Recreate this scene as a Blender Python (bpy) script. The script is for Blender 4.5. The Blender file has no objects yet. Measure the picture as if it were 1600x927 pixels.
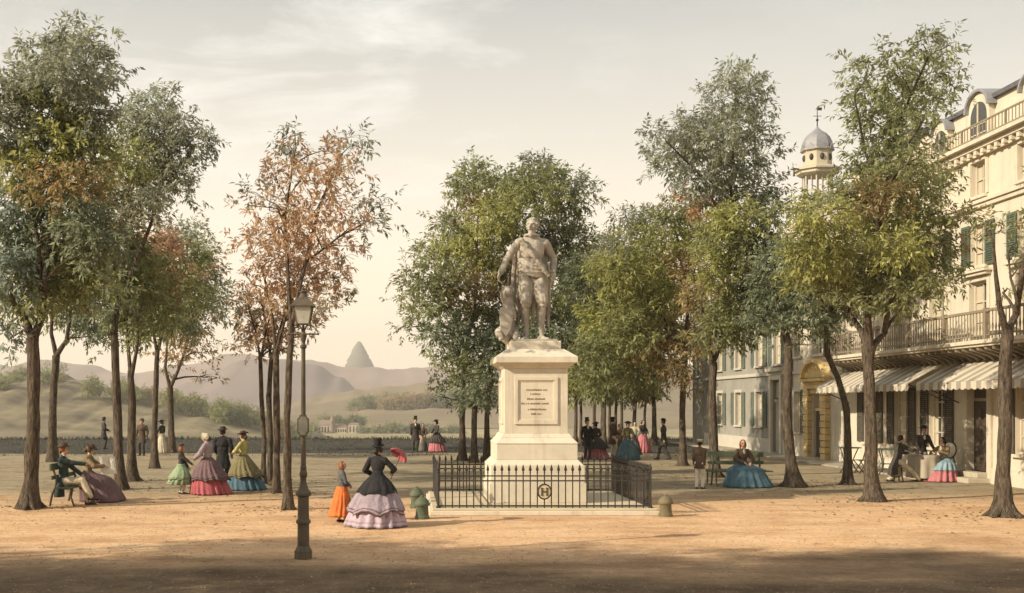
import bpy, math, random
import numpy as np
from mathutils import Vector, Matrix, noise as mnoise

scene = bpy.context.scene
COL = scene.collection
R = math.radians
PI = math.pi
F, CX, HY, EYE = 1740.0, 640.0, 632.0, 2.5      # photograph's focal length (px), vanishing point, horizon, eye height


def P(px, py, Y):
    """a point of the photograph at distance Y"""
    return Vector(((px - CX) * Y / F, Y, EYE + (HY - py) * Y / F))


def G(px, py):
    """the ground point seen at a pixel"""
    Y = EYE * F / (py - HY)
    return Vector(((px - CX) * Y / F, Y, 0.0))


# ------------------------------------------------------------------ materials
MATS = {}


def nd(nt, t, **kw):
    n = nt.nodes.new(t)
    for k, v in kw.items():
        setattr(n, k, v)
    return n


def mat(name, col, rough=0.8, var=0.18, scale=6.0, bump=0.15, bscale=30.0, spec=0.3, metal=0.0, stretch=(1, 1, 1),
        col2=None, dist=0.01, streak=0.0):
    """procedural material: base colour broken up by two noises, and a noise bump"""
    if name in MATS:
        return MATS[name]
    m = bpy.data.materials.new(name)
    m.use_nodes = True
    nt = m.node_tree
    b = nt.nodes['Principled BSDF']
    b.inputs['Roughness'].default_value = rough
    b.inputs['Specular IOR Level'].default_value = spec
    b.inputs['Metallic'].default_value = metal
    tc = nd(nt, 'ShaderNodeTexCoord')
    mp = nd(nt, 'ShaderNodeMapping')
    mp.inputs['Scale'].default_value = stretch
    nt.links.new(tc.outputs['Object'], mp.inputs['Vector'])
    n1 = nd(nt, 'ShaderNodeTexNoise')
    n1.inputs['Scale'].default_value = scale
    n1.inputs['Detail'].default_value = 6
    n1.inputs['Roughness'].default_value = 0.65
    nt.links.new(mp.outputs[0], n1.inputs['Vector'])
    cr = nd(nt, 'ShaderNodeValToRGB')
    c = Vector(col)
    c2 = Vector(col2) if col2 else c
    cr.color_ramp.elements[0].position = 0.28
    cr.color_ramp.elements[1].position = 0.72
    lo = c * (1 - var)
    hi = c2 * (1 + var)
    cr.color_ramp.elements[0].color = (*lo, 1)
    cr.color_ramp.elements[1].color = (*hi, 1)
    nt.links.new(n1.outputs['Fac'], cr.inputs['Fac'])
    nt.links.new(cr.outputs['Color'], b.inputs['Base Color'])
    if streak > 0:
        # rain streaks and weathered patches
        ms_ = nd(nt, 'ShaderNodeMapping')
        ms_.inputs['Scale'].default_value = (2.6, 2.6, 0.22)
        nt.links.new(tc.outputs['Object'], ms_.inputs['Vector'])
        last = cr.outputs['Color']
        for src, sc_, p0, p1, k_ in ((ms_.outputs[0], 1.6, .52, .72, streak), (tc.outputs['Object'], .55, .5, .7, streak * .7)):
            n3 = nd(nt, 'ShaderNodeTexNoise')
            n3.inputs['Scale'].default_value = sc_
            n3.inputs['Detail'].default_value = 8
            n3.inputs['Roughness'].default_value = 0.7
            nt.links.new(src, n3.inputs['Vector'])
            mr_ = nd(nt, 'ShaderNodeMapRange')
            mr_.inputs['From Min'].default_value = p0
            mr_.inputs['From Max'].default_value = p1
            mr_.inputs['To Max'].default_value = k_
            nt.links.new(n3.outputs['Fac'], mr_.inputs['Value'])
            mxx = nd(nt, 'ShaderNodeMix', data_type='RGBA', blend_type='MULTIPLY')
            nt.links.new(mr_.outputs[0], mxx.inputs['Factor'])
            nt.links.new(last, mxx.inputs['A'])
            mxx.inputs['B'].default_value = (.42, .40, .36, 1)
            last = mxx.outputs['Result']
        nt.links.new(last, b.inputs['Base Color'])
    if bump > 0:
        n2 = nd(nt, 'ShaderNodeTexNoise')
        n2.inputs['Scale'].default_value = bscale
        n2.inputs['Detail'].default_value = 5
        nt.links.new(mp.outputs[0], n2.inputs['Vector'])
        bp = nd(nt, 'ShaderNodeBump')
        bp.inputs['Strength'].default_value = bump
        bp.inputs['Distance'].default_value = dist
        nt.links.new(n2.outputs['Fac'], bp.inputs['Height'])
        nt.links.new(bp.outputs[0], b.inputs['Normal'])
    MATS[name] = m
    return m


# ------------------------------------------------------------------ mesh builder
class MB:
    def __init__(self):
        self.v = []
        self.f = []
        self.mi = []

    def add(self, verts, faces, mi=0):
        o = len(self.v)
        self.v.extend([tuple(p) for p in verts])
        self.f.extend([tuple(i + o for i in f) for f in faces])
        self.mi.extend([mi] * len(faces))

    def box(self, x0, x1, y0, y1, z0, z1, mi=0):
        x0, x1 = min(x0, x1), max(x0, x1)
        y0, y1 = min(y0, y1), max(y0, y1)
        z0, z1 = min(z0, z1), max(z0, z1)
        v = [(x0, y0, z0), (x1, y0, z0), (x1, y1, z0), (x0, y1, z0), (x0, y0, z1), (x1, y0, z1), (x1, y1, z1), (x0, y1, z1)]
        f = [(3, 2, 1, 0), (4, 5, 6, 7), (0, 1, 5, 4), (1, 2, 6, 5), (2, 3, 7, 6), (3, 0, 4, 7)]
        self.add(v, f, mi)

    def bar(self, a, b, w, h, up=(0, 0, 1), mi=0):
        a, b = Vector(a), Vector(b)
        d = (b - a).normalized()
        s = d.cross(Vector(up))
        if s.length < 1e-4:
            s = d.cross(Vector((1, 0, 0)))
        s.normalize()
        u = s.cross(d)
        s = s * w / 2
        u = u * h / 2
        v = [a - s - u, a + s - u, a + s + u, a - s + u, b - s - u, b + s - u, b + s + u, b - s + u]
        self.add(v, [(0, 1, 2, 3), (7, 6, 5, 4), (4, 5, 1, 0), (5, 6, 2, 1), (6, 7, 3, 2), (7, 4, 0, 3)], mi)

    def frustum(self, x0, x1, y0, y1, z0, X0, X1, Y0, Y1, z1, mi=0):
        v = [(x0, y0, z0), (x1, y0, z0), (x1, y1, z0), (x0, y1, z0), (X0, Y0, z1), (X1, Y0, z1), (X1, Y1, z1), (X0, Y1, z1)]
        f = [(3, 2, 1, 0), (4, 5, 6, 7), (0, 1, 5, 4), (1, 2, 6, 5), (2, 3, 7, 6), (3, 0, 4, 7)]
        self.add(v, f, mi)

    def loft(self, rings, cap0=True, cap1=True, mi=0):
        n = len(rings[0])
        v = [p for r in rings for p in r]
        f = []
        for i in range(len(rings) - 1):
            for j in range(n):
                k = (j + 1) % n
                f.append((i * n + j, i * n + k, (i + 1) * n + k, (i + 1) * n + j))
        if cap0:
            f.append(tuple(range(n - 1, -1, -1)))
        if cap1:
            f.append(tuple((len(rings) - 1) * n + j for j in range(n)))
        self.add(v, f, mi)

    def lathe(self, prof, c=(0, 0, 0), n=24, rot=0.0, axis=None, mi=0):
        """prof: list of (radius, height)"""
        c = Vector(c)
        M = Matrix.Identity(3)
        if axis is not None:
            M = Vector((0, 0, 1)).rotation_difference(Vector(axis)).to_matrix()
        rings = []
        for r, z in prof:
            r = max(r, 1e-4)
            rings.append([c + M @ Vector((r * math.cos(rot + 2 * PI * j / n), r * math.sin(rot + 2 * PI * j / n), z)) for j in range(n)])
        self.loft(rings, mi=mi)

    def tube(self, pts, radii, n=8, mi=0, wob=0.0, seed=0):
        pts = [Vector(p) for p in pts]
        if not hasattr(radii, '__len__'):
            radii = [radii] * len(pts)
        rings = []
        prev = None
        for i, p in enumerate(pts):
            d = (pts[min(i + 1, len(pts) - 1)] - pts[max(i - 1, 0)])
            d = d.normalized() if d.length > 1e-9 else Vector((0, 0, 1))
            if prev is None:
                s = d.cross(Vector((0.3, 1, 0.1)))
                if s.length < 1e-3:
                    s = d.cross(Vector((1, 0, 0)))
            else:
                s = prev - d * prev.dot(d)
            s.normalize()
            prev = s
            t = d.cross(s)
            ring = []
            for j in range(n):
                a = 2 * PI * j / n
                r = radii[i]
                if wob:
                    r *= 1 + wob * mnoise.noise(Vector((math.cos(a) * 1.7 + seed, math.sin(a) * 1.7, p.z * 1.3 + i * 0.11)))
                ring.append(p + s * (r * math.cos(a)) + t * (r * math.sin(a)))
            rings.append(ring)
        self.loft(rings, mi=mi)

    def ell(self, c, r, rot=None, nu=16, nv=10, mi=0):
        c = Vector(c)
        if not hasattr(r, '__len__'):
            r = (r, r, r)
        v = []
        M = rot if rot is not None else Matrix.Identity(3)
        v.append(c + M @ Vector((0, 0, -r[2])))
        for i in range(1, nv):
            ph = -PI / 2 + PI * i / nv
            for j in range(nu):
                a = 2 * PI * j / nu
                v.append(c + M @ Vector((r[0] * math.cos(ph) * math.cos(a), r[1] * math.cos(ph) * math.sin(a), r[2] * math.sin(ph))))
        v.append(c + M @ Vector((0, 0, r[2])))
        f = []
        for j in range(nu):
            f.append((0, 1 + (j + 1) % nu, 1 + j))
        for i in range(nv - 2):
            for j in range(nu):
                a = 1 + i * nu + j
                b = 1 + i * nu + (j + 1) % nu
                f.append((a, b, b + nu, a + nu))
        t = len(v) - 1
        o = 1 + (nv - 2) * nu
        for j in range(nu):
            f.append((o + j, o + (j + 1) % nu, t))
        self.add(v, f, mi)

    def cap(self, a, b, ra, rb, n=14, mi=0):
        """tapered capsule"""
        a, b = Vector(a), Vector(b)
        d = b - a
        L = d.length
        if L < 1e-6:
            return self.ell(a, ra)
        prof = []
        for k in range(6):
            t = -PI / 2 + (PI / 2) * k / 5
            prof.append((ra * math.cos(t), ra * math.sin(t)))
        for k in range(6):
            t = (PI / 2) * k / 5
            prof.append((rb * math.cos(t), L + rb * math.sin(t)))
        self.lathe(prof, a, n, axis=d / L, mi=mi)

    def prism(self, poly, y0, y1, mi=0):
        """poly in (x, z), extruded along y"""
        n = len(poly)
        v = [(x, y0, z) for x, z in poly] + [(x, y1, z) for x, z in poly]
        f = [tuple(range(n)), tuple(range(2 * n - 1, n - 1, -1))]
        for j in range(n):
            k = (j + 1) % n
            f.append((k, j, n + j, n + k))
        self.add(v, f, mi)

    def mesh(self, name):
        me = bpy.data.meshes.new(name)
        me.from_pydata(self.v, [], self.f)
        if any(self.mi):
            me.polygons.foreach_set('material_index', self.mi)
        return me

    def build(self, name, m, parent=None, smooth=None, bevel=0.0, loc=None, fix=True):
        me = self.mesh(name)
        if fix:
            import bmesh
            bm = bmesh.new()
            bm.from_mesh(me)
            bmesh.ops.recalc_face_normals(bm, faces=bm.faces)
            bm.to_mesh(me)
            bm.free()
        return link(name, me, m, parent, smooth, bevel, loc)


def link(name, me, m, parent=None, smooth=None, bevel=0.0, loc=None):
    for k in (m if isinstance(m, (list, tuple)) else [m]):
        me.materials.append(k)
    if smooth is not None:
        me.polygons.foreach_set('use_smooth', [True] * len(me.polygons))
        if smooth < 179:
            me.set_sharp_from_angle(angle=R(smooth))
    o = bpy.data.objects.new(name, me)
    COL.objects.link(o)
    if parent is not None:
        o.parent = parent
    if loc is not None:
        o.location = loc
    if bevel > 0:
        b = o.modifiers.new('bevel', 'BEVEL')
        b.width = bevel
        b.segments = 2
        b.limit_method = 'ANGLE'
        b.angle_limit = R(50)
    return o


def tag(o, label=None, cat=None, group=None, kind=None):
    if label:
        o['label'] = label
    if cat:
        o['category'] = cat
    if group:
        o['group'] = group
    if kind:
        o['kind'] = kind
    return o


def thing(name, label, cat, loc=(0, 0, 0), rz=0.0, group=None):
    o = bpy.data.objects.new(name, None)
    o.empty_display_size = 0.2
    COL.objects.link(o)
    o.location = loc
    o.rotation_euler = (0, 0, rz)
    return tag(o, label, cat, group)


def dup(root, loc, rz=None, label=None, scale=None):
    def cp(o, par):
        c = o.copy()
        COL.objects.link(c)
        c.parent = par
        for ch in list(o.children):
            cp(ch, c)
        return c
    r = cp(root, None)
    r.location = loc
    if rz is not None:
        r.rotation_euler = (0, 0, rz)
    if scale:
        r.scale = (scale, scale, scale)
    if label:
        r['label'] = label
    return r


def structure(o):
    o['kind'] = 'structure'
    return o


# ------------------------------------------------------------------ camera
cam_d = bpy.data.cameras.new('camera')
cam = bpy.data.objects.new('camera', cam_d)
COL.objects.link(cam)
cam.location = (0, 0, EYE)
cam.rotation_euler = (R(90), 0, 0)
cam_d.sensor_width = 36
cam_d.sensor_fit = 'HORIZONTAL'
cam_d.lens = 36 * F / 1600
cam_d.shift_x = (800 - CX) / 1600
cam_d.shift_y = (HY - 463.5) / 1600
cam_d.clip_end = 9000
cam_d.clip_start = 0.1
scene.camera = cam

# ------------------------------------------------------------------ light
SUN_EL, SUN_AZ = R(28), R(25)           # light travels towards +X and a little away from the camera
sd = bpy.data.lights.new('sun', 'SUN')
sd.energy = 5.0
sd.angle = R(0.55)
sd.color = (1.0, 0.87, 0.68)
sun = bpy.data.objects.new('sun', sd)
COL.objects.link(sun)
ldir = Vector((math.cos(SUN_EL) * math.cos(SUN_AZ), math.cos(SUN_EL) * math.sin(SUN_AZ), -math.sin(SUN_EL)))
sun.rotation_euler = ldir.to_track_quat('-Z', 'Y').to_euler()
sun.location = (-40, 0, 40)

w = bpy.data.worlds.new('World')
scene.world = w
w.use_nodes = True
nt = w.node_tree
nt.nodes.clear()
L = nt.links.new
out = nd(nt, 'ShaderNodeOutputWorld')
sky = nd(nt, 'ShaderNodeTexSky', sky_type='NISHITA')
sky.sun_disc = False
sky.sun_elevation = SUN_EL
to_sun = -ldir
sky.sun_rotation = math.atan2(to_sun.x, to_sun.y)
bg1 = nd(nt, 'ShaderNodeBackground')
bg1.inputs['Strength'].default_value = 0.10
L(sky.outputs[0], bg1.inputs['Color'])
# thin high overcast: cream towards the horizon, greyer overhead, streaked with paler cloud
tc = nd(nt, 'ShaderNodeTexCoord')
sx = nd(nt, 'ShaderNodeSeparateXYZ')
L(tc.outputs['Generated'], sx.inputs[0])
ramp = nd(nt, 'ShaderNodeValToRGB')
e = ramp.color_ramp.elements
e[0].position, e[0].color = 0.0, (1.18, 0.94, 0.66, 1)
e[1].position, e[1].color = 1.0, (0.48, 0.49, 0.50, 1)
for p, c in ((0.05, (1.15, 0.95, 0.69, 1)), (0.14, (0.97, 0.83, 0.64, 1)), (0.24, (0.70, 0.655, 0.555, 1)), (0.35, (0.455, 0.45, 0.42, 1))):
    k = e.new(p)
    k.color = c
L(sx.outputs['Z'], ramp.inputs['Fac'])
mp = nd(nt, 'ShaderNodeMapping')
mp.inputs['Scale'].default_value = (2.2, 2.2, 9.0)
mp.inputs['Rotation'].default_value = (0, R(9), 0)
L(tc.outputs['Generated'], mp.inputs['Vector'])
cn = nd(nt, 'ShaderNodeTexNoise')
cn.inputs['Scale'].default_value = 2.1
cn.inputs['Detail'].default_value = 9
cn.inputs['Roughness'].default_value = 0.62
cn.inputs['Distortion'].default_value = 0.4
L(mp.outputs[0], cn.inputs['Vector'])
cmask = nd(nt, 'ShaderNodeMapRange')
cmask.inputs['From Min'].default_value = 0.49
cmask.inputs['From Max'].default_value = 0.84
L(cn.outputs['Fac'], cmask.inputs['Value'])
zr = nd(nt, 'ShaderNodeMapRange')
zr.inputs['From Min'].default_value = 0.12
zr.inputs['From Max'].default_value = 0.27
L(sx.outputs['Z'], zr.inputs['Value'])
# the bright bank of cloud stands ahead and a little left
dot = nd(nt, 'ShaderNodeVectorMath', operation='DOT_PRODUCT')
dot.inputs[1].default_value = Vector((-0.10, 0.95, 0.28)).normalized()
L(tc.outputs['Generated'], dot.inputs[0])
dm = nd(nt, 'ShaderNodeMapRange')
dm.inputs['From Min'].default_value = 0.955
dm.inputs['From Max'].default_value = 0.995
dm.inputs['To Min'].default_value = 0.12
L(dot.outputs['Value'], dm.inputs['Value'])
m1 = nd(nt, 'ShaderNodeMath', operation='MULTIPLY')
L(cmask.outputs[0], m1.inputs[0])
L(zr.outputs[0], m1.inputs[1])
m2 = nd(nt, 'ShaderNodeMath', operation='MULTIPLY')
L(m1.outputs[0], m2.inputs[0])
L(dm.outputs[0], m2.inputs[1])
mx = nd(nt, 'ShaderNodeMix', data_type='RGBA')
L(m2.outputs[0], mx.inputs['Factor'])
L(ramp.outputs[0], mx.inputs['A'])
mx.inputs['B'].default_value = (1.05, 1.01, 0.92, 1)
bg2 = nd(nt, 'ShaderNodeBackground')
bg2.inputs['Strength'].default_value = 1.0
L(mx.outputs['Result'], bg2.inputs['Color'])
ms = nd(nt, 'ShaderNodeMixShader')
ms.inputs[0].default_value = 0.90
L(bg1.outputs[0], ms.inputs[1])
L(bg2.outputs[0], ms.inputs[2])
L(ms.outputs[0], out.inputs['Surface'])

scene.view_settings.view_transform = 'Standard'
scene.view_settings.look = 'None'
scene.view_settings.gamma = 1.0
scene.view_settings.exposure = 0.50
scene.view_settings.use_curve_mapping = False
scene.render.engine = 'CYCLES'
scene.cycles.use_denoising = True
scene.cycles.max_bounces = 6
scene.cycles.diffuse_bounces = 4
scene.cycles.glossy_bounces = 2
scene.cycles.transmission_bounces = 3
scene.cycles.transparent_max_bounces = 4
scene.cycles.volume_bounces = 0
scene.cycles.use_adaptive_sampling = True
scene.cycles.adaptive_threshold = 0.02
# ================================================================== ground and distance
rnd = random.Random(5)


def ground_material():
    m = bpy.data.materials.new('sand_and_gravel')
    m.use_nodes = True
    nt = m.node_tree
    L = nt.links.new
    b = nt.nodes['Principled BSDF']
    b.inputs['Roughness'].default_value = 0.95
    b.inputs['Specular IOR Level'].default_value = 0.1
    tc = nd(nt, 'ShaderNodeTexCoord')

    def noise(scale, detail=6, rough=0.6, stretch=None):
        n = nd(nt, 'ShaderNodeTexNoise')
        n.inputs['Scale'].default_value = scale
        n.inputs['Detail'].default_value = detail
        n.inputs['Roughness'].default_value = rough
        if stretch:
            mp = nd(nt, 'ShaderNodeMapping')
            mp.inputs['Scale'].default_value = stretch
            L(tc.outputs['Object'], mp.inputs['Vector'])
            L(mp.outputs[0], n.inputs['Vector'])
        else:
            L(tc.outputs['Object'], n.inputs['Vector'])
        return n

    def ramp(src, stops):
        r = nd(nt, 'ShaderNodeValToRGB')
        e = r.color_ramp.elements
        e[0].position, e[0].color = stops[0][0], (*stops[0][1], 1)
        e[1].position, e[1].color = stops[-1][0], (*stops[-1][1], 1)
        for p, c in stops[1:-1]:
            k = e.new(p)
            k.color = (*c, 1)
        L(src, r.inputs['Fac'])
        return r

    def mix(f, a, bb, mode='MIX'):
        x = nd(nt, 'ShaderNodeMix', data_type='RGBA', blend_type=mode)
        if isinstance(f, float):
            x.inputs['Factor'].default_value = f
        else:
            L(f, x.inputs['Factor'])
        L(a, x.inputs['A'])
        L(bb, x.inputs['B'])
        return x.outputs['Result']

    # sandy promenade in front, grey gravel under the trees and beyond
    sand = ramp(noise(0.9, 8, 0.65).outputs['Fac'], [(0.3, (0.54, 0.33, 0.175)), (0.5, (0.64, 0.42, 0.24)), (0.7, (0.69, 0.49, 0.30))])
    grav = ramp(noise(1.6, 8, 0.7).outputs['Fac'], [(0.3, (0.22, 0.175, 0.108)), (0.5, (0.31, 0.255, 0.168)), (0.7, (0.40, 0.335, 0.225))])
    fore_shade = ramp(noise(1.3, 8, 0.7).outputs['Fac'], [(0.3, (0.105, 0.075, 0.048)), (0.5, (0.175, 0.122, 0.075)), (0.7, (0.24, 0.17, 0.105))])  # dark near strip: foreground shade painted into the ground colour
    sx = nd(nt, 'ShaderNodeSeparateXYZ')
    L(tc.outputs['Object'], sx.inputs[0])
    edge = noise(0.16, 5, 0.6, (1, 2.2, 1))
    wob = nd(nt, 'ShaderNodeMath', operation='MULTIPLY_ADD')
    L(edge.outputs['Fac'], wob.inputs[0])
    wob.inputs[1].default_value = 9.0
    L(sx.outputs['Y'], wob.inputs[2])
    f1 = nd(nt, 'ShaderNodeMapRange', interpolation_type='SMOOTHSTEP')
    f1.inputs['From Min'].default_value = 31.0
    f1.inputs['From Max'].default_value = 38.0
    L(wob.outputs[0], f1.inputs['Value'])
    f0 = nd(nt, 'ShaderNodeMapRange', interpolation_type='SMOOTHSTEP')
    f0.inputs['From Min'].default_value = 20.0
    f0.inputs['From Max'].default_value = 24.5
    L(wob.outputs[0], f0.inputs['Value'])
    c = mix(f0.outputs[0], fore_shade.outputs[0], sand.outputs[0])
    c = mix(f1.outputs[0], c, grav.outputs[0])
    # speckle of grit
    v = nd(nt, 'ShaderNodeTexVoronoi')
    v.inputs['Scale'].default_value = 16
    L(tc.outputs['Object'], v.inputs['Vector'])
    sp = ramp(v.outputs['Color'], [(0.1, (0.72, 0.72, 0.72)), (0.6, (1, 1, 1)), (0.95, (1.22, 1.2, 1.16))])
    c = mix(0.42, c, sp.outputs[0], 'MULTIPLY')
    sp2 = ramp(noise(5.5, 10, 0.8).outputs['Fac'], [(0.3, (0.62, 0.62, 0.62)), (0.55, (1, 1, 1)), (0.8, (1.2, 1.2, 1.2))])
    c = mix(0.7, c, sp2.outputs[0], 'MULTIPLY')
    # trodden and damp patches drawn out along the walk, and faint wheel ruts
    pt = ramp(noise(0.55, 7, 0.62, (0.6, 1.3, 1)).outputs['Fac'], [(0.36, (0.74, 0.68, 0.62)), (0.5, (1, 1, 1)), (0.68, (1.10, 1.08, 1.03))])
    c = mix(0.75, c, pt.outputs[0], 'MULTIPLY')
    wv = nd(nt, 'ShaderNodeTexWave', wave_type='BANDS', bands_direction='Y')
    wv.inputs['Scale'].default_value = 0.42
    wv.inputs['Distortion'].default_value = 5.0
    wv.inputs['Detail'].default_value = 4
    wv.inputs['Detail Scale'].default_value = 0.35
    L(tc.outputs['Object'], wv.inputs['Vector'])
    wr = ramp(wv.outputs['Fac'], [(0.0, (0.72, 0.68, 0.62)), (0.10, (0.94, 0.93, 0.91)), (0.22, (1, 1, 1))])
    c = mix(0.22, c, wr.outputs[0], 'MULTIPLY')
    L(c, b.inputs['Base Color'])
    bp = nd(nt, 'ShaderNodeBump')
    bp.inputs['Strength'].default_value = 0.6
    bp.inputs['Distance'].default_value = 0.03
    L(noise(9, 10, 0.75).outputs['Fac'], bp.inputs['Height'])
    L(bp.outputs[0], b.inputs['Normal'])
    return m


def zvalley(y):
    pts = [(80, 0), (95, -1.5), (130, -5), (300, -13), (600, -16), (700, -15.5), (1000, -12), (1400, -5), (3000, 6)]
    if y <= 80:
        return 0.0
    for (a, za), (b, zb) in zip(pts, pts[1:]):
        if y <= b:
            t = (y - a) / (b - a)
            return za + (zb - za) * t
    return pts[-1][1]


def sheet(name, xs, ys, zf, m):
    v = [(x, y, zf(x, y)) for y in ys for x in xs]
    n = len(xs)
    f = [(i * n + j, i * n + j + 1, (i + 1) * n + j + 1, (i + 1) * n + j) for i in range(len(ys) - 1) for j in range(n - 1)]
    me = bpy.data.meshes.new(name)
    me.from_pydata(v, [], f)
    return structure(link(name, me, m, smooth=180))


# the square, one sheet out to the terrace edge and the valley floor behind it down to the horizon
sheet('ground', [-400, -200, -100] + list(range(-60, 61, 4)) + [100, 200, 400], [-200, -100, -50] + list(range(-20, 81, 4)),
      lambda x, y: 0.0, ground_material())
xs = [i * 60.0 for i in range(-40, 41)]
ys = [80, 84, 90, 95, 105, 115, 130, 160, 200, 250, 300, 370, 440, 520, 600, 660, 700, 760, 840, 920, 1000, 1200, 1400, 1800, 2300, 3000]
m_field = mat('meadow', (0.28, 0.23, 0.115), 0.95, 0.3, 0.02, 0.0, col2=(0.31, 0.27, 0.15), stretch=(0.5, 1.0, 1))
sheet('valley', xs, ys, lambda x, y: zvalley(y) + (0 if y < 100 else 0.8 * math.sin(x * 0.011) * math.cos(y * 0.007)), m_field)


def ridge(name, D, pts, depth, base, m, step=7, amp=3.0, seed=0, back=0.6):
    """a hill range whose crest stands at distance D; pts are crest points seen in the photograph"""
    x0, x1 = pts[0][0], pts[-1][0]
    n = int((x1 - x0) / step)
    rows = 14
    verts, faces = [], []
    for i in range(n + 1):
        px = x0 + (x1 - x0) * i / n
        for (a, ya), (b, yb) in zip(pts, pts[1:]):
            if a <= px <= b:
                t = (px - a) / (b - a)
                t = t * t * (3 - 2 * t)
                py = ya + (yb - ya) * t
                break
        p = P(px, py, D)
        top = p.z + amp * mnoise.fractal(Vector((px * 0.02 + seed, seed, 0)), 1, 2, 4)
        for j in range(rows + 1):
            s = j / rows                                   # 0 front foot .. crest .. back foot
            if s <= 0.75:
                t = s / 0.75
                y = D - depth * (1 - t)
                h = t ** 1.25
            else:
                t = (s - 0.75) / 0.25
                y = D + depth * back * t
                h = 1 - t * t
            wob = amp * 1.6 * mnoise.fractal(Vector((p.x * 0.012 + seed, y * 0.012, 3)), 1, 2, 4) * (1 - h) * h * 3
            verts.append((p.x, y, base + (top - base) * h + wob))
    k = rows + 1
    for i in range(n):
        for j in range(rows):
            faces.append((i * k + j, (i + 1) * k + j, (i + 1) * k + j + 1, i * k + j + 1))
    me = bpy.data.meshes.new(name)
    me.from_pydata(verts, [], faces)
    return structure(link(name, me, m, smooth=180))


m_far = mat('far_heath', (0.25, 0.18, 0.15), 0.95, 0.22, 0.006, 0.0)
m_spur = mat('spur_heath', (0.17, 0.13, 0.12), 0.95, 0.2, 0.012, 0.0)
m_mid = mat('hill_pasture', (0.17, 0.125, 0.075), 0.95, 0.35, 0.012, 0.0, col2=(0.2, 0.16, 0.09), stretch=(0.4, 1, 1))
m_left = mat('hill_scrub', (0.115, 0.095, 0.06), 0.95, 0.5, 0.06, 0.0, col2=(0.20, 0.165, 0.095))
m_cone = mat('cone_grass', (0.15, 0.15, 0.125), 0.95, 0.2, 0.02, 0.0)
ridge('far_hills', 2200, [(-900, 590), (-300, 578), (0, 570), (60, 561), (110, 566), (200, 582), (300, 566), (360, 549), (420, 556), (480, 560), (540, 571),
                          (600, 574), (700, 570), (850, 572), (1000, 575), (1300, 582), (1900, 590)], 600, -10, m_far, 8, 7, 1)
ridge('spur_hill', 1750, [(250, 612), (320, 590), (380, 560), (440, 560), (490, 566), (530, 590), (565, 612)], 260, -5, m_spur, 4, 4, 2)
ridge('middle_hills', 1100, [(330, 668), (390, 652), (450, 630), (500, 617), (560, 607), (620, 601), (700, 592), (800, 586), (1000, 590), (1400, 600), (1900, 610)],
      330, -14, m_mid, 7, 4, 3)
ridge('scrub_hill', 480, [(-700, 600), (-300, 586), (0, 592), (60, 581), (110, 590), (160, 604), (230, 612), (280, 620), (330, 636), (400, 655), (470, 678), (500, 686)],
      180, -15, m_left, 5, 2.2, 4)
# the steep grassy cone that stands on the skyline
mb = MB()
c = P(561, 577, 2480)
prof0 = [(44, -40), (35, -10), (32, 2), (28, 13), (22, 27), (15, 42), (9, 53), (4, 60), (0.5, 62)]
prof = []
for (ra, za), (rb, zb) in zip(prof0, prof0[1:]):
    prof += [(ra + (rb - ra) * j / 6, za + (zb - za) * j / 6) for j in range(6)]
prof.append(prof0[-1])
rings = []
for r, z in prof:
    rings.append([Vector((c.x + r * (1 + 0.16 * mnoise.fractal(Vector((math.cos(a) * 3.5, math.sin(a) * 3.5, z * 0.14)), .7, 2, 6)) * math.cos(a), c.y + r * math.sin(a), c.z + z))
                  for a in [2 * PI * j / 90 for j in range(90)]])
mb.loft(rings)
structure(mb.build('cone_hill', m_cone, smooth=180))

# strip of rough lawn along the terrace edge
m_lawn = mat('rough_lawn', (0.044, 0.043, 0.036), 0.95, 0.35, 1.2, 0.5, 12, 0.1, col2=(0.066, 0.063, 0.05), dist=0.05)
lx = [-70 + 1.5 * i for i in range(95)]
v, f = [], []
for x in lx:
    e0 = 57 + 3.2 * mnoise.fractal(Vector((x * 0.09, 7, 0)), 1, 2, 4)
    v += [(x, e0, 0.004), (x, 68, 0.006), (x, 79.6, 0.008)]
for i in range(len(lx) - 1):
    for j in range(2):
        f.append((i * 3 + j, (i + 1) * 3 + j, (i + 1) * 3 + j + 1, i * 3 + j + 1))
me = bpy.data.meshes.new('lawn')
me.from_pydata(v, [], f)
structure(link('lawn', me, m_lawn, smooth=180))


def blades(name, n, spot, m, hmin, hmax, wd, label, cat, seed):
    """many grass blades as one countless mesh"""
    r = np.random.default_rng(seed)
    pts = np.array([spot(r) for _ in range(n)])
    a = r.uniform(0, 2 * PI, n)
    h = r.uniform(hmin, hmax, n)
    lean = r.normal(0, 0.35, (n, 2)) * h[:, None]
    s = np.stack([np.cos(a), np.sin(a), np.zeros(n)], 1) * (wd / 2)
    V = np.empty((n, 3, 3))
    V[:, 0] = pts - s
    V[:, 1] = pts + s
    V[:, 2] = pts
    V[:, 2, :2] += lean
    V[:, 2, 2] += h
    me = bpy.data.meshes.new(name)
    me.from_pydata(V.reshape(-1, 3).tolist(), [], [(3 * i, 3 * i + 1, 3 * i + 2) for i in range(n)])
    return tag(link(name, me, m), label, cat, kind='stuff')


m_grass = mat('grass_blade', (0.055, 0.052, 0.04), 0.9, 0.3, 0.6, 0.0, col2=(0.095, 0.085, 0.06))
blades('grass', 30000, lambda r: (r.uniform(-34, 31), 79.5 - 26 * r.uniform() ** 1.5, 0.0), m_grass, 0.03, 0.10, 0.035,
       'short rough grass along the far edge of the square', 'grass', 3)

blades('weeds', 6000, lambda r: (r.uniform(-40, 31), 79.6 - abs(r.normal(0, .5)) - .0, 0.0), m_grass, 0.08, 0.34, 0.05,
       'ragged weeds along the far edge of the terrace', 'weeds', 4)
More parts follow.
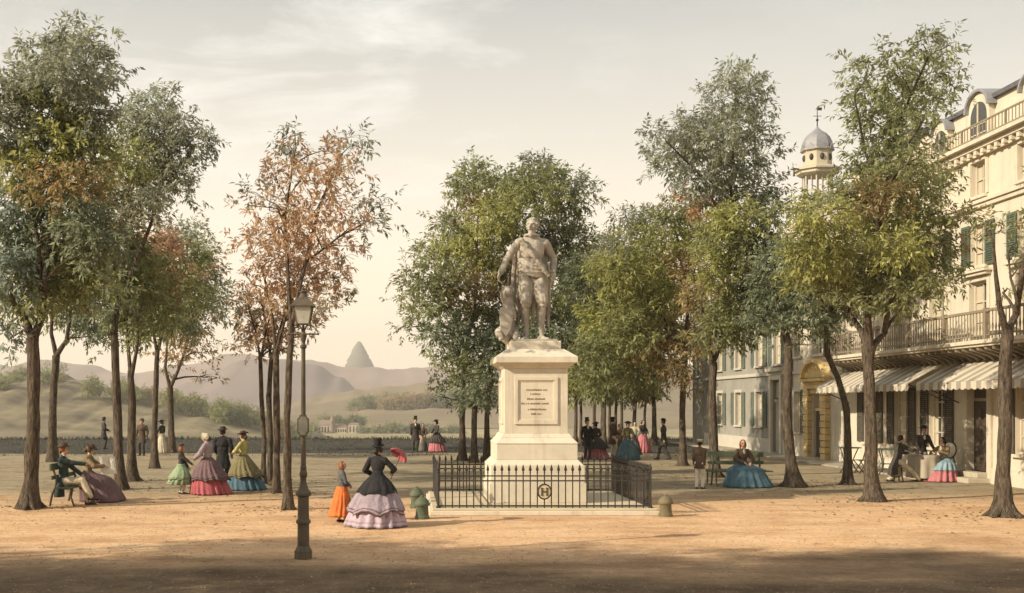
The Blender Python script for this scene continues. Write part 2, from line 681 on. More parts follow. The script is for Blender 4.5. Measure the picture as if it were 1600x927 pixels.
# grit and pebbles on the promenade
r = np.random.default_rng(11)
V, Fc = [], []
for i in range(9000):
    y = 14.5 + 22 * r.uniform() ** 1.3
    x = r.uniform(-0.40 * y, 0.58 * y)
    s = r.uniform(0.006, 0.02) * (1.6 if r.uniform() < 0.05 else 1)
    o = len(V)
    for k in range(4):
        a = k * PI / 2 + r.uniform(0, 1)
        V.append((x + s * math.cos(a), y + s * math.sin(a), 0.001))
    V.append((x + s * r.uniform(-.3, .3), y, s * r.uniform(0.5, 1.0)))
    Fc += [(o, o + 1, o + 4), (o + 1, o + 2, o + 4), (o + 2, o + 3, o + 4), (o + 3, o, o + 4)]
me = bpy.data.meshes.new('pebbles')
me.from_pydata(V, [], Fc)
tag(link('pebbles', me, mat('pebble', (0.25, 0.19, 0.13), 0.9, 0.5, 3.0, 0.0)), 'loose grit and pebbles scattered over the sandy promenade', 'pebbles', kind='stuff')

# air between here and the hills
mb = MB()
mb.box(-2300, 2300, -260, 3300, -60, 190)
hz = mb.build('haze', [])
tag(hz, kind='stuff')
hm = bpy.data.materials.new('haze_air')
hm.use_nodes = True
hn = hm.node_tree
hn.nodes.clear()
ho = nd(hn, 'ShaderNodeOutputMaterial')
hv = nd(hn, 'ShaderNodeVolumePrincipled')
hv.inputs['Color'].default_value = (0.98, 0.92, 0.84, 1)
hv.inputs['Density'].default_value = 0.00034
hv.inputs['Anisotropy'].default_value = 0.2
hn.links.new(hv.outputs[0], ho.inputs['Volume'])
hz.data.materials.clear()
hz.data.materials.append(hm)
# ================================================================== the house row on the right
m_cream = mat('cream_stucco', (0.57, 0.51, 0.405), 0.9, 0.07, 0.7, 0.12, 40, 0.15, streak=.38)
m_trim = mat('pale_stone_trim', (0.58, 0.52, 0.41), 0.85, 0.1, 2.0, 0.15, 30, 0.2, streak=.4)
m_grey = mat('grey_stucco', (0.30, 0.285, 0.245), 0.9, 0.12, 0.6, 0.15, 40, 0.15, streak=.45)
m_greytrim = mat('grey_stone_trim', (0.46, 0.43, 0.36), 0.85, 0.1, 2.0, 0.15, 30, 0.2)
m_ochre = mat('ochre_stone', (0.60, 0.45, 0.21), 0.85, 0.14, 1.5, 0.2, 20, 0.2, streak=.3)
m_slate = mat('slate_roof', (0.10, 0.10, 0.11), 0.6, 0.3, 4.0, 0.3, 14, 0.4)
m_lead = mat('lead_dome', (0.22, 0.22, 0.23), 0.55, 0.2, 2.0, 0.15, 12, 0.5)
m_glass = mat('window_glass', (0.035, 0.034, 0.03), 0.12, 0.4, 0.8, 0.0, spec=0.6)
m_shgreen = mat('green_shutter_paint', (0.085, 0.108, 0.075), 0.75, 0.3, 1.3, 0.1)
m_shgrey = mat('faded_green_shutter_paint', (0.135, 0.155, 0.12), 0.75, 0.2, 5.0, 0.1)
m_shdark = mat('dark_shutter_paint', (0.09, 0.075, 0.055), 0.7, 0.25, 5.0, 0.1)
m_wfr = mat('window_frame_paint', (0.50, 0.45, 0.35), 0.7, 0.1, 5.0, 0.05)
m_wood = mat('dark_door_wood', (0.07, 0.05, 0.035), 0.6, 0.3, 4.0, 0.2, 20, 0.3, stretch=(6, 6, 1))
m_pdoor = mat('pale_door_paint', (0.34, 0.31, 0.24), 0.7, 0.12, 4.0, 0.1)
m_iron = mat('black_iron', (0.035, 0.03, 0.025), 0.6, 0.3, 8.0, 0.1, 40, 0.4)
m_balc = mat('balcony_ironwork', (0.23, 0.19, 0.135), 0.65, 0.2, 8.0, 0.05)
m_curt = mat('curtain_linen', (0.48, 0.42, 0.31), 0.95, 0.1, 3.0, 0.2, 6, stretch=(1, 8, 0.3))
m_step = mat('door_step_stone', (0.42, 0.37, 0.28), 0.9, 0.15, 3.0, 0.2)

XF = 18.3


def fb(mb, y0, y1, z0, z1, w0, w1, mi=0, X=XF):
    """box on the facade: w is the distance out from the wall face"""
    mb.box(X - w1, X - w0, y0, y1, z0, z1, mi)


def facade(parent, name, m, y0, y1, z0, z1, openings, depth, xback, X=XF, reveal=0.24):
    ys = sorted({y0, y1} | {a for o in openings for a in o[:2]})
    zs = sorted({z0, z1} | {a for o in openings for a in o[2:]})
    mb = MB()
    for ya, yb in zip(ys, ys[1:]):
        for za, zb in zip(zs, zs[1:]):
            ym, zm = (ya + yb) / 2, (za + zb) / 2
            if any(o[0] < ym < o[1] and o[2] < zm < o[3] for o in openings):
                continue
            mb.add([(X, yb, za), (X, ya, za), (X, ya, zb), (X, yb, zb)], [(0, 1, 2, 3)])
    for a, b, c, d in openings:
        q = X + reveal
        mb.add([(X, a, c), (X, a, d), (q, a, d), (q, a, c)], [(0, 1, 2, 3)])
        mb.add([(X, b, d), (X, b, c), (q, b, c), (q, b, d)], [(0, 1, 2, 3)])
        mb.add([(X, b, d), (q, b, d), (q, a, d), (X, a, d)], [(0, 1, 2, 3)])
        mb.add([(X, a, c), (q, a, c), (q, b, c), (X, b, c)], [(0, 1, 2, 3)])
        mb.add([(q, b, c), (q, a, c), (q, a, d), (q, b, d)], [(0, 1, 2, 3)])
    # flanks, back and top
    mb.add([(X, y0, z0), (xback, y0, z0), (xback, y0, z1), (X, y0, z1)], [(0, 1, 2, 3)])
    mb.add([(xback, y1, z0), (X, y1, z0), (X, y1, z1), (xback, y1, z1)], [(0, 1, 2, 3)])
    mb.add([(xback, y0, z0), (xback, y1, z0), (xback, y1, z1), (xback, y0, z1)], [(0, 1, 2, 3)])
    mb.add([(X, y0, z1), (xback, y0, z1), (xback, y1, z1), (X, y1, z1)], [(0, 1, 2, 3)])
    return mb.build(name, m, parent, fix=False)


def window(parent, yc, z0, z1, wd, frame_m=None, name='window', nx=2, nz=3, surround=None, curtain=True, sill=True, arch=False, X=XF):
    """a sash window set into its opening: frame (> pane, curtain, sill, surround)"""
    frame_m = frame_m or m_wfr
    a, b = yc - wd / 2, yc + wd / 2
    q = 0.20
    mb = MB()
    t = 0.07
    fb(mb, a + .004, a + t, z0 + .004, z1 - .004, -q, -q + .07, X=X)
    fb(mb, b - t, b - .004, z0 + .004, z1 - .004, -q, -q + .07, X=X)
    fb(mb, a + t, b - t, z1 - t, z1 - .004, -q, -q + .07, X=X)
    fb(mb, a + t, b - t, z0 + .004, z0 + t, -q, -q + .07, X=X)
    for i in range(1, nx):
        y = a + (b - a) * i / nx
        fb(mb, y - .022, y + .022, z0 + t, z1 - t, -q + .005, -q + .055, X=X)
    for i in range(1, nz):
        z = z0 + (z1 - z0) * i / nz
        fb(mb, a + t, b - t, z - .018, z + .018, -q + .008, -q + .05, X=X)
    w_ = mb.build(name, frame_m, parent, bevel=0)
    mb = MB()
    fb(mb, a + t * .5, b - t * .5, z0 + t * .5, z1 - t * .5, -q - .02, -q - .005, X=X)
    mb.build('pane', m_glass, w_)
    if curtain:
        r = random.Random(int(yc * 100 + z0 * 10))
        for s in (-1, 1):
            k = r.uniform(0.16, 0.34) * wd
            mb = MB()
            if s < 0:
                fb(mb, a + t, a + t + k, z0 + t, z1 - t, -q - .004, -q + .003, X=X)
            else:
                fb(mb, b - t - k, b - t, z0 + t, z1 - t, -q - .004, -q + .003, X=X)
            mb.build('curtain', m_curt, w_)
    if sill:
        mb = MB()
        fb(mb, a - .1, b + .1, z0 - .10, z0 - .003, -.02, .12, X=X)
        mb.build('sill', surround or m_trim, w_, bevel=.012)
    if surround:
        mb = MB()
        s = .16
        fb(mb, a - s, a - .003, z0, z1 + s, -.03, .05, X=X)
        fb(mb, b + .003, b + s, z0, z1 + s, -.03, .05, X=X)
        fb(mb, a - .003, b + .003, z1 + .003, z1 + s, -.03, .048, X=X)
        mb.build('surround', surround, w_, bevel=.01)
    return w_


def shutter(parent, y0, y1, z0, z1, m, X=XF, ajar=0.0):
    mb = MB()
    t = .045
    fb(mb, y0, y0 + .06, z0, z1, .03, .03 + t, X=X)
    fb(mb, y1 - .06, y1, z0, z1, .03, .03 + t, X=X)
    for z in (z0, (z0 + z1) / 2 - .04, z1 - .08):
        fb(mb, y0 + .06, y1 - .06, z, z + .08, .032, .03 + t - .002, X=X)
    n = max(8, int((z1 - z0) / .075))
    for i in range(n):
        z = z0 + .06 + (z1 - z0 - .12) * i / n
        mb.add([(X - .034, y0 + .05, z + .05), (X - .034, y1 - .05, z + .05), (X - .07, y1 - .05, z), (X - .07, y0 + .05, z),
                (X - .030, y0 + .05, z + .040), (X - .030, y1 - .05, z + .040), (X - .066, y1 - .05, z - .01), (X - .066, y0 + .05, z - .01)],
               [(0, 1, 2, 3), (7, 6, 5, 4), (0, 4, 5, 1), (1, 5, 6, 2), (2, 6, 7, 3), (3, 7, 4, 0)])
    return mb.build('shutter', m, parent)


# ---------------------------------------------------------------- cream hotel
BAYS = [27.4, 30.2, 33.0, 35.8, 38.6, 41.4, 44.2]
Y0, Y1 = 25.6, 46.9
hotel = thing('hotel', 'tall cream hotel with long balcony, striped awnings and arched dormers', 'building', (XF, Y0, 0))
inv = Matrix.Translation((-XF, -Y0, 0))


def to_parent(root):
    """children were built in world coordinates: keep them where they stand"""
    off = Vector(root.location)
    def each(o):
        for c in o.children:
            yield c
            yield from each(c)
    for c in each(root):
        if c.parent == root and c.type == 'MESH':
            c.location = c.location - off


ops = []
for y in BAYS:
    if y == 35.8:
        ops.append((y - .62, y + .62, .34, 3.25))
    else:
        ops.append((y - .62, y + .62, 1.0, 3.1))
    ops.append((y - .55, y + .55, 4.52, 6.45))
    ops.append((y - .5, y + .5, 6.95, 8.3))
    ops.append((y - .46, y + .46, 9.2, 10.3))
facade(hotel, 'wall', m_cream, Y0, Y1, 0, 10.55, ops, 0, 29.0)
mb = MB()
fb(mb, Y0, Y1, .0, .55, .0, .05)
mb2 = MB()
# plinth broken by the door
mb2.box(XF - .06, XF + .01, Y0 + .002, 35.8 - .8, 0, .5)
mb2.box(XF - .06, XF + .01, 35.8 + .8, Y1 - .002, 0, .5)
mb2.build('plinth', m_trim, hotel)
mb = MB()
fb(mb, Y0 - .05, Y1, 8.78, 8.92, -.01, .10)
fb(mb, Y0 - .08, Y1, 8.92, 9.03, -.01, .17)
mb.build('string_course', m_trim, hotel, bevel=.012)
mb = MB()
fb(mb, Y0 - .05, Y1, 10.42, 10.60, -.01, .14)
fb(mb, Y0 - .1, Y1, 10.60, 10.74, -.01, .30)
fb(mb, Y0 - .15, Y1, 10.74, 10.86, -.3, .48)
for i in range(int((Y1 - Y0) / .42)):
    y = Y0 + .2 + i * .42
    fb(mb, y, y + .16, 10.45, 10.598, .13, .27)
mb.build('cornice', m_trim, hotel)
# attic with arched dormers
ATX = XF + .35
mb = MB()
mb.box(ATX, 29.0, Y0, Y1, 10.56, 12.24)
mb.build('attic_wall', m_cream, hotel)
mb = MB()
mb.box(ATX - .14, 29.1, Y0 - .1, Y1 + .001, 12.24, 12.38)
mb.build('roof', m_slate, hotel)
for y, wd, zt in ((27.4, .75, 11.95), (30.2, 1.0, 12.25), (33.0, .75, 11.95), (36.1, 1.0, 12.25), (38.7, .75, 11.95), (41.4, 1.0, 12.25), (44.1, .75, 11.95)):
    hw = wd / 2 + .15
    arc = [(hw * math.cos(t), zt - hw + .45 + hw * .85 * math.sin(t)) for t in [PI * k / 14 for k in range(15)]]
    poly = [(y - hw, 10.87), (y + hw, 10.87)] + [(y + a, z) for a, z in arc]
    d = MB()
    n = len(poly)
    x0, x1 = ATX - .20, ATX + 1.4
    d.add([(x0, a, z) for a, z in poly] + [(x1, a, z) for a, z in poly],
          [tuple(range(n)), tuple(range(2 * n - 1, n - 1, -1))] + [(j, n + j, n + (j + 1) % n, (j + 1) % n) for j in range(n)])
    dm_ = d.build('dormer', m_trim, hotel, smooth=35)
    # hood over the arch
    h = MB()
    ring = []
    for (rr, xx) in ((1.0, x0 - .12), (1.0, x1), (1.16, x1), (1.16, x0 - .12)):
        ring.append([(xx, y + a * rr * 1.03, (zt - hw + .45) + (z - (zt - hw + .45)) * rr + .015) for a, z in arc])
    for k in range(4):
        A, B = ring[k], ring[(k + 1) % 4]
        h.add(A + B, [(j, j + 1, len(A) + j + 1, len(A) + j) for j in range(len(A) - 1)])
    for e_ in (0, -1):
        h.add([ring[k][e_] for k in range(4)], [(0, 1, 2, 3)])
    h.build('hood', m_lead, dm_)
    g = MB()
    gw = wd / 2
    ga = [(gw * math.cos(t), zt - gw + .05 + gw * math.sin(t)) for t in [PI * k / 12 for k in range(13)]]
    gp = [(y - gw, 10.95), (y + gw, 10.95)] + [(y + a, z) for a, z in ga]
    n = len(gp)
    g.add([(x0 - .02, a, z) for a, z in gp] + [(x0 + .05, a, z) for a, z in gp],
          [tuple(range(n)), tuple(range(2 * n - 1, n - 1, -1))] + [(j, n + j, n + (j + 1) % n, (j + 1) % n) for j in range(n)])
    pw = g.build('pane', m_glass, dm_)
    g = MB()
    g.box(x0 - .05, x0 - .021, y - .03, y + .03, 10.96, zt)
    for z in (11.25, 11.55):
        g.box(x0 - .045, x0 - .022, y - gw, y + gw, z - .02, z + .02)
    g.build('glazing_bar', m_wfr, dm_)
# roof railing
mb = MB()
fb(mb, Y0, Y1, 11.36, 11.41, .30, .35)
fb(mb, Y0, Y1, 10.93, 10.97, .31, .35)
n = int((Y1 - Y0) / .19)
for i in range(n + 1):
    y = Y0 + (Y1 - Y0) * i / n
    fb(mb, y - .011, y + .011, 10.86, 11.36, .318, .340)
for i in range(0, n + 1, 14):
    y = Y0 + (Y1 - Y0) * i / n
    fb(mb, y - .028, y + .028, 10.865, 11.40, .297, .353)
mb.build('roof_railing', m_balc, hotel)
# windows by storey
for y in BAYS:
    if y != 35.8:
        window(hotel, y, 1.0, 3.1, 1.24, nz=4, sill=True)
        shutter(hotel, y - 1.18, y - .63, 1.0, 3.1, m_shdark)
        shutter(hotel, y + .63, y + 1.18, 1.0, 3.1, m_shdark)
    wn = window(hotel, y, 4.52, 6.45, 1.1, name='balcony_door', nz=3, surround=m_trim, sill=False)
    mb = MB()
    fb(mb, y - .78, y + .78, 6.62, 6.72, -.01, .20)
    fb(mb, y - .85, y + .85, 6.72, 6.80, -.01, .28)
    mb.build('lintel', m_trim, wn, bevel=.01)
    window(hotel, y, 6.95, 8.3, 1.0, nz=3)
    shutter(hotel, y - 1.02, y - .51, 6.93, 8.32, m_shgreen)
    shutter(hotel, y + .51, y + 1.02, 6.93, 8.32, m_shgreen)
    window(hotel, y, 9.2, 10.3, .92, nz=2, surround=m_trim)
# hotel entrance
mb = MB()
fb(mb, 35.22, 36.38, .345, 2.6, -.20, -.14)
fb(mb, 35.22, 36.38, 2.7, 3.24, -.20, -.15)
for y in (35.3, 35.86):
    for z in (.5, 1.5):
        fb(mb, y, y + .42, z, z + .85, -.141, -.12)
d_ = mb.build('door', m_wood, hotel)
mb = MB()
fb(mb, 34.92, 35.175, .02, 3.45, -.02, .09)
fb(mb, 36.425, 36.68, .02, 3.45, -.02, .09)
fb(mb, 35.175, 36.425, 3.255, 3.45, -.02, .088)
mb.build('door_surround', m_trim, hotel, bevel=.01)
mb = MB()
fb(mb, 34.95, 36.65, .004, .17, .07, .78)
fb(mb, 35.1, 36.5, .17, .34, -.24, .42)
mb.build('step', m_step, hotel, bevel=.02)
# balcony
BX = 1.05
mb = MB()
fb(mb, Y0, Y1 - .35, 4.34, 4.46, -.01, BX)
fb(mb, Y0, Y1 - .35, 4.26, 4.34, -.01, BX - .08)
bal = mb.build('balcony', m_trim, hotel, bevel=.012)
n = int((Y1 - Y0 - .5) / .46)
mb = MB()
for i in range(n):
    y = Y0 + .15 + i * .46
    pts = [(-.02, 4.255), (.92, 4.255), (.90, 4.16), (.62, 4.10), (.30, 3.98), (.12, 3.82), (-.02, 3.80)]
    k = len(pts)
    v = [(XF - w_, y, z) for w_, z in pts] + [(XF - w_, y + .13, z) for w_, z in pts]
    mb.add(v, [tuple(range(k)), tuple(range(2 * k - 1, k - 1, -1))] + [(j, k + j, k + (j + 1) % k, (j + 1) % k) for j in range(k)])
mb.build('bracket', m_balc, bal)
mb = MB()
fb(mb, Y0, Y1 - .38, 5.28, 5.36, BX - .12, BX - .02)
fb(mb, Y0, Y1 - .38, 4.56, 4.60, BX - .10, BX - .04)
n = int((Y1 - Y0) / .19)
for i in range(n + 1):
    y = Y0 + .05 + (Y1 - .5 - Y0) * i / n
    c_ = (XF - BX + .07, y, 0)
    mb.lathe([(.02, 4.46), (.02, 4.7), (.036, 4.82), (.02, 4.95), (.018, 5.28)], c_, 6)
for i in range(9):
    y = Y0 + .06 + (Y1 - .52 - Y0) * i / 8
    fb(mb, y - .06, y + .06, 4.46, 5.40, BX - .13, BX - .01)
fb(mb, Y1 - .42, Y1 - .36, 5.28, 5.35, 0, BX - .12)
for i in range(5):
    mb.lathe([(.02, 4.46), (.036, 4.82), (.018, 5.28)], (XF - .15 - i * .17, Y1 - .39, 0), 6)
mb.build('balustrade', m_balc, hotel)
# downpipe between the houses
mb = MB()
mb.tube([(XF - .12, 46.75, .1), (XF - .12, 46.75, 10.3)], .06, 10)
for z in (1, 3.2, 5.8, 8.2):
    mb.lathe([(.085, z), (.085, z + .08)], (XF - .12, 46.75, 0), 10)
mb.build('downpipe', m_greytrim, hotel, smooth=40)
to_parent(hotel)


def awning_mat():
    m = bpy.data.materials.new('striped_awning_canvas')
    m.use_nodes = True
    nt = m.node_tree
    b = nt.nodes['Principled BSDF']
    b.inputs['Roughness'].default_value = .9
    b.inputs['Specular IOR Level'].default_value = .1
    tc = nd(nt, 'ShaderNodeTexCoord')
    wv = nd(nt, 'ShaderNodeTexWave', wave_type='BANDS', bands_direction='Y', wave_profile='SIN')
    wv.inputs['Scale'].default_value = .52
    wv.inputs['Distortion'].default_value = .15
    nt.links.new(tc.outputs['Object'], wv.inputs['Vector'])
    cr = nd(nt, 'ShaderNodeValToRGB')
    cr.color_ramp.elements[0].position = .42
    cr.color_ramp.elements[0].color = (.40, .355, .29, 1)
    cr.color_ramp.elements[1].position = .50
    cr.color_ramp.elements[1].color = (.66, .60, .48, 1)
    nt.links.new(wv.outputs['Fac'], cr.inputs['Fac'])
    nt.links.new(cr.outputs[0], b.inputs['Base Color'])
    # cloth lets some light through
    tr = nd(nt, 'ShaderNodeBsdfTranslucent')
    nt.links.new(cr.outputs[0], tr.inputs['Color'])
    ms = nd(nt, 'ShaderNodeMixShader')
    ms.inputs[0].default_value = .25
    o = nt.nodes['Material Output']
    nt.links.new(b.outputs[0], ms.inputs[1])
    nt.links.new(tr.outputs[0], ms.inputs[2])
    nt.links.new(ms.outputs[0], o.inputs['Surface'])
    return m


m_awn = awning_mat()


def awning(y0, y1, label):
    a = thing('awning', label, 'awning', (XF, (y0 + y1) / 2, 0), group='striped awnings over the hotel windows')
    oy = (y0 + y1) / 2
    n = int((y1 - y0) / .12)
    rows = []
    prof = [(.03, 3.92), (.45, 3.72), (.9, 3.49), (1.4, 3.22), (1.415, 3.20), (1.42, 3.0)]
    top, bot = [], []
    for k, (w_, z) in enumerate(prof):
        line, line2 = [], []
        for i in range(n + 1):
            y = y0 + (y1 - y0) * i / n - oy
            sag = (.045 * math.sin(PI * ((i / n * 4) % 1)) + .02 * math.sin(i * .13 + y0)) * min(1, w_)
            zz = z - (sag if k < 4 else .0)
            if k == 5:
                zz -= .05 * abs(math.sin(PI * i / 3.0))
            line.append((-w_, y, zz))
            line2.append((-w_ + .006, y, zz - .012))
        top.append(line)
        bot.append(line2)
    mb = MB()
    K = n + 1
    V = [p for l in top for p in l] + [p for l in bot for p in l]
    o2 = len(top) * K
    Fs = []
    for k in range(len(top) - 1):
        for i in range(n):
            Fs.append((k * K + i, k * K + i + 1, (k + 1) * K + i + 1, (k + 1) * K + i))
            Fs.append((o2 + k * K + i, o2 + (k + 1) * K + i, o2 + (k + 1) * K + i + 1, o2 + k * K + i + 1))
    mb.add(V, Fs)
    # cheeks
    mb.build('canvas', m_awn, a, smooth=50, fix=False)
    for s in (y0 - oy + .05, y1 - oy - .05):
        f = MB()
        f.tube([(-.02, s, 2.55), (-1.38, s, 3.17)], .018, 6)
        f.build('arm', m_iron, a)
    f = MB()
    f.tube([(-1.38, y0 - oy + .02, 3.185), (-1.38, y1 - oy - .02, 3.185)], .022, 6)
    f.build('front_bar', m_iron, a)
    return a


awning(37.7, 46.3, 'striped awning at the far end of the hotel, left of its neighbours')
awning(30.2, 37.1, 'striped awning over the dark hotel doorway and its steps')
awning(26.0, 29.7, 'striped awning partly cut off by the right picture edge')

# ---------------------------------------------------------------- middle house with the ochre doorway
XM = XF + .06
mid = thing('town_house', 'cream house with an ochre arched stone doorway, next to the hotel', 'building', (XM, 46.9, 0))
my0, my1 = 46.905, 53.3
ops = [(49.35, 50.65, .12, 3.0), (49.45, 50.65, 4.75, 6.2), (52.2, 53.1, 1.2, 3.1), (47.2, 48.0, 4.75, 6.2), (52.2, 53.1, 4.75, 6.2)]
facade(mid, 'wall', m_cream, my0, my1, 0, 8.3, ops, 0, 28.0, X=XM)
for (a, b, c_, d) in ops[1:]:
    window(mid, (a + b) / 2, c_, d, b - a, surround=m_trim, X=XM)
shutter(mid, 51.7, 52.16, 1.15, 3.15, m_shgreen, X=XM)
mb = MB()
fb(mb, my0, my1, 3.95, 4.08, -.01, .07, X=XM)
mb.build('string_course', m_trim, mid, bevel=.01)
mb = MB()
fb(mb, my0, my1, 8.1, 8.3, -.01, .25, X=XM)
mb.build('cornice', m_trim, mid, bevel=.02)
mb = MB()
mb.add([(XM - .35, my0, 8.3), (28, my0, 8.3), (28, my1, 8.3), (XM - .35, my1, 8.3), (23, my0, 10.4), (23, my1, 10.4)],
       [(3, 2, 1, 0), (0, 1, 4), (2, 3, 5), (0, 4, 5, 3), (1, 2, 5, 4)])
mb.build('roof', m_slate, mid)
# doorway: rusticated pilasters, entablature, arched pediment
dw = MB()
for s in (-1, 1):
    for i in range(11):
        z = .06 + i * .285
        e_ = .02 if i % 2 else 0.0
        y = 50 + s * 1.08
        fb(dw, y - .30 - e_, y + .30 + e_, z, z + .255, -.02, .22 + e_, X=XM)
    fb(dw, 50 + s * 1.08 - .33, 50 + s * 1.08 + .33, .0, .06, -.02, .30, X=XM)
fb(dw, 48.5, 51.5, 3.20, 3.36, -.02, .27, X=XM)
fb(dw, 48.6, 51.4, 3.36, 3.52, -.02, .20, X=XM)
fb(dw, 48.4, 51.6, 3.52, 3.66, -.02, .36, X=XM)
fb(dw, 49.30, 50.70, 3.0, 3.195, -.02, .14, X=XM)
doorway = dw.build('doorway', m_ochre, mid, bevel=.015)
pd = MB()
arc = [(1.5 * math.cos(t), 3.665 + .85 * math.sin(t)) for t in [PI * k / 20 for k in range(21)]]
arc2 = [(1.3 * math.cos(t), 3.70 + .68 * math.sin(t)) for t in [PI * k / 20 for k in range(21)]]
n = len(arc)
pd.add([(XM - .34, 50 + a, z) for a, z in arc] + [(XM + .02, 50 + a, z) for a, z in arc] + [(XM - .34, 50 + a, z) for a, z in arc2] + [(XM - .14, 50 + a, z) for a, z in arc2],
       [(j, j + 1, n + j + 1, n + j) for j in range(n - 1)] + [(2 * n + j, 2 * n + j + 1, j + 1, j) for j in range(n - 1)] +
       [(3 * n + j, 3 * n + j + 1, 2 * n + j + 1, 2 * n + j) for j in range(n - 1)] + [tuple(3 * n + j for j in range(n))])
pd.build('pediment', m_ochre, doorway, smooth=40)
mb = MB()
fb(mb, 49.37, 50.63, .14, 2.2, -.2, -.13, X=XM)
for y in (49.45, 50.05):
    for z in (.3, 1.2):
        fb(mb, y, y + .48, z, z + .8, -.131, -.11, X=XM)
dr = mb.build('door', m_wood, mid)
mb = MB()
fb(mb, 49.37, 50.63, 2.2, 2.32, -.2, -.08, X=XM)
fb(mb, 49.95, 50.05, 2.32, 2.98, -.2, -.1, X=XM)
mb.build('transom', m_ochre, dr)
mb = MB()
fb(mb, 49.2, 50.8, .004, .12, -.24, .45, X=XM)
mb.build('step', m_step, mid, bevel=.02)
to_parent(mid)

# ---------------------------------------------------------------- grey house
XG = XF - .02
gh = thing('grey_house', 'grey stucco house with faded shutters and a tall pale door', 'building', (XG, 53.3, 0))
gy0, gy1 = 53.305, 69.0
WY = [58.2, 61.9, 65.6]
ops = [(54.75, 56.05, .12, 3.7)]
for y in WY:
    ops += [(y - .55, y + .55, 1.35, 3.15), (y - .55, y + .55, 4.5, 6.4)]
ops += [(54.8, 55.9, 4.5, 6.4)]
facade(gh, 'wall', m_grey, gy0, gy1, 0, 8.0, ops, 0, 28.0, X=XG)
for (a, b, c_, d) in ops[1:]:
    window(gh, (a + b) / 2, c_, d, b - a, surround=m_greytrim, X=XG, nz=4)
    shutter(gh, a - .72, a - .17, c_ - .02, d + .02, m_shgrey, X=XG)
    shutter(gh, b + .17, b + .72, c_ - .02, d + .02, m_shgrey, X=XG)
mb = MB()
fb(mb, gy0, gy1, 3.95, 4.12, -.01, .10, X=XG)
mb.build('string_course', m_greytrim, gh, bevel=.01)
mb = MB()
fb(mb, gy0, 54.55, .003, .75, -.01, .05, X=XG)
fb(mb, 56.25, gy1, .003, .75, -.01, .05, X=XG)
mb.build('plinth', m_greytrim, gh)
mb = MB()
fb(mb, gy0, gy1, 7.8, 8.0, -.01, .3, X=XG)
mb.build('cornice', m_greytrim, gh, bevel=.02)
mb = MB()
fb(mb, 54.78, 56.02, .14, 2.6, -.2, -.13, X=XG)
for y in (54.86, 55.44):
    fb(mb, y, y + .48, .4, 1.25, -.131, -.11, X=XG)
    fb(mb, y, y + .48, 1.4, 2.45, -.131, -.11, X=XG)
dr = mb.build('door', m_pdoor, gh)
mb = MB()
fb(mb, 54.78, 56.02, 2.6, 2.75, -.2, -.06, X=XG)
fb(mb, 54.85, 55.95, 2.82, 3.62, -.2, -.15, X=XG)
mb.build('fanlight', m_pdoor, dr)
mb = MB()
fb(mb, 54.5, 54.74, .004, 3.94, -.02, .13, X=XG)
fb(mb, 56.06, 56.3, .004, 3.94, -.02, .13, X=XG)
fb(mb, 54.74, 56.06, 3.72, 3.94, -.02, .125, X=XG)
fb(mb, 54.35, 56.45, 4.125, 4.3, -.02, .28, X=XG)
mb.build('door_surround', m_trim, gh, bevel=.01)
mb = MB()
mb.add([(XG - .35, gy0, 8.0), (28, gy0, 8.0), (28, gy1 + .2, 8.0), (XG - .35, gy1 + .2, 8.0), (23, gy0, 10.2), (23, gy1 - 4, 10.2)],
       [(3, 2, 1, 0), (0, 1, 4), (2, 3, 5), (0, 4, 5, 3), (1, 2, 5, 4)])
mb.build('roof', m_slate, gh)
mb = MB()
mb.box(22.4, 23.6, 58, 59.2, 9.2, 11.4)
mb.build('chimney', m_ochre, gh)
to_parent(gh)

# plain end house
eh = thing('end_house', 'plain grey end house at the far end of the row', 'building', (XF, 69.3, 0))
facade(eh, 'wall', m_grey, 69.25, 72.4, 0, 7.2, [(70.3, 71.3, 4.3, 5.9)], 0, 27.0, X=XF + .1)
window(eh, 70.8, 4.3, 5.9, 1.0, surround=m_greytrim, X=XF + .1)
mb = MB()
mb.add([(XF - .2, 69.25, 7.2), (27, 69.25, 7.2), (27, 72.6, 7.2), (XF - .2, 72.6, 7.2), (22.5, 69.25, 9.2), (22.5, 71.6, 9.2)],
       [(3, 2, 1, 0), (0, 1, 4), (2, 3, 5), (0, 4, 5, 3), (1, 2, 5, 4)])
mb.build('roof', m_slate, eh)
to_parent(eh)

# pavement in front of the row, a low kerbed strip
mb = MB()
mb.box(XF - 1.5, XF - .07, 36.7, 72.0, 0.0, .07)
structure(mb.build('pavement', mat('paving_slab', (0.33, 0.29, 0.22), .9, .15, 1.5, .2), bevel=.015))

# ---------------------------------------------------------------- bell tower behind the houses
TY = 85.0
tc_ = P(1277, 300, TY)
tx = tc_.x
tower = thing('bell_tower', 'lead domed bell tower with ochre lantern and weather vane behind trees', 'tower', (tx, TY, 0))
mb = MB()
mb.box(-1.75, 1.75, -1.75, 1.75, 0, 16.2)
mb.frustum(-1.75, 1.75, -1.75, 1.75, 16.2, -1.3, 1.3, -1.3, 1.3, 17.0)
mb.build('shaft', m_cream, tower)
mb = MB()
for k in range(8):
    a = R(22.5 + 45 * k)
    x, y = 1.08 * math.cos(a), 1.08 * math.sin(a)
    mb.lathe([(.10, 17.0), (.08, 17.2), (.065, 19.8), (.11, 20.0)], (x, y, 0), 8)
    a2 = R(22.5 + 45 * (k + 1))
    x2, y2 = 1.08 * math.cos(a2), 1.08 * math.sin(a2)
    mb.bar((x, y, 18.6), (x2, y2, 18.6), .05, .08)
    mb.bar((x, y, 17.7), (x2, y2, 17.7), .05, .08)
    mb.tube([((x + x2) / 2, (y + y2) / 2, 17.0), ((x + x2) / 2, (y + y2) / 2, 20.0)], .03, 6)
mb.build('belfry', m_greytrim, tower)
mb = MB()
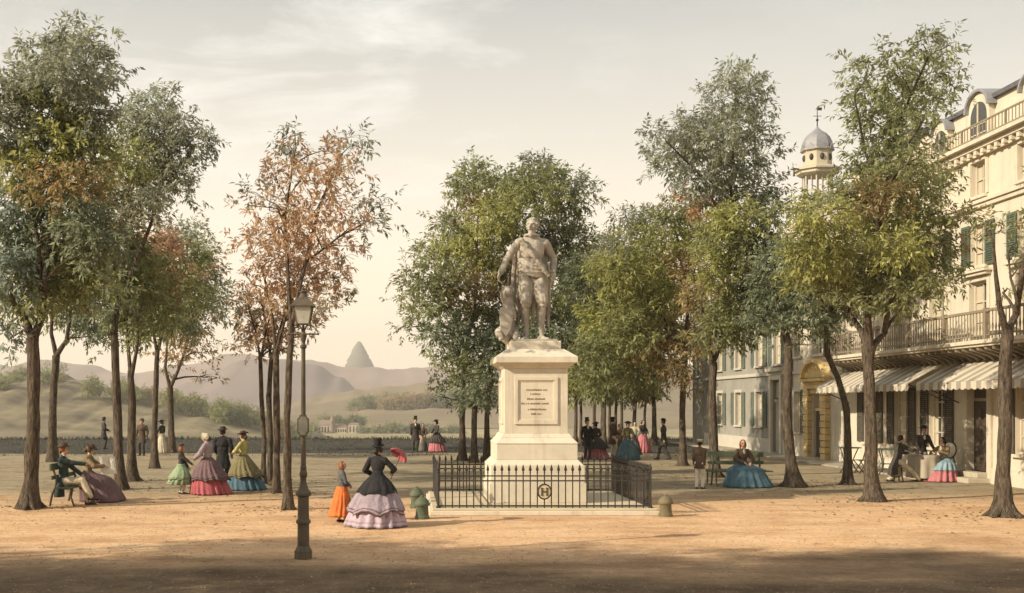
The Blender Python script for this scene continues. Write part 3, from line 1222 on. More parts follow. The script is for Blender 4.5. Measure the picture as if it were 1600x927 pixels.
mb.lathe([(.02, 19.0), (.16, 18.95), (.24, 18.6), (.30, 18.1), (.42, 17.85), (.38, 17.85), (.2, 18.4), (.02, 18.5)], n=18)
mb.tube([(0, 0, 19), (0, 0, 20.1)], .04, 6)
mb.build('bell', m_lead, tower, smooth=40)
mb = MB()
mb.lathe([(1.3, 19.9), (1.55, 20.05), (1.55, 20.2), (1.75, 20.3), (1.75, 20.45), (1.2, 20.62)], n=8, rot=R(22.5))
m_pale = mat('pale_ochre', (0.45, 0.40, 0.30), .85, .12, 1.5, .1)
mb.build('gallery', m_pale, tower)
mb = MB()
mb.bar((-1.6, -.6, 20.32), (-2.1, -.8, 20.32), .1, .1)
mb.tube([(-2.05, -.78, 20.28), (-2.05, -.78, 19.75)], [.04, .09], 8)
mb.build('hoist_beam', m_wood, tower)
mb = MB()
mb.lathe([(1.06, 20.6), (1.06, 21.75), (1.2, 21.85), (1.2, 21.95), (1.0, 22.0)], n=8, rot=R(22.5))
lan = mb.build('lantern', m_pale, tower)
for k in range(8):
    a = R(45 * k)
    c_ = Vector((math.cos(a) * .985, math.sin(a) * .985, 21.25))
    mb = MB()
    mb.ell(c_, (.16, .16, .26), None, 12, 8)
    mb.build('opening', m_iron, lan)
mb = MB()
for k in range(8):
    a = R(45 * k)
    d = Vector((math.cos(a), math.sin(a), 0))
    s = Vector((-math.sin(a), math.cos(a), 0))
    p0 = d * 1.08
    v = []
    for q in (0.0, .10):
        v += [p0 + d * q - s * .42 + Vector((0, 0, 21.8)), p0 + d * q + s * .42 + Vector((0, 0, 21.8)), p0 + d * q + Vector((0, 0, 22.3))]
    mb.add(v, [(0, 1, 2), (5, 4, 3), (0, 3, 4, 1), (1, 4, 5, 2), (2, 5, 3, 0)])
mb.build('gable', m_lead, tower)
mb = MB()
mb.lathe([(1.12, 21.9), (1.14, 22.15), (1.08, 22.5), (.92, 22.85), (.66, 23.15), (.36, 23.35), (.14, 23.55), (.06, 23.7)], n=8, rot=R(22.5))
mb.build('dome', m_lead, tower, smooth=30)
mb = MB()
mb.tube([(0, 0, 23.6), (0, 0, 25.2)], [.05, .02], 8)
mb.ell((0, 0, 24.2), .11)
mb.bar((-.3, 0, 24.5), (.3, 0, 24.5), .04, .04)
mb.bar((.0, 0, 25.05), (.35, 0, 25.05), .03, .22)
mb.build('weather_vane', m_iron, tower)

# ---------------------------------------------------------------- far chateau
CY = 700
cb = P(530, 677, CY)
ch = thing('chateau', 'small far chateau with pale walls at the foot of the hills', 'building', (cb.x, CY, cb.z - .4))
m_chw = mat('pale_far_wall', (0.50, 0.42, 0.30), .9, .1, .2, 0)
m_chr = mat('far_roof', (0.22, 0.17, 0.14), .9, .2, .3, 0)
for (x0, x1, h, rh, nw) in ((-13, -4, 5.5, 3.2, 5), (-4, 5, 4.0, 2.2, 6), (6, 12.5, 5.8, 1.2, 3)):
    mb = MB()
    mb.box(x0, x1, -3, 5, 0, h)
    wl = mb.build('wall', m_chw, ch)
    mb = MB()
    mb.add([(x0 - .3, -3.3, h), (x1 + .3, -3.3, h), (x1 + .3, 5.3, h), (x0 - .3, 5.3, h), (x0 + 1.5, 1, h + rh), (x1 - 1.5, 1, h + rh)],
           [(3, 2, 1, 0), (0, 1, 5, 4), (1, 2, 5), (2, 3, 4, 5), (3, 0, 4)])
    mb.build('roof', m_chr, ch)
    for i in range(nw):
        x = x0 + (x1 - x0) * (i + .5) / nw
        mb = MB()
        mb.box(x - .45, x + .45, -3.06, -2.98, 1.0, h - 1.0)
        mb.build('window', m_glass, ch)
mb = MB()
mb.lathe([(1.4, 0), (1.4, 8), (1.7, 8.1), (.7, 10.4), (.08, 13.2)], (-4.2, -3, 0), 12)
mb.build('turret', m_chr, ch)
# ================================================================== trees
def bark_material():
    m = mat('bark', (0.058, 0.044, 0.031), 0.95, 0.75, 5.0, 1.0, 14, 0.1, stretch=(4, 4, 0.8), col2=(0.115, 0.09, 0.066), dist=0.06)
    return m


def leaf_material():
    m = bpy.data.materials.new('leaf')
    m.use_nodes = True
    nt = m.node_tree
    L = nt.links.new
    b = nt.nodes['Principled BSDF']
    at = nd(nt, 'ShaderNodeAttribute', attribute_name='leaf_tint')
    b.inputs['Roughness'].default_value = 0.6
    b.inputs['Specular IOR Level'].default_value = 0.25
    L(at.outputs['Color'], b.inputs['Base Color'])
    tr = nd(nt, 'ShaderNodeBsdfTranslucent')
    L(at.outputs['Color'], tr.inputs['Color'])
    ms = nd(nt, 'ShaderNodeMixShader')
    ms.inputs[0].default_value = 0.50
    o = nt.nodes['Material Output']
    L(b.outputs[0], ms.inputs[1])
    L(tr.outputs[0], ms.inputs[2])
    L(ms.outputs[0], o.inputs['Surface'])
    return m


M_BARK = bark_material()
M_LEAF = leaf_material()
# leaf colours by kind of foliage
TINT = {
    'gg': (0.240, 0.240, 0.155),    # grey green
    'gr': (0.185, 0.200, 0.100),    # dark green
    'bg': (0.175, 0.205, 0.140),    # blue green
    'bl': (0.200, 0.235, 0.205),    # bluish
    'yg': (0.285, 0.285, 0.098),    # yellow green
    'ol': (0.240, 0.245, 0.100),    # olive
    'ru': (0.250, 0.165, 0.085),    # rusty
    'br': (0.400, 0.285, 0.185),    # autumn brown
    'or': (0.430, 0.235, 0.120),    # orange
}


def leaf_mesh(name, clumps, seed, leaf=0.2, per_m2=46.0, cap=30000, mult=10.0):
    """clumps: (centre, (rx, ry, rz), tint, density): sprays of leaves spread through each clump's volume"""
    r = np.random.default_rng(seed)
    B, D, TI = [], [], []
    leaf = leaf * 0.84
    for c, rad, tint, dens in clumps:
        area = PI * rad[0] * rad[2]
        ns = max(4, int(mult * per_m2 * dens * area / 9.0 * (0.2 / leaf) ** 1.6))
        u = r.normal(size=(ns, 3))
        u /= np.linalg.norm(u, axis=1)[:, None]
        q = r.uniform(size=ns) ** (1 / 2.0)
        # uneven outline: lobes
        sd = r.uniform(0, 6)
        lob = 1 + 0.42 * np.sin(u[:, 0] * 4.3 + sd) * np.cos(u[:, 2] * 5.2 + sd * 2) + 0.20 * np.sin(u[:, 2] * 11 + sd + u[:, 1] * 6) + 0.12 * r.normal(size=ns)
        p = np.array(c) + u * (q * lob)[:, None] * np.array(rad)
        d = u * 0.9 + r.normal(size=(ns, 3)) * 0.55 + np.array([0, 0, 0.22])
        d /= np.linalg.norm(d, axis=1)[:, None]
        col = np.array(TINT[tint])
        alt = np.array(TINT[{'gg': 'bl', 'gr': 'ol', 'bg': 'gr', 'bl': 'bg', 'yg': 'ol', 'ol': 'gr', 'ru': 'ol', 'br': 'or', 'or': 'br'}[tint]])
        ct = r.uniform(0.8, 1.2)
        for k in range(9):
            t = (k + 1) / 9.0
            side = r.normal(size=(ns, 3))
            side -= d * (side * d).sum(1)[:, None]
            side /= np.linalg.norm(side, axis=1)[:, None] + 1e-6
            b = p + d * (leaf * 2.0 * t)[..., None] if hasattr(t, '__len__') else p + d * (leaf * 2.0 * t)
            ld = d * 0.55 + side * (0.85 if k < 8 else 0.1) + np.array([0, 0, -0.30])
            ld /= np.linalg.norm(ld, axis=1)[:, None]
            B.append(b)
            D.append(ld)
            f = r.uniform(size=(ns, 1)) ** 1.5 * 0.8
            TI.append((col * (1 - f) + alt * f) * ct * r.uniform(0.65, 1.35, (ns, 1)))
    B, D, TI = np.concatenate(B), np.concatenate(D), np.concatenate(TI)
    n = len(B)
    if n > cap * mult:
        k = r.permutation(n)[:int(cap * mult)]
        B, D, TI = B[k], D[k], TI[k]
        n = len(B)
    Ln = leaf * r.uniform(0.55, 1.4, (n, 1))
    W = Ln * r.uniform(0.26, 0.40, (n, 1))
    up = r.normal(size=(n, 3)) * 0.5 + np.array([0, 0, 1.0])
    S = np.cross(D, up)
    S /= np.linalg.norm(S, axis=1)[:, None] + 1e-6
    N = np.cross(S, D)
    V = np.empty((n, 4, 3), dtype=np.float32)
    V[:, 0] = B
    V[:, 1] = B + D * Ln * 0.45 + S * W * 0.5 + N * W * 0.18
    V[:, 2] = B + D * Ln - N * Ln * 0.12
    V[:, 3] = B + D * Ln * 0.45 - S * W * 0.5 + N * W * 0.18
    me = bpy.data.meshes.new(name)
    me.vertices.add(4 * n)
    me.vertices.foreach_set('co', V.reshape(-1))
    me.loops.add(4 * n)
    me.loops.foreach_set('vertex_index', np.arange(4 * n, dtype=np.int32))
    me.polygons.add(n)
    me.polygons.foreach_set('loop_start', np.arange(0, 4 * n, 4, dtype=np.int32))
    me.polygons.foreach_set('loop_total', np.full(n, 4, dtype=np.int32))
    me.update(calc_edges=True)
    at = me.attributes.new('leaf_tint', 'FLOAT_COLOR', 'POINT')
    C = np.ones((n, 4, 4), dtype=np.float32)
    C[:, :, :3] = np.clip(TI * 1.34, 0.01, 0.62)[:, None, :]
    at.data.foreach_set('color', C.reshape(-1))
    return me


N_LEAVES = 0


def tree(label, base, trunk, limbs, clumps, seed, leaf=0.2, per=46.0, cap=30000, group='trees of the promenade', halfdepth=None, name='tree', cat='tree'):
    """base (px, py) of the trunk foot fixes the tree's distance; trunk and limbs are pixel paths with widths; clumps
    are pixel ellipses that become leaf volumes at real depth inside the crown"""
    global N_LEAVES
    g = G(*base)
    Y = g.y
    k = Y / F
    rr = random.Random(seed)
    root = thing(name, label, cat, g, 0, group)

    def loc(px, py, dy=0.0):
        p = P(px, py, Y + dy)
        # keep the same picture spot although the depth differs by dy
        return p - g

    pts = [loc(px, py, 0) for px, py, wd in trunk]
    wds = [wd * k / 2 for px, py, wd in trunk]
    # flare at the foot, finer path
    fp, fr = [], []
    for i in range(len(pts) - 1):
        m = 5
        for j in range(m):
            t = j / m
            fp.append(pts[i].lerp(pts[i + 1], t) + Vector((0, 0.04 * math.sin(i * 2.1 + j * 0.5 + seed), 0)))
            fr.append(wds[i] + (wds[i + 1] - wds[i]) * t)
    fp.append(pts[-1])
    fr.append(wds[-1])
    fp[0] = fp[0] - Vector((0, 0, 0.06))
    flare = [1.75, 1.34, 1.14, 1.05]
    for i, s in enumerate(flare):
        fr[i] = fr[i] * s if i else fr[i] * s
    mb = MB()
    mb.tube(fp, fr, 14, wob=0.22, seed=seed)
    tips = [(fp[i], fr[i]) for i in range(len(fp) // 2, len(fp))]
    # surface roots
    for q in range(4):
        a = rr.uniform(0, 2 * PI)
        d = Vector((math.cos(a), math.sin(a), 0))
        r0 = wds[0]
        mb.tube([d * r0 * 0.4 + Vector((0, 0, r0 * 1.8)), d * r0 * 1.25 + Vector((0, 0, r0 * 0.5)), d * r0 * 2.4 + Vector((0, 0, -0.03))],
                [r0 * 0.5, r0 * 0.4, r0 * 0.12], 7)
    for lb in limbs:
        lp = [loc(px, py, 0.25 * i * (1 if rr.random() < .5 else -1)) for i, (px, py, wd) in enumerate(lb)]
        lr = [wd * k / 2 for px, py, wd in lb]
        q, s = [], []
        for i in range(len(lp) - 1):
            for j in range(4):
                t = j / 4
                q.append(lp[i].lerp(lp[i + 1], t))
                s.append(lr[i] + (lr[i + 1] - lr[i]) * t)
        q.append(lp[-1])
        s.append(lr[-1])
        mb.tube(q, s, 10, wob=0.15, seed=seed + 3)
        tips += [(q[i], s[i]) for i in range(2, len(q))]
    # clumps into the crown's volume
    cl = []
    if halfdepth is None:
        xs = [c[0] for c in clumps]
        halfdepth = max(0.8, 0.36 * (max(xs) - min(xs) + 60) * k)
    for c in clumps:
        px, py, rx, ry, tint = c[:5]
        dens = c[5] if len(c) > 5 else 1.0
        dy = rr.uniform(-1, 1) * halfdepth
        kk = (Y + dy) / F
        cl.append((loc(px, py, dy), (rx * kk * 1.0, (rx + ry) * 0.5 * kk, ry * kk * 1.04), tint, dens))
    # branches from the limbs to the clumps
    for c, rad, tint, dens in cl:
        best = None
        for p, r_ in tips:
            d = (c - p).length + max(0, p.z - c.z + 0.2) * 2.5
            if best is None or d < best[0]:
                best = (d, p, r_)
        p, r_ = best[1], best[2]
        r1 = max(0.012, min(r_ * 0.6, 0.02 + 0.018 * (c - p).length))
        mid_ = p.lerp(c, 0.5) + Vector((rr.uniform(-.2, .2), rr.uniform(-.2, .2), rr.uniform(-.05, .3)))
        ring = [p, p.lerp(mid_, .5) + Vector((0, 0, .05)), mid_, mid_.lerp(c, .6), c]
        mb.tube(ring, [r1, r1 * .85, r1 * .65, r1 * .45, r1 * .25], 6)
        tips.append((mid_, r1 * .65))
        tips.append((c, r1 * .35))
        for q in range(6):
            d = Vector((rr.gauss(0, 1), rr.gauss(0, 1), rr.gauss(0.2, .8))).normalized()
            e_ = c + Vector((d.x * rad[0], d.y * rad[1], d.z * rad[2])) * .9
            s0 = mid_.lerp(c, rr.uniform(.3, 1))
            mb.tube([s0, s0.lerp(e_, .5) + Vector((0, 0, .06)), e_], [r1 * .3, r1 * .2, .006], 4)
    mb.build('trunk', M_BARK, root, smooth=60)
    me = leaf_mesh('crown', cl, seed, leaf, per, cap)
    N_LEAVES += len(me.polygons)
    link('crown', me, M_LEAF, root)
    return root


# ---- left group
tree('tallest tree at the left edge, with a thick forked trunk by the bench', (45, 795),
     [(45, 795, 27), (49, 740, 22), (53, 670, 20), (52, 590, 18), (51, 528, 19)],
     [[(51, 530, 14), (40, 500, 11), (20, 470, 7), (5, 430, 5)], [(52, 530, 14), (66, 495, 11), (70, 440, 9), (80, 340, 7), (88, 240, 5), (105, 130, 3)],
      [(66, 480, 8), (60, 380, 6), (35, 260, 4)]],
     [(108, 62, 34, 24, 'gg'), (75, 72, 30, 18, 'gg'), (150, 66, 32, 16, 'gg', .8), (95, 105, 52, 34, 'gg'), (150, 110, 36, 28, 'gg'), (60, 120, 36, 20, 'gg'),
      (30, 130, 40, 26, 'gg'), (160, 100, 24, 16, 'gg', .7), (110, 150, 55, 30, 'gg'), (165, 128, 22, 12, 'gg', .6), (5, 165, 40, 40, 'gg'),
      (60, 180, 55, 40, 'yg'), (120, 195, 50, 40, 'yg'), (20, 215, 45, 40, 'gg'), (85, 235, 60, 35, 'yg'), (150, 185, 36, 30, 'gg'),
      (135, 240, 45, 35, 'ol'), (30, 265, 45, 35, 'yg'), (90, 285, 55, 30, 'ru'), (135, 290, 40, 28, 'ru'),
      (25, 310, 50, 36, 'bl'), (80, 335, 60, 45, 'bg'), (130, 350, 50, 42, 'bg'), (45, 385, 55, 45, 'bg'), (110, 400, 60, 42, 'gr'), (160, 385, 40, 40, 'bg'),
      (10, 430, 45, 45, 'bl'), (70, 440, 58, 40, 'gr'), (140, 440, 46, 38, 'gr'), (20, 485, 30, 26, 'bl'), (50, 470, 46, 26, 'gr'), (18, 528, 18, 26, 'bl', .7), (0, 380, 40, 40, 'bg')],
     1, leaf=.20, per=62, cap=46000)
tree('slim forked tree just behind the seated couple', (82, 722),
     [(82, 722, 14), (82, 660, 13), (84, 600, 11), (88, 556, 12)],
     [[(88, 556, 8), (80, 520, 6), (82, 470, 4)], [(88, 556, 9), (104, 532, 7), (110, 490, 5), (112, 440, 4)]],
     [(85, 450, 40, 30, 'gr'), (120, 460, 40, 32, 'bg'), (150, 490, 36, 30, 'bg'), (145, 525, 30, 22, 'gr', .8), (90, 490, 36, 22, 'gr', .8), (120, 500, 30, 18, 'bg'), (60, 420, 40, 30, 'gr'), (110, 415, 45, 35, 'gr')],
     2, leaf=.25, per=46)
tree('leaning tree right of the seated couple, with a rust and green crown', (190, 765),
     [(190, 765, 19), (186, 710, 15), (183, 640, 13), (180, 560, 12), (178, 500, 12)],
     [[(178, 510, 9), (172, 450, 7), (185, 360, 5), (215, 260, 4)], [(178, 505, 9), (200, 440, 7), (240, 340, 5), (262, 220, 3)]],
     [(232, 168, 34, 22, 'gg'), (268, 158, 26, 14, 'gg', .8), (215, 195, 34, 24, 'gg'), (275, 190, 30, 16, 'gg', .8), (245, 205, 42, 26, 'gg'), (300, 225, 36, 16, 'gg'), (330, 218, 22, 9, 'gg', .7),
      (215, 240, 46, 26, 'yg'), (265, 245, 44, 24, 'gg'), (190, 265, 46, 30, 'ol'), (240, 285, 50, 26, 'yg'), (285, 272, 30, 16, 'gg', .8), (180, 305, 46, 26, 'ru'), (225, 320, 40, 22, 'gg'), (280, 300, 32, 16, 'gg', .7),
      (195, 340, 44, 28, 'ru'), (180, 380, 46, 34, 'gr'), (215, 410, 46, 36, 'gr'), (175, 430, 50, 34, 'ol'), (210, 460, 46, 30, 'gr'), (165, 475, 40, 28, 'bg'), (200, 500, 34, 22, 'gr')],
     3, leaf=.20, per=60, cap=36000)
tree('thin upright tree between the leaning tree and the park strollers', (207, 752),
     [(207, 752, 16), (205, 700, 13), (206, 630, 12), (204, 580, 10)],
     [[(204, 585, 7), (200, 540, 5), (195, 480, 4)], [(205, 590, 7), (214, 545, 5), (220, 470, 4)]],
     [(245, 390, 40, 30, 'br'), (215, 430, 44, 34, 'gr'), (255, 435, 42, 32, 'ru'), (215, 480, 44, 30, 'gr'), (255, 490, 40, 28, 'gr'), (190, 510, 30, 20, 'bg'), (225, 520, 34, 18, 'gr', .8)],
     4, leaf=.22, per=52)
tree('thin dark tree behind the two far men on the left', (242, 732),
     [(242, 732, 11), (241, 670, 9), (244, 600, 8), (246, 550, 8)],
     [[(246, 555, 6), (240, 520, 4), (235, 470, 3)], [(246, 552, 6), (256, 510, 4), (265, 450, 3)]],
     [(275, 370, 30, 20, 'gg'), (255, 400, 36, 24, 'br'), (300, 395, 34, 22, 'gr'), (280, 430, 42, 28, 'ol'), (320, 430, 24, 16, 'gg', .7), (245, 450, 36, 28, 'gr'), (290, 465, 40, 26, 'gr'), (250, 490, 36, 24, 'gr'), (280, 505, 36, 20, 'bg', .8), (240, 520, 30, 14, 'gr', .7)],
     5, leaf=.26, per=50)
tree('forked tree with sparse rusty lower twigs, right end of the left group', (268, 708),
     [(268, 708, 11), (267, 650, 9), (266, 606, 9)],
     [[(266, 606, 6), (258, 575, 5), (262, 530, 3), (270, 470, 2)], [(266, 606, 6), (278, 580, 5), (292, 540, 3), (310, 480, 2)]],
     [(300, 360, 24, 12, 'gg', .7), (320, 385, 24, 14, 'gg', .7), (310, 420, 32, 22, 'br'), (345, 455, 26, 14, 'gg', .6), (320, 460, 34, 22, 'gr'), (285, 480, 36, 26, 'ol'), (330, 490, 28, 16, 'gg', .7), (300, 515, 38, 20, 'ru'), (280, 545, 34, 18, 'or', .6), (318, 552, 26, 12, 'ru', .6), (325, 590, 22, 8, 'ru', .35), (270, 575, 24, 10, 'ru', .4), (345, 480, 20, 8, 'gg', .4)],
     6, leaf=.28, per=48)

# ---- autumn group by the lamp
tree('autumn brown tree with the tallest spreading crown, behind the lamp post', (450, 797),
     [(450, 797, 14), (449, 730, 12), (449, 650, 11), (452, 570, 11), (456, 500, 9)],
     [[(455, 510, 7), (450, 430, 6), (445, 340, 4), (462, 230, 3)], [(456, 505, 7), (475, 420, 6), (500, 320, 5), (535, 240, 3)], [(478, 410, 4), (530, 370, 3), (585, 340, 2)]],
     [(462, 212, 24, 16, 'gg', .7), (455, 240, 34, 22, 'br', .8), (430, 268, 26, 14, 'br', .7), (440, 235, 18, 10, 'gg', .5), (548, 214, 28, 14, 'gg', .7), (565, 232, 24, 14, 'gg', .6), (525, 238, 34, 20, 'br', .8), (490, 262, 34, 18, 'br', .7),
      (545, 262, 26, 14, 'br', .7), (465, 285, 38, 20, 'br', .8), (515, 285, 40, 18, 'br', .8), (395, 302, 24, 10, 'gg', .6), (420, 318, 34, 16, 'br', .8), (395, 322, 26, 12, 'br', .6), (500, 320, 40, 20, 'br', .8), (455, 335, 44, 24, 'br'), (580, 310, 32, 12, 'gg', .6), (560, 325, 34, 14, 'br', .8), (600, 318, 14, 8, 'gg', .5),
      (525, 345, 42, 18, 'br', .8), (595, 350, 22, 10, 'gg', .6), (570, 360, 34, 12, 'gg', .6), (480, 370, 50, 26, 'br'), (430, 360, 40, 18, 'br', .8), (540, 385, 30, 12, 'br', .5)],
     7, leaf=.17, per=36, cap=26000)
tree('autumn brown tree, second from the lamp post in its row', (431, 771),
     [(431, 771, 11), (433, 700, 10), (432, 620, 10), (431, 550, 9)],
     [[(431, 555, 6), (425, 490, 4), (410, 420, 3)], [(431, 552, 6), (450, 480, 5), (480, 410, 3)]],
     [(385, 370, 24, 10, 'br', .7), (410, 385, 34, 16, 'br', .8), (450, 400, 46, 24, 'br'), (505, 405, 40, 20, 'br'), (540, 400, 22, 9, 'gg', .5), (420, 425, 36, 20, 'br'), (470, 435, 46, 24, 'br'), (520, 435, 34, 16, 'or', .7), (440, 465, 44, 22, 'br'), (500, 460, 38, 18, 'br', .8), (550, 445, 22, 9, 'gg', .5), (385, 430, 20, 10, 'or', .6)],
     8, leaf=.19, per=36)
tree('slender autumn tree, third from the lamp post in its row', (421, 753),
     [(421, 753, 9), (423, 690, 8), (420, 620, 8), (424, 560, 7)],
     [[(424, 565, 5), (416, 510, 4), (405, 450, 3)], [(424, 562, 5), (436, 520, 4), (450, 470, 3)]],
     [(380, 460, 22, 10, 'br', .6), (405, 475, 34, 18, 'br'), (445, 485, 42, 22, 'br'), (490, 490, 34, 16, 'br', .8), (525, 475, 26, 10, 'gg', .5), (400, 505, 34, 16, 'br', .8), (440, 515, 38, 18, 'or', .8), (480, 515, 28, 12, 'br', .6)],
     9, leaf=.2, per=36)
tree('thinnest autumn tree, farthest left of the row by the lamp', (411, 756),
     [(411, 756, 8), (413, 690, 7), (408, 620, 7), (407, 560, 6)],
     [[(407, 565, 4), (400, 520, 3), (388, 480, 2)], [(407, 562, 4), (415, 520, 3), (425, 480, 2)]],
     [(380, 495, 22, 12, 'gg', .6), (405, 520, 30, 14, 'br', .8), (430, 535, 28, 12, 'or', .8), (385, 530, 26, 12, 'br', .6), (400, 550, 26, 10, 'br', .6), (445, 550, 22, 9, 'gg', .5), (380, 470, 18, 10, 'br', .6)],
     10, leaf=.2, per=44)

# ---- behind the monument, left
tree('leafy tree showing farthest left behind the monument', (723, 720),
     [(723, 720, 10), (722, 660, 9), (724, 600, 9), (728, 540, 9)],
     [[(728, 545, 6), (712, 500, 5), (690, 440, 3)], [(728, 542, 6), (742, 480, 5), (745, 380, 4), (748, 300, 2)]],
     [(745, 268, 30, 16, 'gr'), (725, 292, 32, 18, 'gr'), (770, 292, 32, 18, 'gr'), (745, 320, 44, 22, 'ru'), (700, 345, 26, 14, 'gr', .8), (715, 365, 40, 20, 'gr'), (665, 388, 24, 12, 'gr', .7), (680, 405, 34, 16, 'gr'), (720, 400, 44, 24, 'yg'),
      (650, 440, 34, 14, 'gr', .8), (685, 440, 44, 20, 'gr'), (640, 470, 26, 12, 'gr', .7), (675, 480, 42, 20, 'gr'), (725, 450, 46, 24, 'ru'), (635, 512, 22, 10, 'gr', .5), (690, 520, 46, 20, 'bg'), (735, 500, 46, 26, 'gr')],
     11, leaf=.24, per=58)
tree('low crowned dark tree left of the pedestal, second behind the monument', (741, 723),
     [(741, 723, 10), (741, 670, 9), (742, 620, 9)],
     [[(742, 625, 6), (730, 590, 4), (715, 550, 3)], [(742, 622, 6), (752, 580, 4), (760, 530, 3)]],
     [(720, 545, 46, 20, 'bg'), (765, 540, 40, 24, 'bg'), (690, 560, 22, 9, 'gr', .5), (735, 575, 44, 20, 'gr'), (770, 580, 32, 22, 'bg'), (715, 605, 34, 14, 'bg', .8), (755, 610, 36, 16, 'bg'), (695, 590, 20, 8, 'bg', .5), (735, 632, 30, 10, 'bg', .7), (690, 620, 16, 7, 'bg', .4), (770, 630, 26, 10, 'bg', .6)],
     12, leaf=.24, per=56)
tree('bright yellow green tree directly behind the statue', (760, 722),
     [(760, 722, 9), (761, 650, 8), (768, 560, 8)],
     [[(768, 565, 6), (790, 470, 5), (810, 340, 3)], [(768, 560, 6), (830, 470, 5), (870, 360, 3)]],
     [(835, 258, 28, 12, 'gg'), (820, 280, 38, 18, 'gr'), (860, 280, 34, 18, 'gr'), (895, 288, 34, 14, 'gg'), (915, 300, 20, 9, 'gg', .6), (800, 305, 36, 20, 'yg'), (840, 310, 44, 24, 'ol'), (885, 320, 40, 22, 'gr'), (775, 340, 40, 24, 'yg'), (760, 375, 44, 26, 'yg'), (815, 360, 46, 30, 'ol'),
      (865, 365, 44, 28, 'gr'), (900, 375, 32, 26, 'gr'), (755, 415, 46, 24, 'yg'), (800, 420, 46, 30, 'ol'), (860, 420, 50, 34, 'gr'), (905, 430, 32, 30, 'bg'), (780, 470, 48, 30, 'ru'), (850, 475, 50, 32, 'gr'), (900, 485, 34, 30, 'bg'), (790, 515, 40, 24, 'bg'), (870, 530, 44, 30, 'bg'), (830, 540, 44, 26, 'bg')],
     13, leaf=.25, per=62, cap=40000)

# ---- avenue behind the monument, right (far, slender)
rr = random.Random(21)
AV = [(899, 697, 6), (907, 693, 5), (929, 695, 6), (944, 700, 7), (953, 690, 5), (962, 694, 5), (971, 691, 5), (992, 697, 7), (1008, 690, 5), (1022, 696, 8), (940, 685, 5)]
where = ['nearest the pedestal', 'second from the pedestal', 'behind the man in the waistcoat', 'behind the red skirted woman', 'slender, behind the dark coated man',
         'slender, left of the woman in blue', 'slender, above the woman in blue', 'sturdy, above the red dressed woman', 'slender, right of the red dressed woman',
         'stoutest, left of the walking man', 'hidden deepest in its row']
for i, (x, y, wd) in enumerate(AV):
    cl = []
    top = rr.choice([395, 410, 430, 450])
    for q in range(9):
        t = q / 8
        cl.append((x + rr.uniform(-22, 22), 608 - t * (608 - top) + rr.uniform(-8, 8), rr.uniform(18, 28) * (1.1 - .5 * t), rr.uniform(13, 20), rr.choice(['yg', 'ol', 'gr', 'gr', 'bg', 'ru', 'yg'])))
    tree('thin avenue tree %s, behind the far strollers' % where[i], (x, y),
         [(x, y, wd), (x + rr.uniform(-1, 1), y - 40, wd * .85), (x + rr.uniform(-2, 2), 610, wd * .75), (x + rr.uniform(-3, 3), 520, wd * .5)], [],
         cl, 30 + i, leaf=.34, per=50, group='avenue trees behind the far strollers')

# ---- right
tree('yellow green tree left of the grey house, its trunk bare up high', (1066, 728),
     [(1066, 728, 12), (1066, 680, 10), (1067, 620, 9), (1070, 560, 9)],
     [[(1070, 565, 7), (1040, 500, 5), (990, 440, 4)], [(1070, 560, 7), (1075, 480, 5), (1060, 380, 4), (1050, 330, 3)]],
     [(985, 338, 26, 12, 'gg', .8), (1010, 348, 32, 16, 'gg'), (1070, 318, 30, 16, 'ru'), (1050, 345, 40, 20, 'ol'), (960, 385, 28, 16, 'gg', .8), (990, 380, 44, 24, 'yg'), (1045, 385, 48, 28, 'yg'), (1100, 365, 40, 26, 'yg'), (940, 425, 30, 20, 'yg'), (975, 425, 46, 28, 'yg'), (1030, 430, 48, 30, 'yg'), (1085, 420, 44, 28, 'ru'),
      (925, 465, 24, 20, 'gg', .8), (955, 470, 44, 28, 'yg'), (1010, 475, 48, 30, 'yg'), (1065, 470, 46, 30, 'yg'), (935, 510, 34, 26, 'yg'), (985, 520, 48, 30, 'ol'), (1040, 520, 46, 28, 'ru'), (925, 550, 26, 24, 'gr'), (965, 560, 44, 28, 'ol'), (1020, 560, 46, 28, 'ru'), (1070, 530, 34, 24, 'ru'), (1060, 580, 36, 18, 'ru', .7), (985, 590, 40, 18, 'gr', .8), (930, 590, 30, 18, 'gr', .8), (1080, 610, 14, 8, 'ru', .4)],
     41, leaf=.25, per=62, cap=46000)
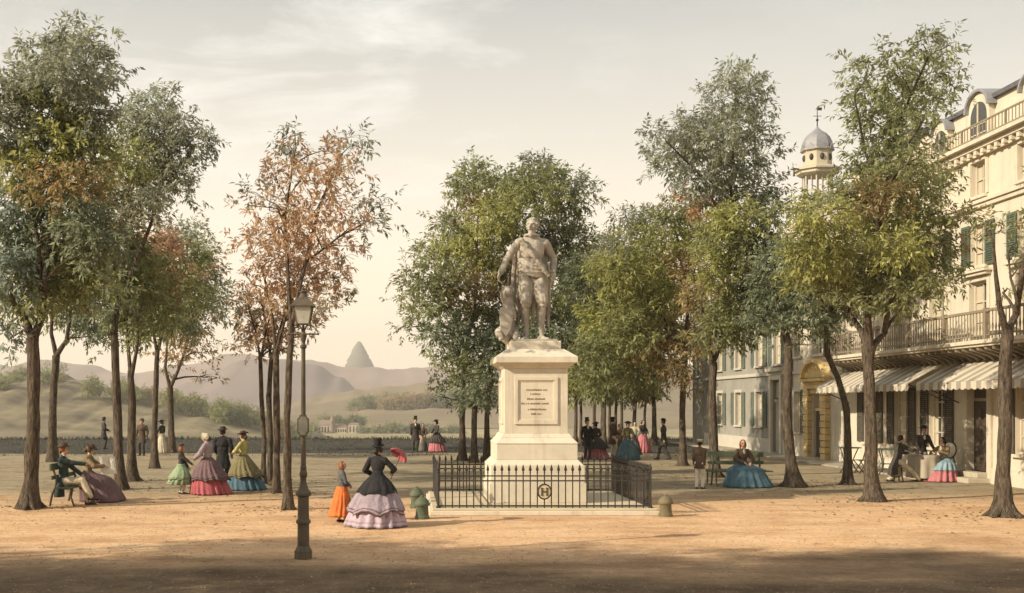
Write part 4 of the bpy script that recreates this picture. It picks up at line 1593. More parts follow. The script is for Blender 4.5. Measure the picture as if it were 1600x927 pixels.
tree('tall dark tree with a pointed crown, forked before the grey house', (1117, 746),
     [(1117, 746, 16), (1115, 690, 13), (1113, 620, 12), (1114, 566, 12)],
     [[(1114, 568, 8), (1104, 530, 6), (1095, 470, 4)], [(1114, 566, 9), (1130, 530, 7), (1138, 430, 6), (1142, 300, 4), (1150, 150, 3)], [(1140, 360, 4), (1090, 270, 3), (1040, 220, 2)]],
     [(1152, 106, 22, 12, 'gg', .7), (1140, 128, 30, 14, 'gg', .8), (1175, 130, 26, 12, 'gg', .7), (1100, 142, 18, 7, 'gg', .4), (1160, 155, 38, 18, 'gg'), (1120, 170, 30, 14, 'gg', .8), (1190, 172, 24, 10, 'gg', .6), (1150, 190, 46, 20, 'gg'), (1030, 205, 28, 10, 'gg', .7), (1060, 190, 24, 10, 'gg', .6), (1085, 205, 40, 18, 'gg'), (1130, 220, 46, 20, 'gg'), (1185, 215, 30, 14, 'gg', .8),
      (1020, 235, 22, 9, 'gg', .6), (1060, 232, 42, 18, 'gg'), (1105, 245, 48, 20, 'gg'), (1160, 250, 44, 20, 'gg'), (1205, 228, 20, 9, 'gg', .5), (1045, 262, 34, 14, 'gg', .8), (1090, 280, 44, 18, 'gg', .9), (1140, 280, 46, 20, 'gg'), (1195, 285, 30, 14, 'gg', .7), (1110, 305, 36, 16, 'gg', .8), (1160, 312, 44, 20, 'gr'), (1205, 318, 30, 16, 'bg'),
      (1100, 320, 30, 18, 'or', .6), (1150, 345, 48, 26, 'yg'), (1195, 350, 38, 26, 'bg'), (1125, 370, 44, 26, 'ol'), (1170, 390, 48, 30, 'gr'), (1205, 400, 34, 30, 'bg'), (1120, 420, 44, 30, 'yg'), (1165, 440, 48, 32, 'gr'), (1110, 470, 44, 30, 'ru'), (1150, 490, 46, 30, 'gr'), (1190, 470, 40, 32, 'bg'), (1120, 515, 40, 24, 'ol'), (1165, 525, 36, 18, 'gr', .8), (1085, 540, 30, 18, 'ru', .7)],
     42, leaf=.22, per=62, cap=56000)
tree('dark leaning tree whose trunk crosses the grey house door', (1241, 761),
     [(1241, 761, 22), (1234, 700, 15), (1229, 630, 13), (1231, 560, 12), (1228, 510, 11)],
     [[(1228, 515, 8), (1215, 470, 5), (1205, 420, 3)], [(1228, 512, 8), (1245, 460, 6), (1255, 400, 4)]],
     [(1215, 410, 36, 26, 'bg'), (1250, 400, 34, 24, 'gr'), (1200, 450, 36, 26, 'bg'), (1240, 450, 42, 28, 'bg'), (1210, 490, 38, 22, 'bg'), (1255, 490, 38, 22, 'bg'), (1230, 520, 36, 14, 'bg', .7), (1275, 505, 26, 16, 'gr', .7), (1190, 500, 24, 16, 'bg', .7), (1265, 540, 18, 10, 'bg', .4)],
     43, leaf=.2, per=56)
tree('slim curving tree beside the ochre doorway', (1325, 757),
     [(1325, 757, 14), (1326, 700, 11), (1322, 640, 10), (1309, 590, 9), (1294, 555, 9), (1290, 500, 8)],
     [[(1290, 505, 6), (1280, 460, 4), (1275, 420, 3)], [(1292, 530, 5), (1310, 480, 4), (1330, 440, 3)]],
     [(1275, 400, 36, 24, 'yg'), (1310, 410, 40, 26, 'ol'), (1260, 440, 34, 24, 'yg'), (1300, 450, 44, 26, 'ru'), (1280, 480, 40, 22, 'gr'), (1320, 480, 40, 22, 'bg'), (1290, 510, 30, 14, 'bg', .6), (1345, 470, 34, 24, 'gr'), (1310, 535, 14, 9, 'bg', .35)],
     44, leaf=.2, per=54)
tree('tall three limbed tree in front of the cafe tables, crown reaching the hotel roof', (1366, 784),
     [(1366, 784, 24), (1360, 730, 19), (1359, 640, 17), (1358, 570, 17), (1358, 540, 20)],
     [[(1356, 545, 11), (1344, 515, 9), (1326, 488, 7), (1320, 440, 4)], [(1358, 542, 13), (1354, 480, 11), (1362, 400, 9), (1385, 300, 7), (1400, 200, 5), (1450, 90, 3)], [(1360, 545, 11), (1382, 520, 9), (1388, 480, 7), (1420, 420, 4)], [(1378, 320, 5), (1350, 230, 4), (1335, 150, 2)]],
     [(1462, 52, 22, 10, 'gg', .7), (1440, 72, 26, 12, 'gr', .7), (1485, 70, 16, 8, 'gg', .5), (1475, 88, 24, 12, 'gr', .7), (1440, 100, 34, 14, 'gr', .8), (1385, 92, 26, 12, 'gr', .7), (1355, 105, 14, 8, 'gr', .4), (1490, 112, 18, 8, 'gr', .5), (1330, 98, 14, 9, 'gr', .5), (1395, 118, 36, 16, 'gr', .8), (1335, 122, 22, 12, 'gr', .7), (1455, 128, 44, 16, 'gr', .8), (1320, 148, 16, 9, 'gr', .5), (1360, 145, 36, 16, 'gr', .8), (1415, 150, 46, 18, 'gr'), (1480, 145, 26, 10, 'gr', .6),
      (1350, 175, 36, 16, 'gr', .8), (1400, 185, 46, 20, 'gr'), (1455, 172, 36, 14, 'gr', .8), (1365, 210, 38, 18, 'gr', .9), (1415, 215, 40, 18, 'gr', .9), (1445, 200, 26, 12, 'gr', .6), (1380, 245, 44, 20, 'gr'), (1430, 250, 36, 16, 'gr', .8), (1345, 245, 26, 12, 'gr', .6), (1340, 272, 30, 16, 'gr', .8), (1395, 280, 46, 22, 'ol'), (1450, 275, 30, 14, 'gr', .7), (1480, 262, 18, 10, 'gr', .5), (1312, 306, 20, 10, 'gg', .7), (1320, 300, 42, 20, 'yg'), (1370, 310, 44, 24, 'ru'), (1430, 305, 44, 22, 'gr'), (1475, 300, 26, 14, 'gr', .7),
      (1255, 330, 26, 16, 'yg', .8), (1295, 335, 44, 22, 'yg'), (1345, 345, 46, 24, 'yg'), (1400, 345, 48, 26, 'yg'), (1450, 345, 42, 22, 'gr'), (1485, 335, 24, 12, 'gr', .6), (1250, 365, 28, 18, 'yg'), (1290, 370, 46, 24, 'yg'), (1345, 385, 48, 26, 'ol'), (1400, 390, 48, 26, 'yg'), (1455, 385, 42, 24, 'gr'), (1520, 335, 24, 9, 'gr', .4), (1495, 375, 22, 10, 'ru', .5), (1500, 345, 24, 10, 'ru', .5),
      (1245, 400, 26, 16, 'yg', .8), (1290, 410, 46, 24, 'yg'), (1345, 420, 48, 26, 'gr'), (1400, 430, 48, 26, 'gr'), (1450, 425, 42, 24, 'gr'), (1490, 410, 22, 14, 'gr', .6), (1260, 435, 34, 16, 'yg'), (1310, 450, 46, 22, 'ol'), (1365, 460, 46, 20, 'gr'), (1420, 460, 42, 18, 'gr'), (1465, 450, 30, 16, 'gr', .7), (1495, 445, 20, 9, 'gr', .5), (1400, 485, 34, 12, 'gr', .6), (1330, 478, 34, 12, 'gr', .6), (1425, 490, 20, 8, 'gr', .4)],
     45, leaf=.185, per=60, cap=70000)
tree('sparsely leafed forked tree cut by the right picture edge', (1568, 808),
     [(1568, 808, 27), (1566, 740, 21), (1570, 650, 19), (1572, 560, 18), (1573, 518, 19)],
     [[(1572, 520, 11), (1562, 480, 9), (1556, 430, 6), (1552, 380, 4), (1540, 345, 2)], [(1573, 520, 12), (1588, 490, 10), (1597, 430, 8), (1610, 360, 6), (1640, 260, 3)]],
     [(1545, 345, 18, 7, 'gr', .35), (1560, 365, 14, 7, 'gr', .3), (1575, 395, 12, 9, 'gr', .3), (1590, 370, 16, 9, 'gr', .4), (1600, 345, 20, 14, 'gr', .4), (1572, 455, 9, 6, 'gr', .3), (1565, 345, 18, 6, 'ru', .3),
      (1650, 330, 44, 30, 'gr'), (1690, 290, 50, 36, 'gr'), (1660, 250, 40, 26, 'gr', .8), (1720, 230, 46, 30, 'gr'), (1640, 400, 30, 24, 'gr', .7), (1700, 370, 50, 36, 'gr'), (1720, 310, 50, 40, 'gr'), (1690, 180, 40, 26, 'gg', .8)],
     46, leaf=.17, per=50)

# ---- unseen trees added left of the picture so that their shade darkens the foreground
m0 = [(50, 62, 'gr'), (36, 50, 'ol'), (60, 44, 'gg'), (40, 40, 'gr')]
for i, (bx, by) in enumerate([(-8.6, 9.6), (-13.5, 11.4), (-10.6, 6.6), (-18.0, 8.4)]):
    root = thing('tree', 'unseen tree added left of the picture to shade the foreground', 'tree', (bx, by, 0), 0, 'unseen shade trees added left of the picture')
    mb = MB()
    mb.tube([(0, 0, -.05), (.05, 0, .5), (.1, .05, 2.5), (.05, 0, 5), (.1, .1, 8.5)], [.34, .2, .17, .14, .05], 12, wob=.2, seed=60 + i)
    q = random.Random(60 + i)
    cl = []
    for k in range(26):
        z = q.uniform(2.9, 10.5)
        s = 1.9 * (1 - abs(z - 6.2) / 7)
        cl.append((Vector((q.gauss(0, s), q.gauss(0, s), z)), (q.uniform(.8, 1.4), q.uniform(.8, 1.4), q.uniform(.6, 1.0)), q.choice(['gr', 'ol', 'gg', 'yg']), 1.0))
    for c, rad, t, d_ in cl:
        s0 = Vector((.08, .03, max(2.4, c.z - 1.2 - q.random())))
        mb.tube([s0, s0.lerp(c, .5) + Vector((0, 0, .2)), c], [.06, .04, .012], 6)
    mb.build('trunk', M_BARK, root, smooth=60)
    link('crown', leaf_mesh('crown', cl, 60 + i, .22, 46, 30000), M_LEAF, root)

# ---- bushes and woods on the far hills
def wood(name, label, spots, seed, leaf, tints, dens=1.0, cap=26000):
    q = random.Random(seed)
    cl = []
    for p, rx, rz in spots:
        cl.append((p, (rx, rx, rz), q.choice(tints), dens))
    o = link(name, leaf_mesh(name, cl, seed, leaf, 60, cap), M_LEAF)
    return tag(o, label, 'woods', kind='stuff')


q = random.Random(77)
sp = []
for i in range(58):
    px = q.uniform(-60, 480)
    Y = 480 - q.uniform(0, 40)
    for (a, ya), (b, yb) in zip([(-300, 586), (0, 592), (60, 581), (110, 590), (160, 604), (230, 612), (280, 620), (330, 636), (400, 655), (470, 678), (500, 686)][:-1],
                                [(0, 592), (60, 581), (110, 590), (160, 604), (230, 612), (280, 620), (330, 636), (400, 655), (470, 678), (500, 686), (520, 690)]):
        if a <= px <= b:
            py = ya + (yb - ya) * (px - a) / (b - a)
    s = q.uniform(2.0, 4.2) * (1.3 if 330 < px < 470 else 1)
    sp.append((P(px, py + q.uniform(1, 9), Y), s, s * q.uniform(.7, 1.1)))
wood('scrub_woods', 'dark scrubby woods along the crest of the left hill', sp, 70, 1.1, ['ol', 'gr', 'ru', 'ol'], .8)
sp = []
for i in range(120):
    px = q.uniform(555, 800)
    t = q.random()
    py = 640 - (px - 555) * 0.085 + q.uniform(-9, 9)
    s = q.uniform(3, 6.5)
    sp.append((P(px, py, 960 - q.uniform(0, 60)), s, s * .8))
wood('hill_woods', 'belt of brown woods across the middle hill behind the chateau', sp, 71, 2.0, ['ru', 'ol', 'gr', 'br'])
sp = []
for i in range(70):
    px = q.uniform(455, 720)
    py = 676 - q.random() ** 2 * 10 if not 495 < px < 566 else 661 - q.uniform(0, 5)
    s = q.uniform(1.6, 3.4)
    sp.append((P(px, py, 735 if 495 < px < 566 else 690), s * 1.2, s * .9))
wood('field_hedges', 'low hedges and small trees round the far chateau', sp, 72, 1.3, ['gr', 'ol', 'gg'], .7)
# ---- litter of dropped leaves and dry blades gathered round the trunk feet
r = np.random.default_rng(91)
feet = [o.location.copy() for o in bpy.data.objects if o.type == 'EMPTY' and o.name.split('.')[0] == 'tree' and o.location.y > 20]
V, Fc, Cc = [], [], []
pal = [TINT['br'], TINT['ru'], TINT['or'], TINT['ol'], (0.16, 0.11, 0.07)]
for ft in feet:
    near = ft.y < 42
    for i in range(190 if near else 40):
        a = r.uniform(0, 2 * PI)
        d = 0.22 + abs(r.normal(0, 0.75)) if r.uniform() < .65 else r.uniform(0.3, 4.0)
        x, y = ft.x + d * math.cos(a) * 1.3, ft.y + d * math.sin(a)
        s_ = r.uniform(.03, .065)
        t = r.uniform(0, 2 * PI)
        cx, cy = math.cos(t), math.sin(t)
        o = len(V)
        z_ = r.uniform(.006, .03)
        V += [(x - cx * s_, y - cy * s_, z_), (x - cy * s_ * .4, y + cx * s_ * .4, z_ + r.uniform(0, .03)), (x + cx * s_, y + cy * s_, z_ + r.uniform(-.003, .02)), (x + cy * s_ * .4, y - cx * s_ * .4, z_ + r.uniform(0, .02))]
        Fc.append((o, o + 1, o + 2, o + 3))
        Cc += [pal[r.integers(0, 5)]] * 4
me = bpy.data.meshes.new('fallen_leaves')
me.from_pydata(V, [], Fc)
at = me.attributes.new('leaf_tint', 'FLOAT_COLOR', 'POINT')
at.data.foreach_set('color', np.concatenate([np.array(Cc, dtype=np.float32) * .6, np.ones((len(Cc), 1), dtype=np.float32)], 1).reshape(-1))
tag(link('fallen_leaves', me, M_LEAF), 'brown fallen leaves gathered round the feet of the trees', 'leaves', kind='stuff')
print('LEAVES', N_LEAVES)
# ================================================================== monument
m_stone = mat('monument_stone', (0.60, 0.535, 0.42), 0.85, 0.10, 1.3, 0.2, 26, 0.2, streak=.5)
m_bronze = mat('weathered_statue_stone', (0.335, 0.30, 0.24), 0.75, 0.25, 2.6, 0.3, 24, 0.3, col2=(0.40, 0.36, 0.295), streak=.8)
m_rail = mat('railing_iron', (0.030, 0.025, 0.020), 0.6, 0.3, 6.0, 0.1, 40, 0.4)
m_gold = mat('pale_emblem', (0.50, 0.43, 0.28), 0.7, 0.15, 8.0, 0.1)
PX, PY_ = 3.05, 27.6

plat = thing('stone_platform', 'low square stone platform under the pedestal and its iron railing', 'platform', (PX, PY_, 0))
mb = MB()
mb.box(-2.6, 2.6, -2.6, 2.6, 0, .10)
mb.build('kerb', m_stone, plat, bevel=.015)
mb = MB()
mb.box(-2.54, 2.54, -2.54, 2.54, .10, .155)
mb.build('paving', mat('platform_paving', (0.52, 0.44, 0.30), .9, .14, 1.6, .2), plat, bevel=.012)

ped = thing('pedestal', 'tall pale stone pedestal with inscribed panel, carrying the statue', 'pedestal', (PX, PY_, .155))
z = lambda v: v - .155
mb = MB()
mb.box(-1.16, 1.16, -1.16, 1.16, 0, z(.62))
mb.box(-1.12, 1.12, -1.12, 1.12, z(.62), z(1.05))
mb.build('plinth', m_stone, ped, bevel=.012)
mb = MB()
mb.frustum(-1.10, 1.10, -1.10, 1.10, z(1.05), -.98, .98, -.98, .98, z(1.17))
mb.box(-.97, .97, -.97, .97, z(1.17), z(1.56))
mb.frustum(-.99, .99, -.99, .99, z(1.56), -.86, .86, -.86, .86, z(1.70))
mb.frustum(-.86, .86, -.86, .86, z(1.70), -.80, .80, -.80, .80, z(1.80))
mb.build('base_course', m_stone, ped, bevel=.01)
mb = MB()
mb.box(-.765, .765, -.765, .765, z(1.80), z(3.36))
die = mb.build('die', m_stone, ped, bevel=.01)
mb = MB()
mb.frustum(-.77, .77, -.77, .77, z(3.36), -.86, .86, -.86, .86, z(3.44))
mb.frustum(-.86, .86, -.86, .86, z(3.44), -.95, .95, -.95, .95, z(3.50))
mb.box(-.98, .98, -.98, .98, z(3.50), z(3.64))
mb.frustum(-.98, .98, -.98, .98, z(3.64), -.68, .68, -.68, .68, z(3.84))
mb.build('cornice', m_stone, ped, bevel=.008)
mb = MB()
mb.box(-.62, .62, -.62, .62, z(3.84), z(4.04))
mb.build('top_block', m_stone, ped, bevel=.01)
# framed inscription on the front, plain framed panels on the flanks
for k in range(3):
    A = (0, R(90), R(-90))[k]
    M = Matrix.Rotation(A, 3, 'Z')
    fr = MB()
    y = -.766
    for (x0, x1, z0, z1) in ((-.52, .52, 3.08, 3.16), (-.52, .52, 2.02, 2.10), (-.52, -.44, 2.10, 3.08), (.44, .52, 2.10, 3.08)):
        fr.box(x0, x1, y - .035, y + .01, z(z0), z(z1))
    for (x0, x1, z0, z1) in ((-.44, .44, 3.05, 3.08), (-.44, .44, 2.10, 2.13), (-.44, -.41, 2.13, 3.05), (.41, .44, 2.13, 3.05)):
        fr.box(x0, x1, y - .018, y + .01, z(z0), z(z1))
    fr.v = [tuple(M @ Vector(p)) for p in fr.v]
    f_ = fr.build('panel_frame', m_stone, die, bevel=.006)
    if k == 0:
        tx_ = MB()
        q = random.Random(9)
        for (zz, a, b) in ((2.83, -.24, .26), (2.73, -.14, .10), (2.61, -.22, .22), (2.50, -.36, .30), (2.36, -.20, .24), (2.25, -.12, .14)):
            x = a
            while x < b:
                wl_ = q.uniform(.016, .03)
                tx_.box(x, min(b, x + wl_), y - .004, y + .005, z(zz), z(zz + q.uniform(.03, .045)))
                x += wl_ + (.008 if q.random() < .8 else .03)
        tx_.build('lettering', mat('worn_letters', (0.24, 0.18, 0.11), .9, .2, 5, 0), f_)

# iron railing round the platform
rail = thing('iron_railing', 'black iron railing with spearheads and a round H emblem around the pedestal', 'railing', (PX, PY_, .155))
HS = 2.40


def rail_panel(A, shorten=0.0):
    M = Matrix.Rotation(A, 3, 'Z')
    mb = MB()
    n = 30
    y = -HS
    for zz, h in ((.03, .035), (.60, .03), (.71, .03)):
        mb.box(-HS + .03, HS - .03, y - .014, y + .014, zz, zz + h)
    for i in range(1, n):
        x = -HS + 2 * HS * i / n
        if A == 0 and i == 15:
            segs = ((0.0, .21), (.53, .80))
        else:
            segs = ((0.0, .80),)
        for a, b in segs:
            mb.lathe([(.014, a), (.014, b)], (x, y, 0), 6)
        mb.lathe([(.012, .79), (.030, .80), (.014, .82), (.046, .865), (.034, .905), (.004, .99)], (x, y, 0), 4, rot=R(45))
    mb.v = [tuple(M @ Vector(p)) for p in mb.v]
    return mb.build('railing_panel', m_rail, rail)


pans = [rail_panel(R(a)) for a in (0, 90, 180, 270)]
for sx_ in (-1, 1):
    for sy_ in (-1, 1):
        mb = MB()
        c_ = (sx_ * HS, sy_ * HS, 0)
        mb.lathe([(.05, 0), (.05, .04), (.024, .06), (.024, .80), (.038, .82), (.02, .84), (.04, .89), (.028, .94), (.004, 1.02)], c_, 8)
        mb.build('corner_post', m_rail, rail)
em = MB()
tor = []
for i in range(32):
    a = 2 * PI * i / 32
    tor.append([(math.cos(a) * (.15 + .018 * math.cos(b)), -HS + .02 * math.sin(b) * 1.0, .37 + math.sin(a) * (.165 + .018 * math.cos(b))) for b in [2 * PI * j / 8 for j in range(8)]])
em.loft(tor + [tor[0]], cap0=False, cap1=False)
e_ = em.build('emblem', m_rail, pans[0], smooth=180)
mb = MB()
mb.lathe([(.138, -.006), (.138, .006)], (0, -HS, .37), 28, axis=(0, 1, 0))
mb.v = [(x, y, .37 + (zz - .37) * 1.1) for x, y, zz in mb.v]
mb.build('emblem_plate', m_gold, e_)
mb = MB()
yb = -HS - .018
for s in (-1, 1):
    mb.box(s * .058 - .013, s * .058 + .013, yb - .006, yb + .010, .295, .445)
    for zz in (.283, .445):
        mb.box(s * .058 - .028, s * .058 + .028, yb - .007, yb + .010, zz, zz + .012)
mb.box(-.045, .045, yb - .005, yb + .010, .360, .380)
mb.build('letter', m_rail, e_)

# ================================================================== bollards
m_bgreen = mat('green_bollard_paint', (0.095, 0.112, 0.07), .6, .25, 6, .15)
m_bolive = mat('worn_bollard_iron', (0.15, 0.125, 0.07), .65, .25, 6, .2)


def bollard(p, m, label, s=1.0):
    b = thing('bollard', label, 'bollard', p, 0, 'bollards at the corners of the platform')
    mb = MB()
    mb.lathe([(r_ * s, h * s) for r_, h in ((.165, 0), (.165, .06), (.145, .075), (.135, .28), (.145, .30))], n=20)
    mb.build('post', m, b, smooth=40)
    mb = MB()
    mb.lathe([(r_ * s, h * s) for r_, h in ((.175, .30), (.18, .345), (.165, .36), (.15, .40), (.10, .46), (.045, .49), (.045, .515), (.01, .53))], n=20)
    mb.build('cap', m, b, smooth=40)
    return b


bollard(G(659.5, 811), m_bgreen, 'green domed bollard in front of another at the left platform corner', .98)
bollard(G(651, 794), m_bgreen, 'dark green domed bollard half hidden behind the one beside it', .98)
bollard(G(1040, 807), m_bolive, 'olive brown bollard alone at the right corner of the platform', .95)

# ================================================================== street lamp
m_lamp = mat('lamp_iron', (0.095, 0.072, 0.045), .5, .3, 5, .15, 30, .4)
m_lampglass = bpy.data.materials.new('lantern_glass')
m_lampglass.use_nodes = True
_n = m_lampglass.node_tree
_n.nodes.clear()
_o = nd(_n, 'ShaderNodeOutputMaterial')
_g = nd(_n, 'ShaderNodeBsdfGlossy')
_g.inputs['Roughness'].default_value = .08
_t = nd(_n, 'ShaderNodeBsdfTransparent')
_t.inputs['Color'].default_value = (.9, .9, .86, 1)
_tl = nd(_n, 'ShaderNodeBsdfTranslucent')
_tl.inputs['Color'].default_value = (.85, .82, .72, 1)
_tm = nd(_n, 'ShaderNodeMixShader')
_tm.inputs[0].default_value = .72
_df = nd(_n, 'ShaderNodeBsdfDiffuse')
_df.inputs['Color'].default_value = (.85, .82, .72, 1)
_tm2 = nd(_n, 'ShaderNodeMixShader')
_n.links.new(_tl.outputs[0], _tm2.inputs[1])
_n.links.new(_df.outputs[0], _tm2.inputs[2])
_n.links.new(_t.outputs[0], _tm.inputs[1])
_n.links.new(_tm2.outputs[0], _tm.inputs[2])
_fz = nd(_n, 'ShaderNodeLayerWeight')
_fz.inputs['Blend'].default_value = .25
_m = nd(_n, 'ShaderNodeMixShader')
_n.links.new(_fz.outputs['Fresnel'], _m.inputs[0])
_n.links.new(_tm.outputs[0], _m.inputs[1])
_n.links.new(_g.outputs[0], _m.inputs[2])
_n.links.new(_m.outputs[0], _o.inputs['Surface'])
lamp = thing('street_lamp', 'tall bronze brown cast iron gas lamp standing alone on the sand', 'street lamp', G(474, 873))
mb = MB()
mb.lathe([(.15, 0), (.15, .13), (.135, .15), (.115, .19), (.10, .21)], n=8, rot=R(22.5))
mb.build('base', m_lamp, lamp, bevel=.008)
mb = MB()
mb.lathe([(.098, .20), (.095, .56), (.118, .575), (.122, .605), (.112, .63), (.094, .645), (.09, 1.00), (.105, 1.01), (.128, 1.03), (.132, 1.06), (.115, 1.09),
          (.085, 1.12), (.06, 1.20), (.045, 1.27), (.052, 1.29), (.05, 1.31), (.062, 1.34), (.066, 1.38), (.055, 1.42), (.045, 1.44), (.052, 1.46), (.052, 1.49), (.042, 1.51)], n=20)
mb.build('lower_column', m_lamp, lamp, smooth=40)
mb = MB()
mb.lathe([(.043, 1.50), (.040, 2.2), (.034, 3.20), (.034, 3.40), (.055, 3.42), (.055, 3.45), (.035, 3.47), (.03, 3.50)], n=16)
mb.lathe([(.03, 3.50), (.035, 3.52), (.055, 3.60), (.058, 3.63), (.03, 3.65), (.018, 3.68), (.026, 3.72), (.02, 3.76), (.014, 3.80)], n=16)
mb.build('upper_column', m_lamp, lamp, smooth=40)
mb = MB()
pl = [(-.055, 1.98), (.055, 1.98), (.065, 2.02), (.095, 2.04), (.095, 2.27), (.065, 2.29), (.055, 2.33), (-.055, 2.33), (-.065, 2.29), (-.095, 2.27), (-.095, 2.04), (-.065, 2.02)]
mb.prism(pl, -.065, -.045)
pt = mb.build('plate', m_lamp, lamp, bevel=.006)
mb = MB()
mb.prism([(x * .78, 2.155 + (zz - 2.155) * .84) for x, zz in pl], -.070, -.064)
mb.build('plate_face', mat('grey_plate', (0.20, 0.18, 0.14), .6, .2, 8, .1), pt)
mb = MB()
mb.tube([(-.24, 0, 3.64), (.24, 0, 3.64)], .013, 8)
mb.ell((-.24, 0, 3.64), .02)
mb.ell((.24, 0, 3.64), .02)
mb.build('ladder_bar', m_lamp, lamp)
lan = thing('lantern', None, None, (0, 0, 0))
bpy.data.objects.remove(lan)
mb = MB()
z0, z1, r0, r1 = 3.80, 4.085, .098, .148
for sx_ in (-1, 1):
    for sy_ in (-1, 1):
        mb.bar((sx_ * r0, sy_ * r0, z0), (sx_ * r1, sy_ * r1, z1), .014, .014)
        mb.tube([(sx_ * .012, sy_ * .012, 3.67), (sx_ * .045, sy_ * .045, 3.76), (sx_ * r0, sy_ * r0, z0)], .009, 6)
        mb.ell((sx_ * (r0 + .012), sy_ * (r0 + .012), z0 - .02), .018, None, 8, 6)
for a, zz in ((r0, z0), (r1, z1)):
    for s in (-1, 1):
        mb.bar((-a, s * a, zz), (a, s * a, zz), .016, .016)
        mb.bar((s * a, -a, zz), (s * a, a, zz), .016, .016)
lf = mb.build('lantern', m_lamp, lamp)
for k in range(4):
    M = Matrix.Rotation(R(90) * k, 3, 'Z')
    mb = MB()
    v = [M @ Vector(p) for p in ((-r0, -r0, z0), (r0, -r0, z0), (r1, -r1, z1), (-r1, -r1, z1))]
    mb.add(v, [(0, 1, 2, 3)])
    mb.build('pane', m_lampglass, lf)
mb = MB()
mb.lathe([(.27, 4.08), (.265, 4.10), (.12, 4.22), (.11, 4.225)], n=4, rot=R(45))
mb.lathe([(.10, 4.21), (.085, 4.225), (.05, 4.29), (.045, 4.30), (.06, 4.315), (.062, 4.33), (.02, 4.35), (.03, 4.375), (.005, 4.41)], n=12)
mb.build('lantern_roof', m_lamp, lf, smooth=30)
mb = MB()
mb.tube([(0, 0, 3.76), (0, 0, 3.90)], [.014, .01], 8)
mb.ell((0, 0, 3.93), (.022, .022, .035), None, 10, 8)
mb.build('gas_burner', mat('burner_brass', (0.35, 0.26, 0.12), .4, .1, 5, 0, metal=.8), lf)

m_chair = mat('chair_wood', (0.085, 0.055, 0.035), .55, .3, 6, .1, stretch=(1, 1, .3))
# ================================================================== benches
m_bench = mat('green_bench_paint', (0.085, 0.105, 0.062), .6, .25, 5, .15, stretch=(1, 6, 6))


def bench(label, p, rz, length, hb, double=False):
    b = thing('park_bench', label, 'bench', p, rz)
    hl = length / 2
    mb = MB()
    for i in range(3):
        y = .10 + i * .135
        mb.box(-hl, hl, y, y + .115, .44, .475)
    mb.build('seat', m_bench, b, bevel=.008)
    mb = MB()
    mb.box(-hl * .86, hl * .86, -.085, -.03, hb - .17, hb)
    mb.box(-hl * .86, hl * .86, -.045, -.005, .66, .76)
    mb.build('backrest', m_bench, b, bevel=.008)
    if double:
        mb = MB()
        for i in range(3):
            y = -.24 - i * .135
            mb.box(-hl, hl, y - .115, y, .44, .475)
        mb.build('seat', m_bench, b, bevel=.008)
    for s in (-1, 1):
        x = s * hl * .72
        mb = MB()
        # scrolled iron leg: curved post and feet
        mb.tube([(x, -.08, hb - .02), (x, -.02, .86), (x, .05, .66), (x, .02, .47), (x, -.06, .30), (x, -.12, .0)], [.024, .026, .03, .03, .028, .026], 8)
        mb.tube([(x, .02, .43), (x, .46, .43)], .022, 8)
        mb.tube([(x, .44, .43), (x, .40, .22), (x, .48, 0)], .024, 8)
        if double:
            mb.tube([(x, -.05, .43), (x, -.62, .43)], .022, 8)
            mb.tube([(x, -.60, .43), (x, -.56, .22), (x, -.64, 0)], .024, 8)
        mb.build('leg', m_bench if double else m_chair, b, smooth=60)
    return b


bench('green bench partly hidden behind the seated man with the cane', (-8.70, 28.05, 0), R(-90), 2.1, 1.05)
bench('green park bench with two seats, carrying the woman in blue', (10.05, 34.3, 0), R(180), 2.0, 1.05, True)

# ================================================================== cafe furniture
m_tgreen = mat('green_table_paint', (0.10, 0.15, 0.095), .5, .2, 5, .1)
m_tiron = mat('table_iron', (0.075, 0.075, 0.05), .55, .2, 5, .1)
m_chair = mat('chair_wood', (0.085, 0.055, 0.035), .55, .3, 6, .1, stretch=(1, 1, .3))
m_cloth = mat('table_cloth', (0.36, 0.31, 0.24), .95, .12, 5, .3, 9)
m_white = mat('white_china', (0.72, 0.68, 0.58), .3, .05, 5, 0, spec=.5)
m_wine = mat('dark_bottle_glass', (0.02, 0.035, 0.02), .1, .2, 5, 0, spec=.6)


def cafe_table(label, p, h=.92, r_=.48):
    t = thing('cafe_table', label, 'table', p, 0, 'round green cafe tables')
    mb = MB()
    mb.lathe([(r_, h - .03), (r_ + .01, h - .015), (r_, h)], n=36)
    mb.build('tabletop', m_tgreen, t, smooth=30)
    for k in range(3):
        a = R(90 + 120 * k)
        d = Vector((math.cos(a), math.sin(a), 0))
        mb = MB()
        mb.tube([d * r_ * .78 + Vector((0, 0, h - .03)), d * .26 + Vector((0, 0, h * .68)), d * .17 + Vector((0, 0, h * .42)), d * .26 + Vector((0, 0, h * .16)), d * .40], [.02, .02, .02, .02, .024], 8)
        mb.build('leg', m_tiron, t, smooth=60)
    mb = MB()
    mb.lathe([(.18, h * .42 - .012), (.2, h * .42), (.18, h * .42 + .012)], n=20)
    mb.build('ring', m_tiron, t)
    return t


cafe_table('round green cafe table behind the slim curving tree', G(1324, 738))
cafe_table('round green cafe table nearer the seated man in the dark coat', G(1384, 742))

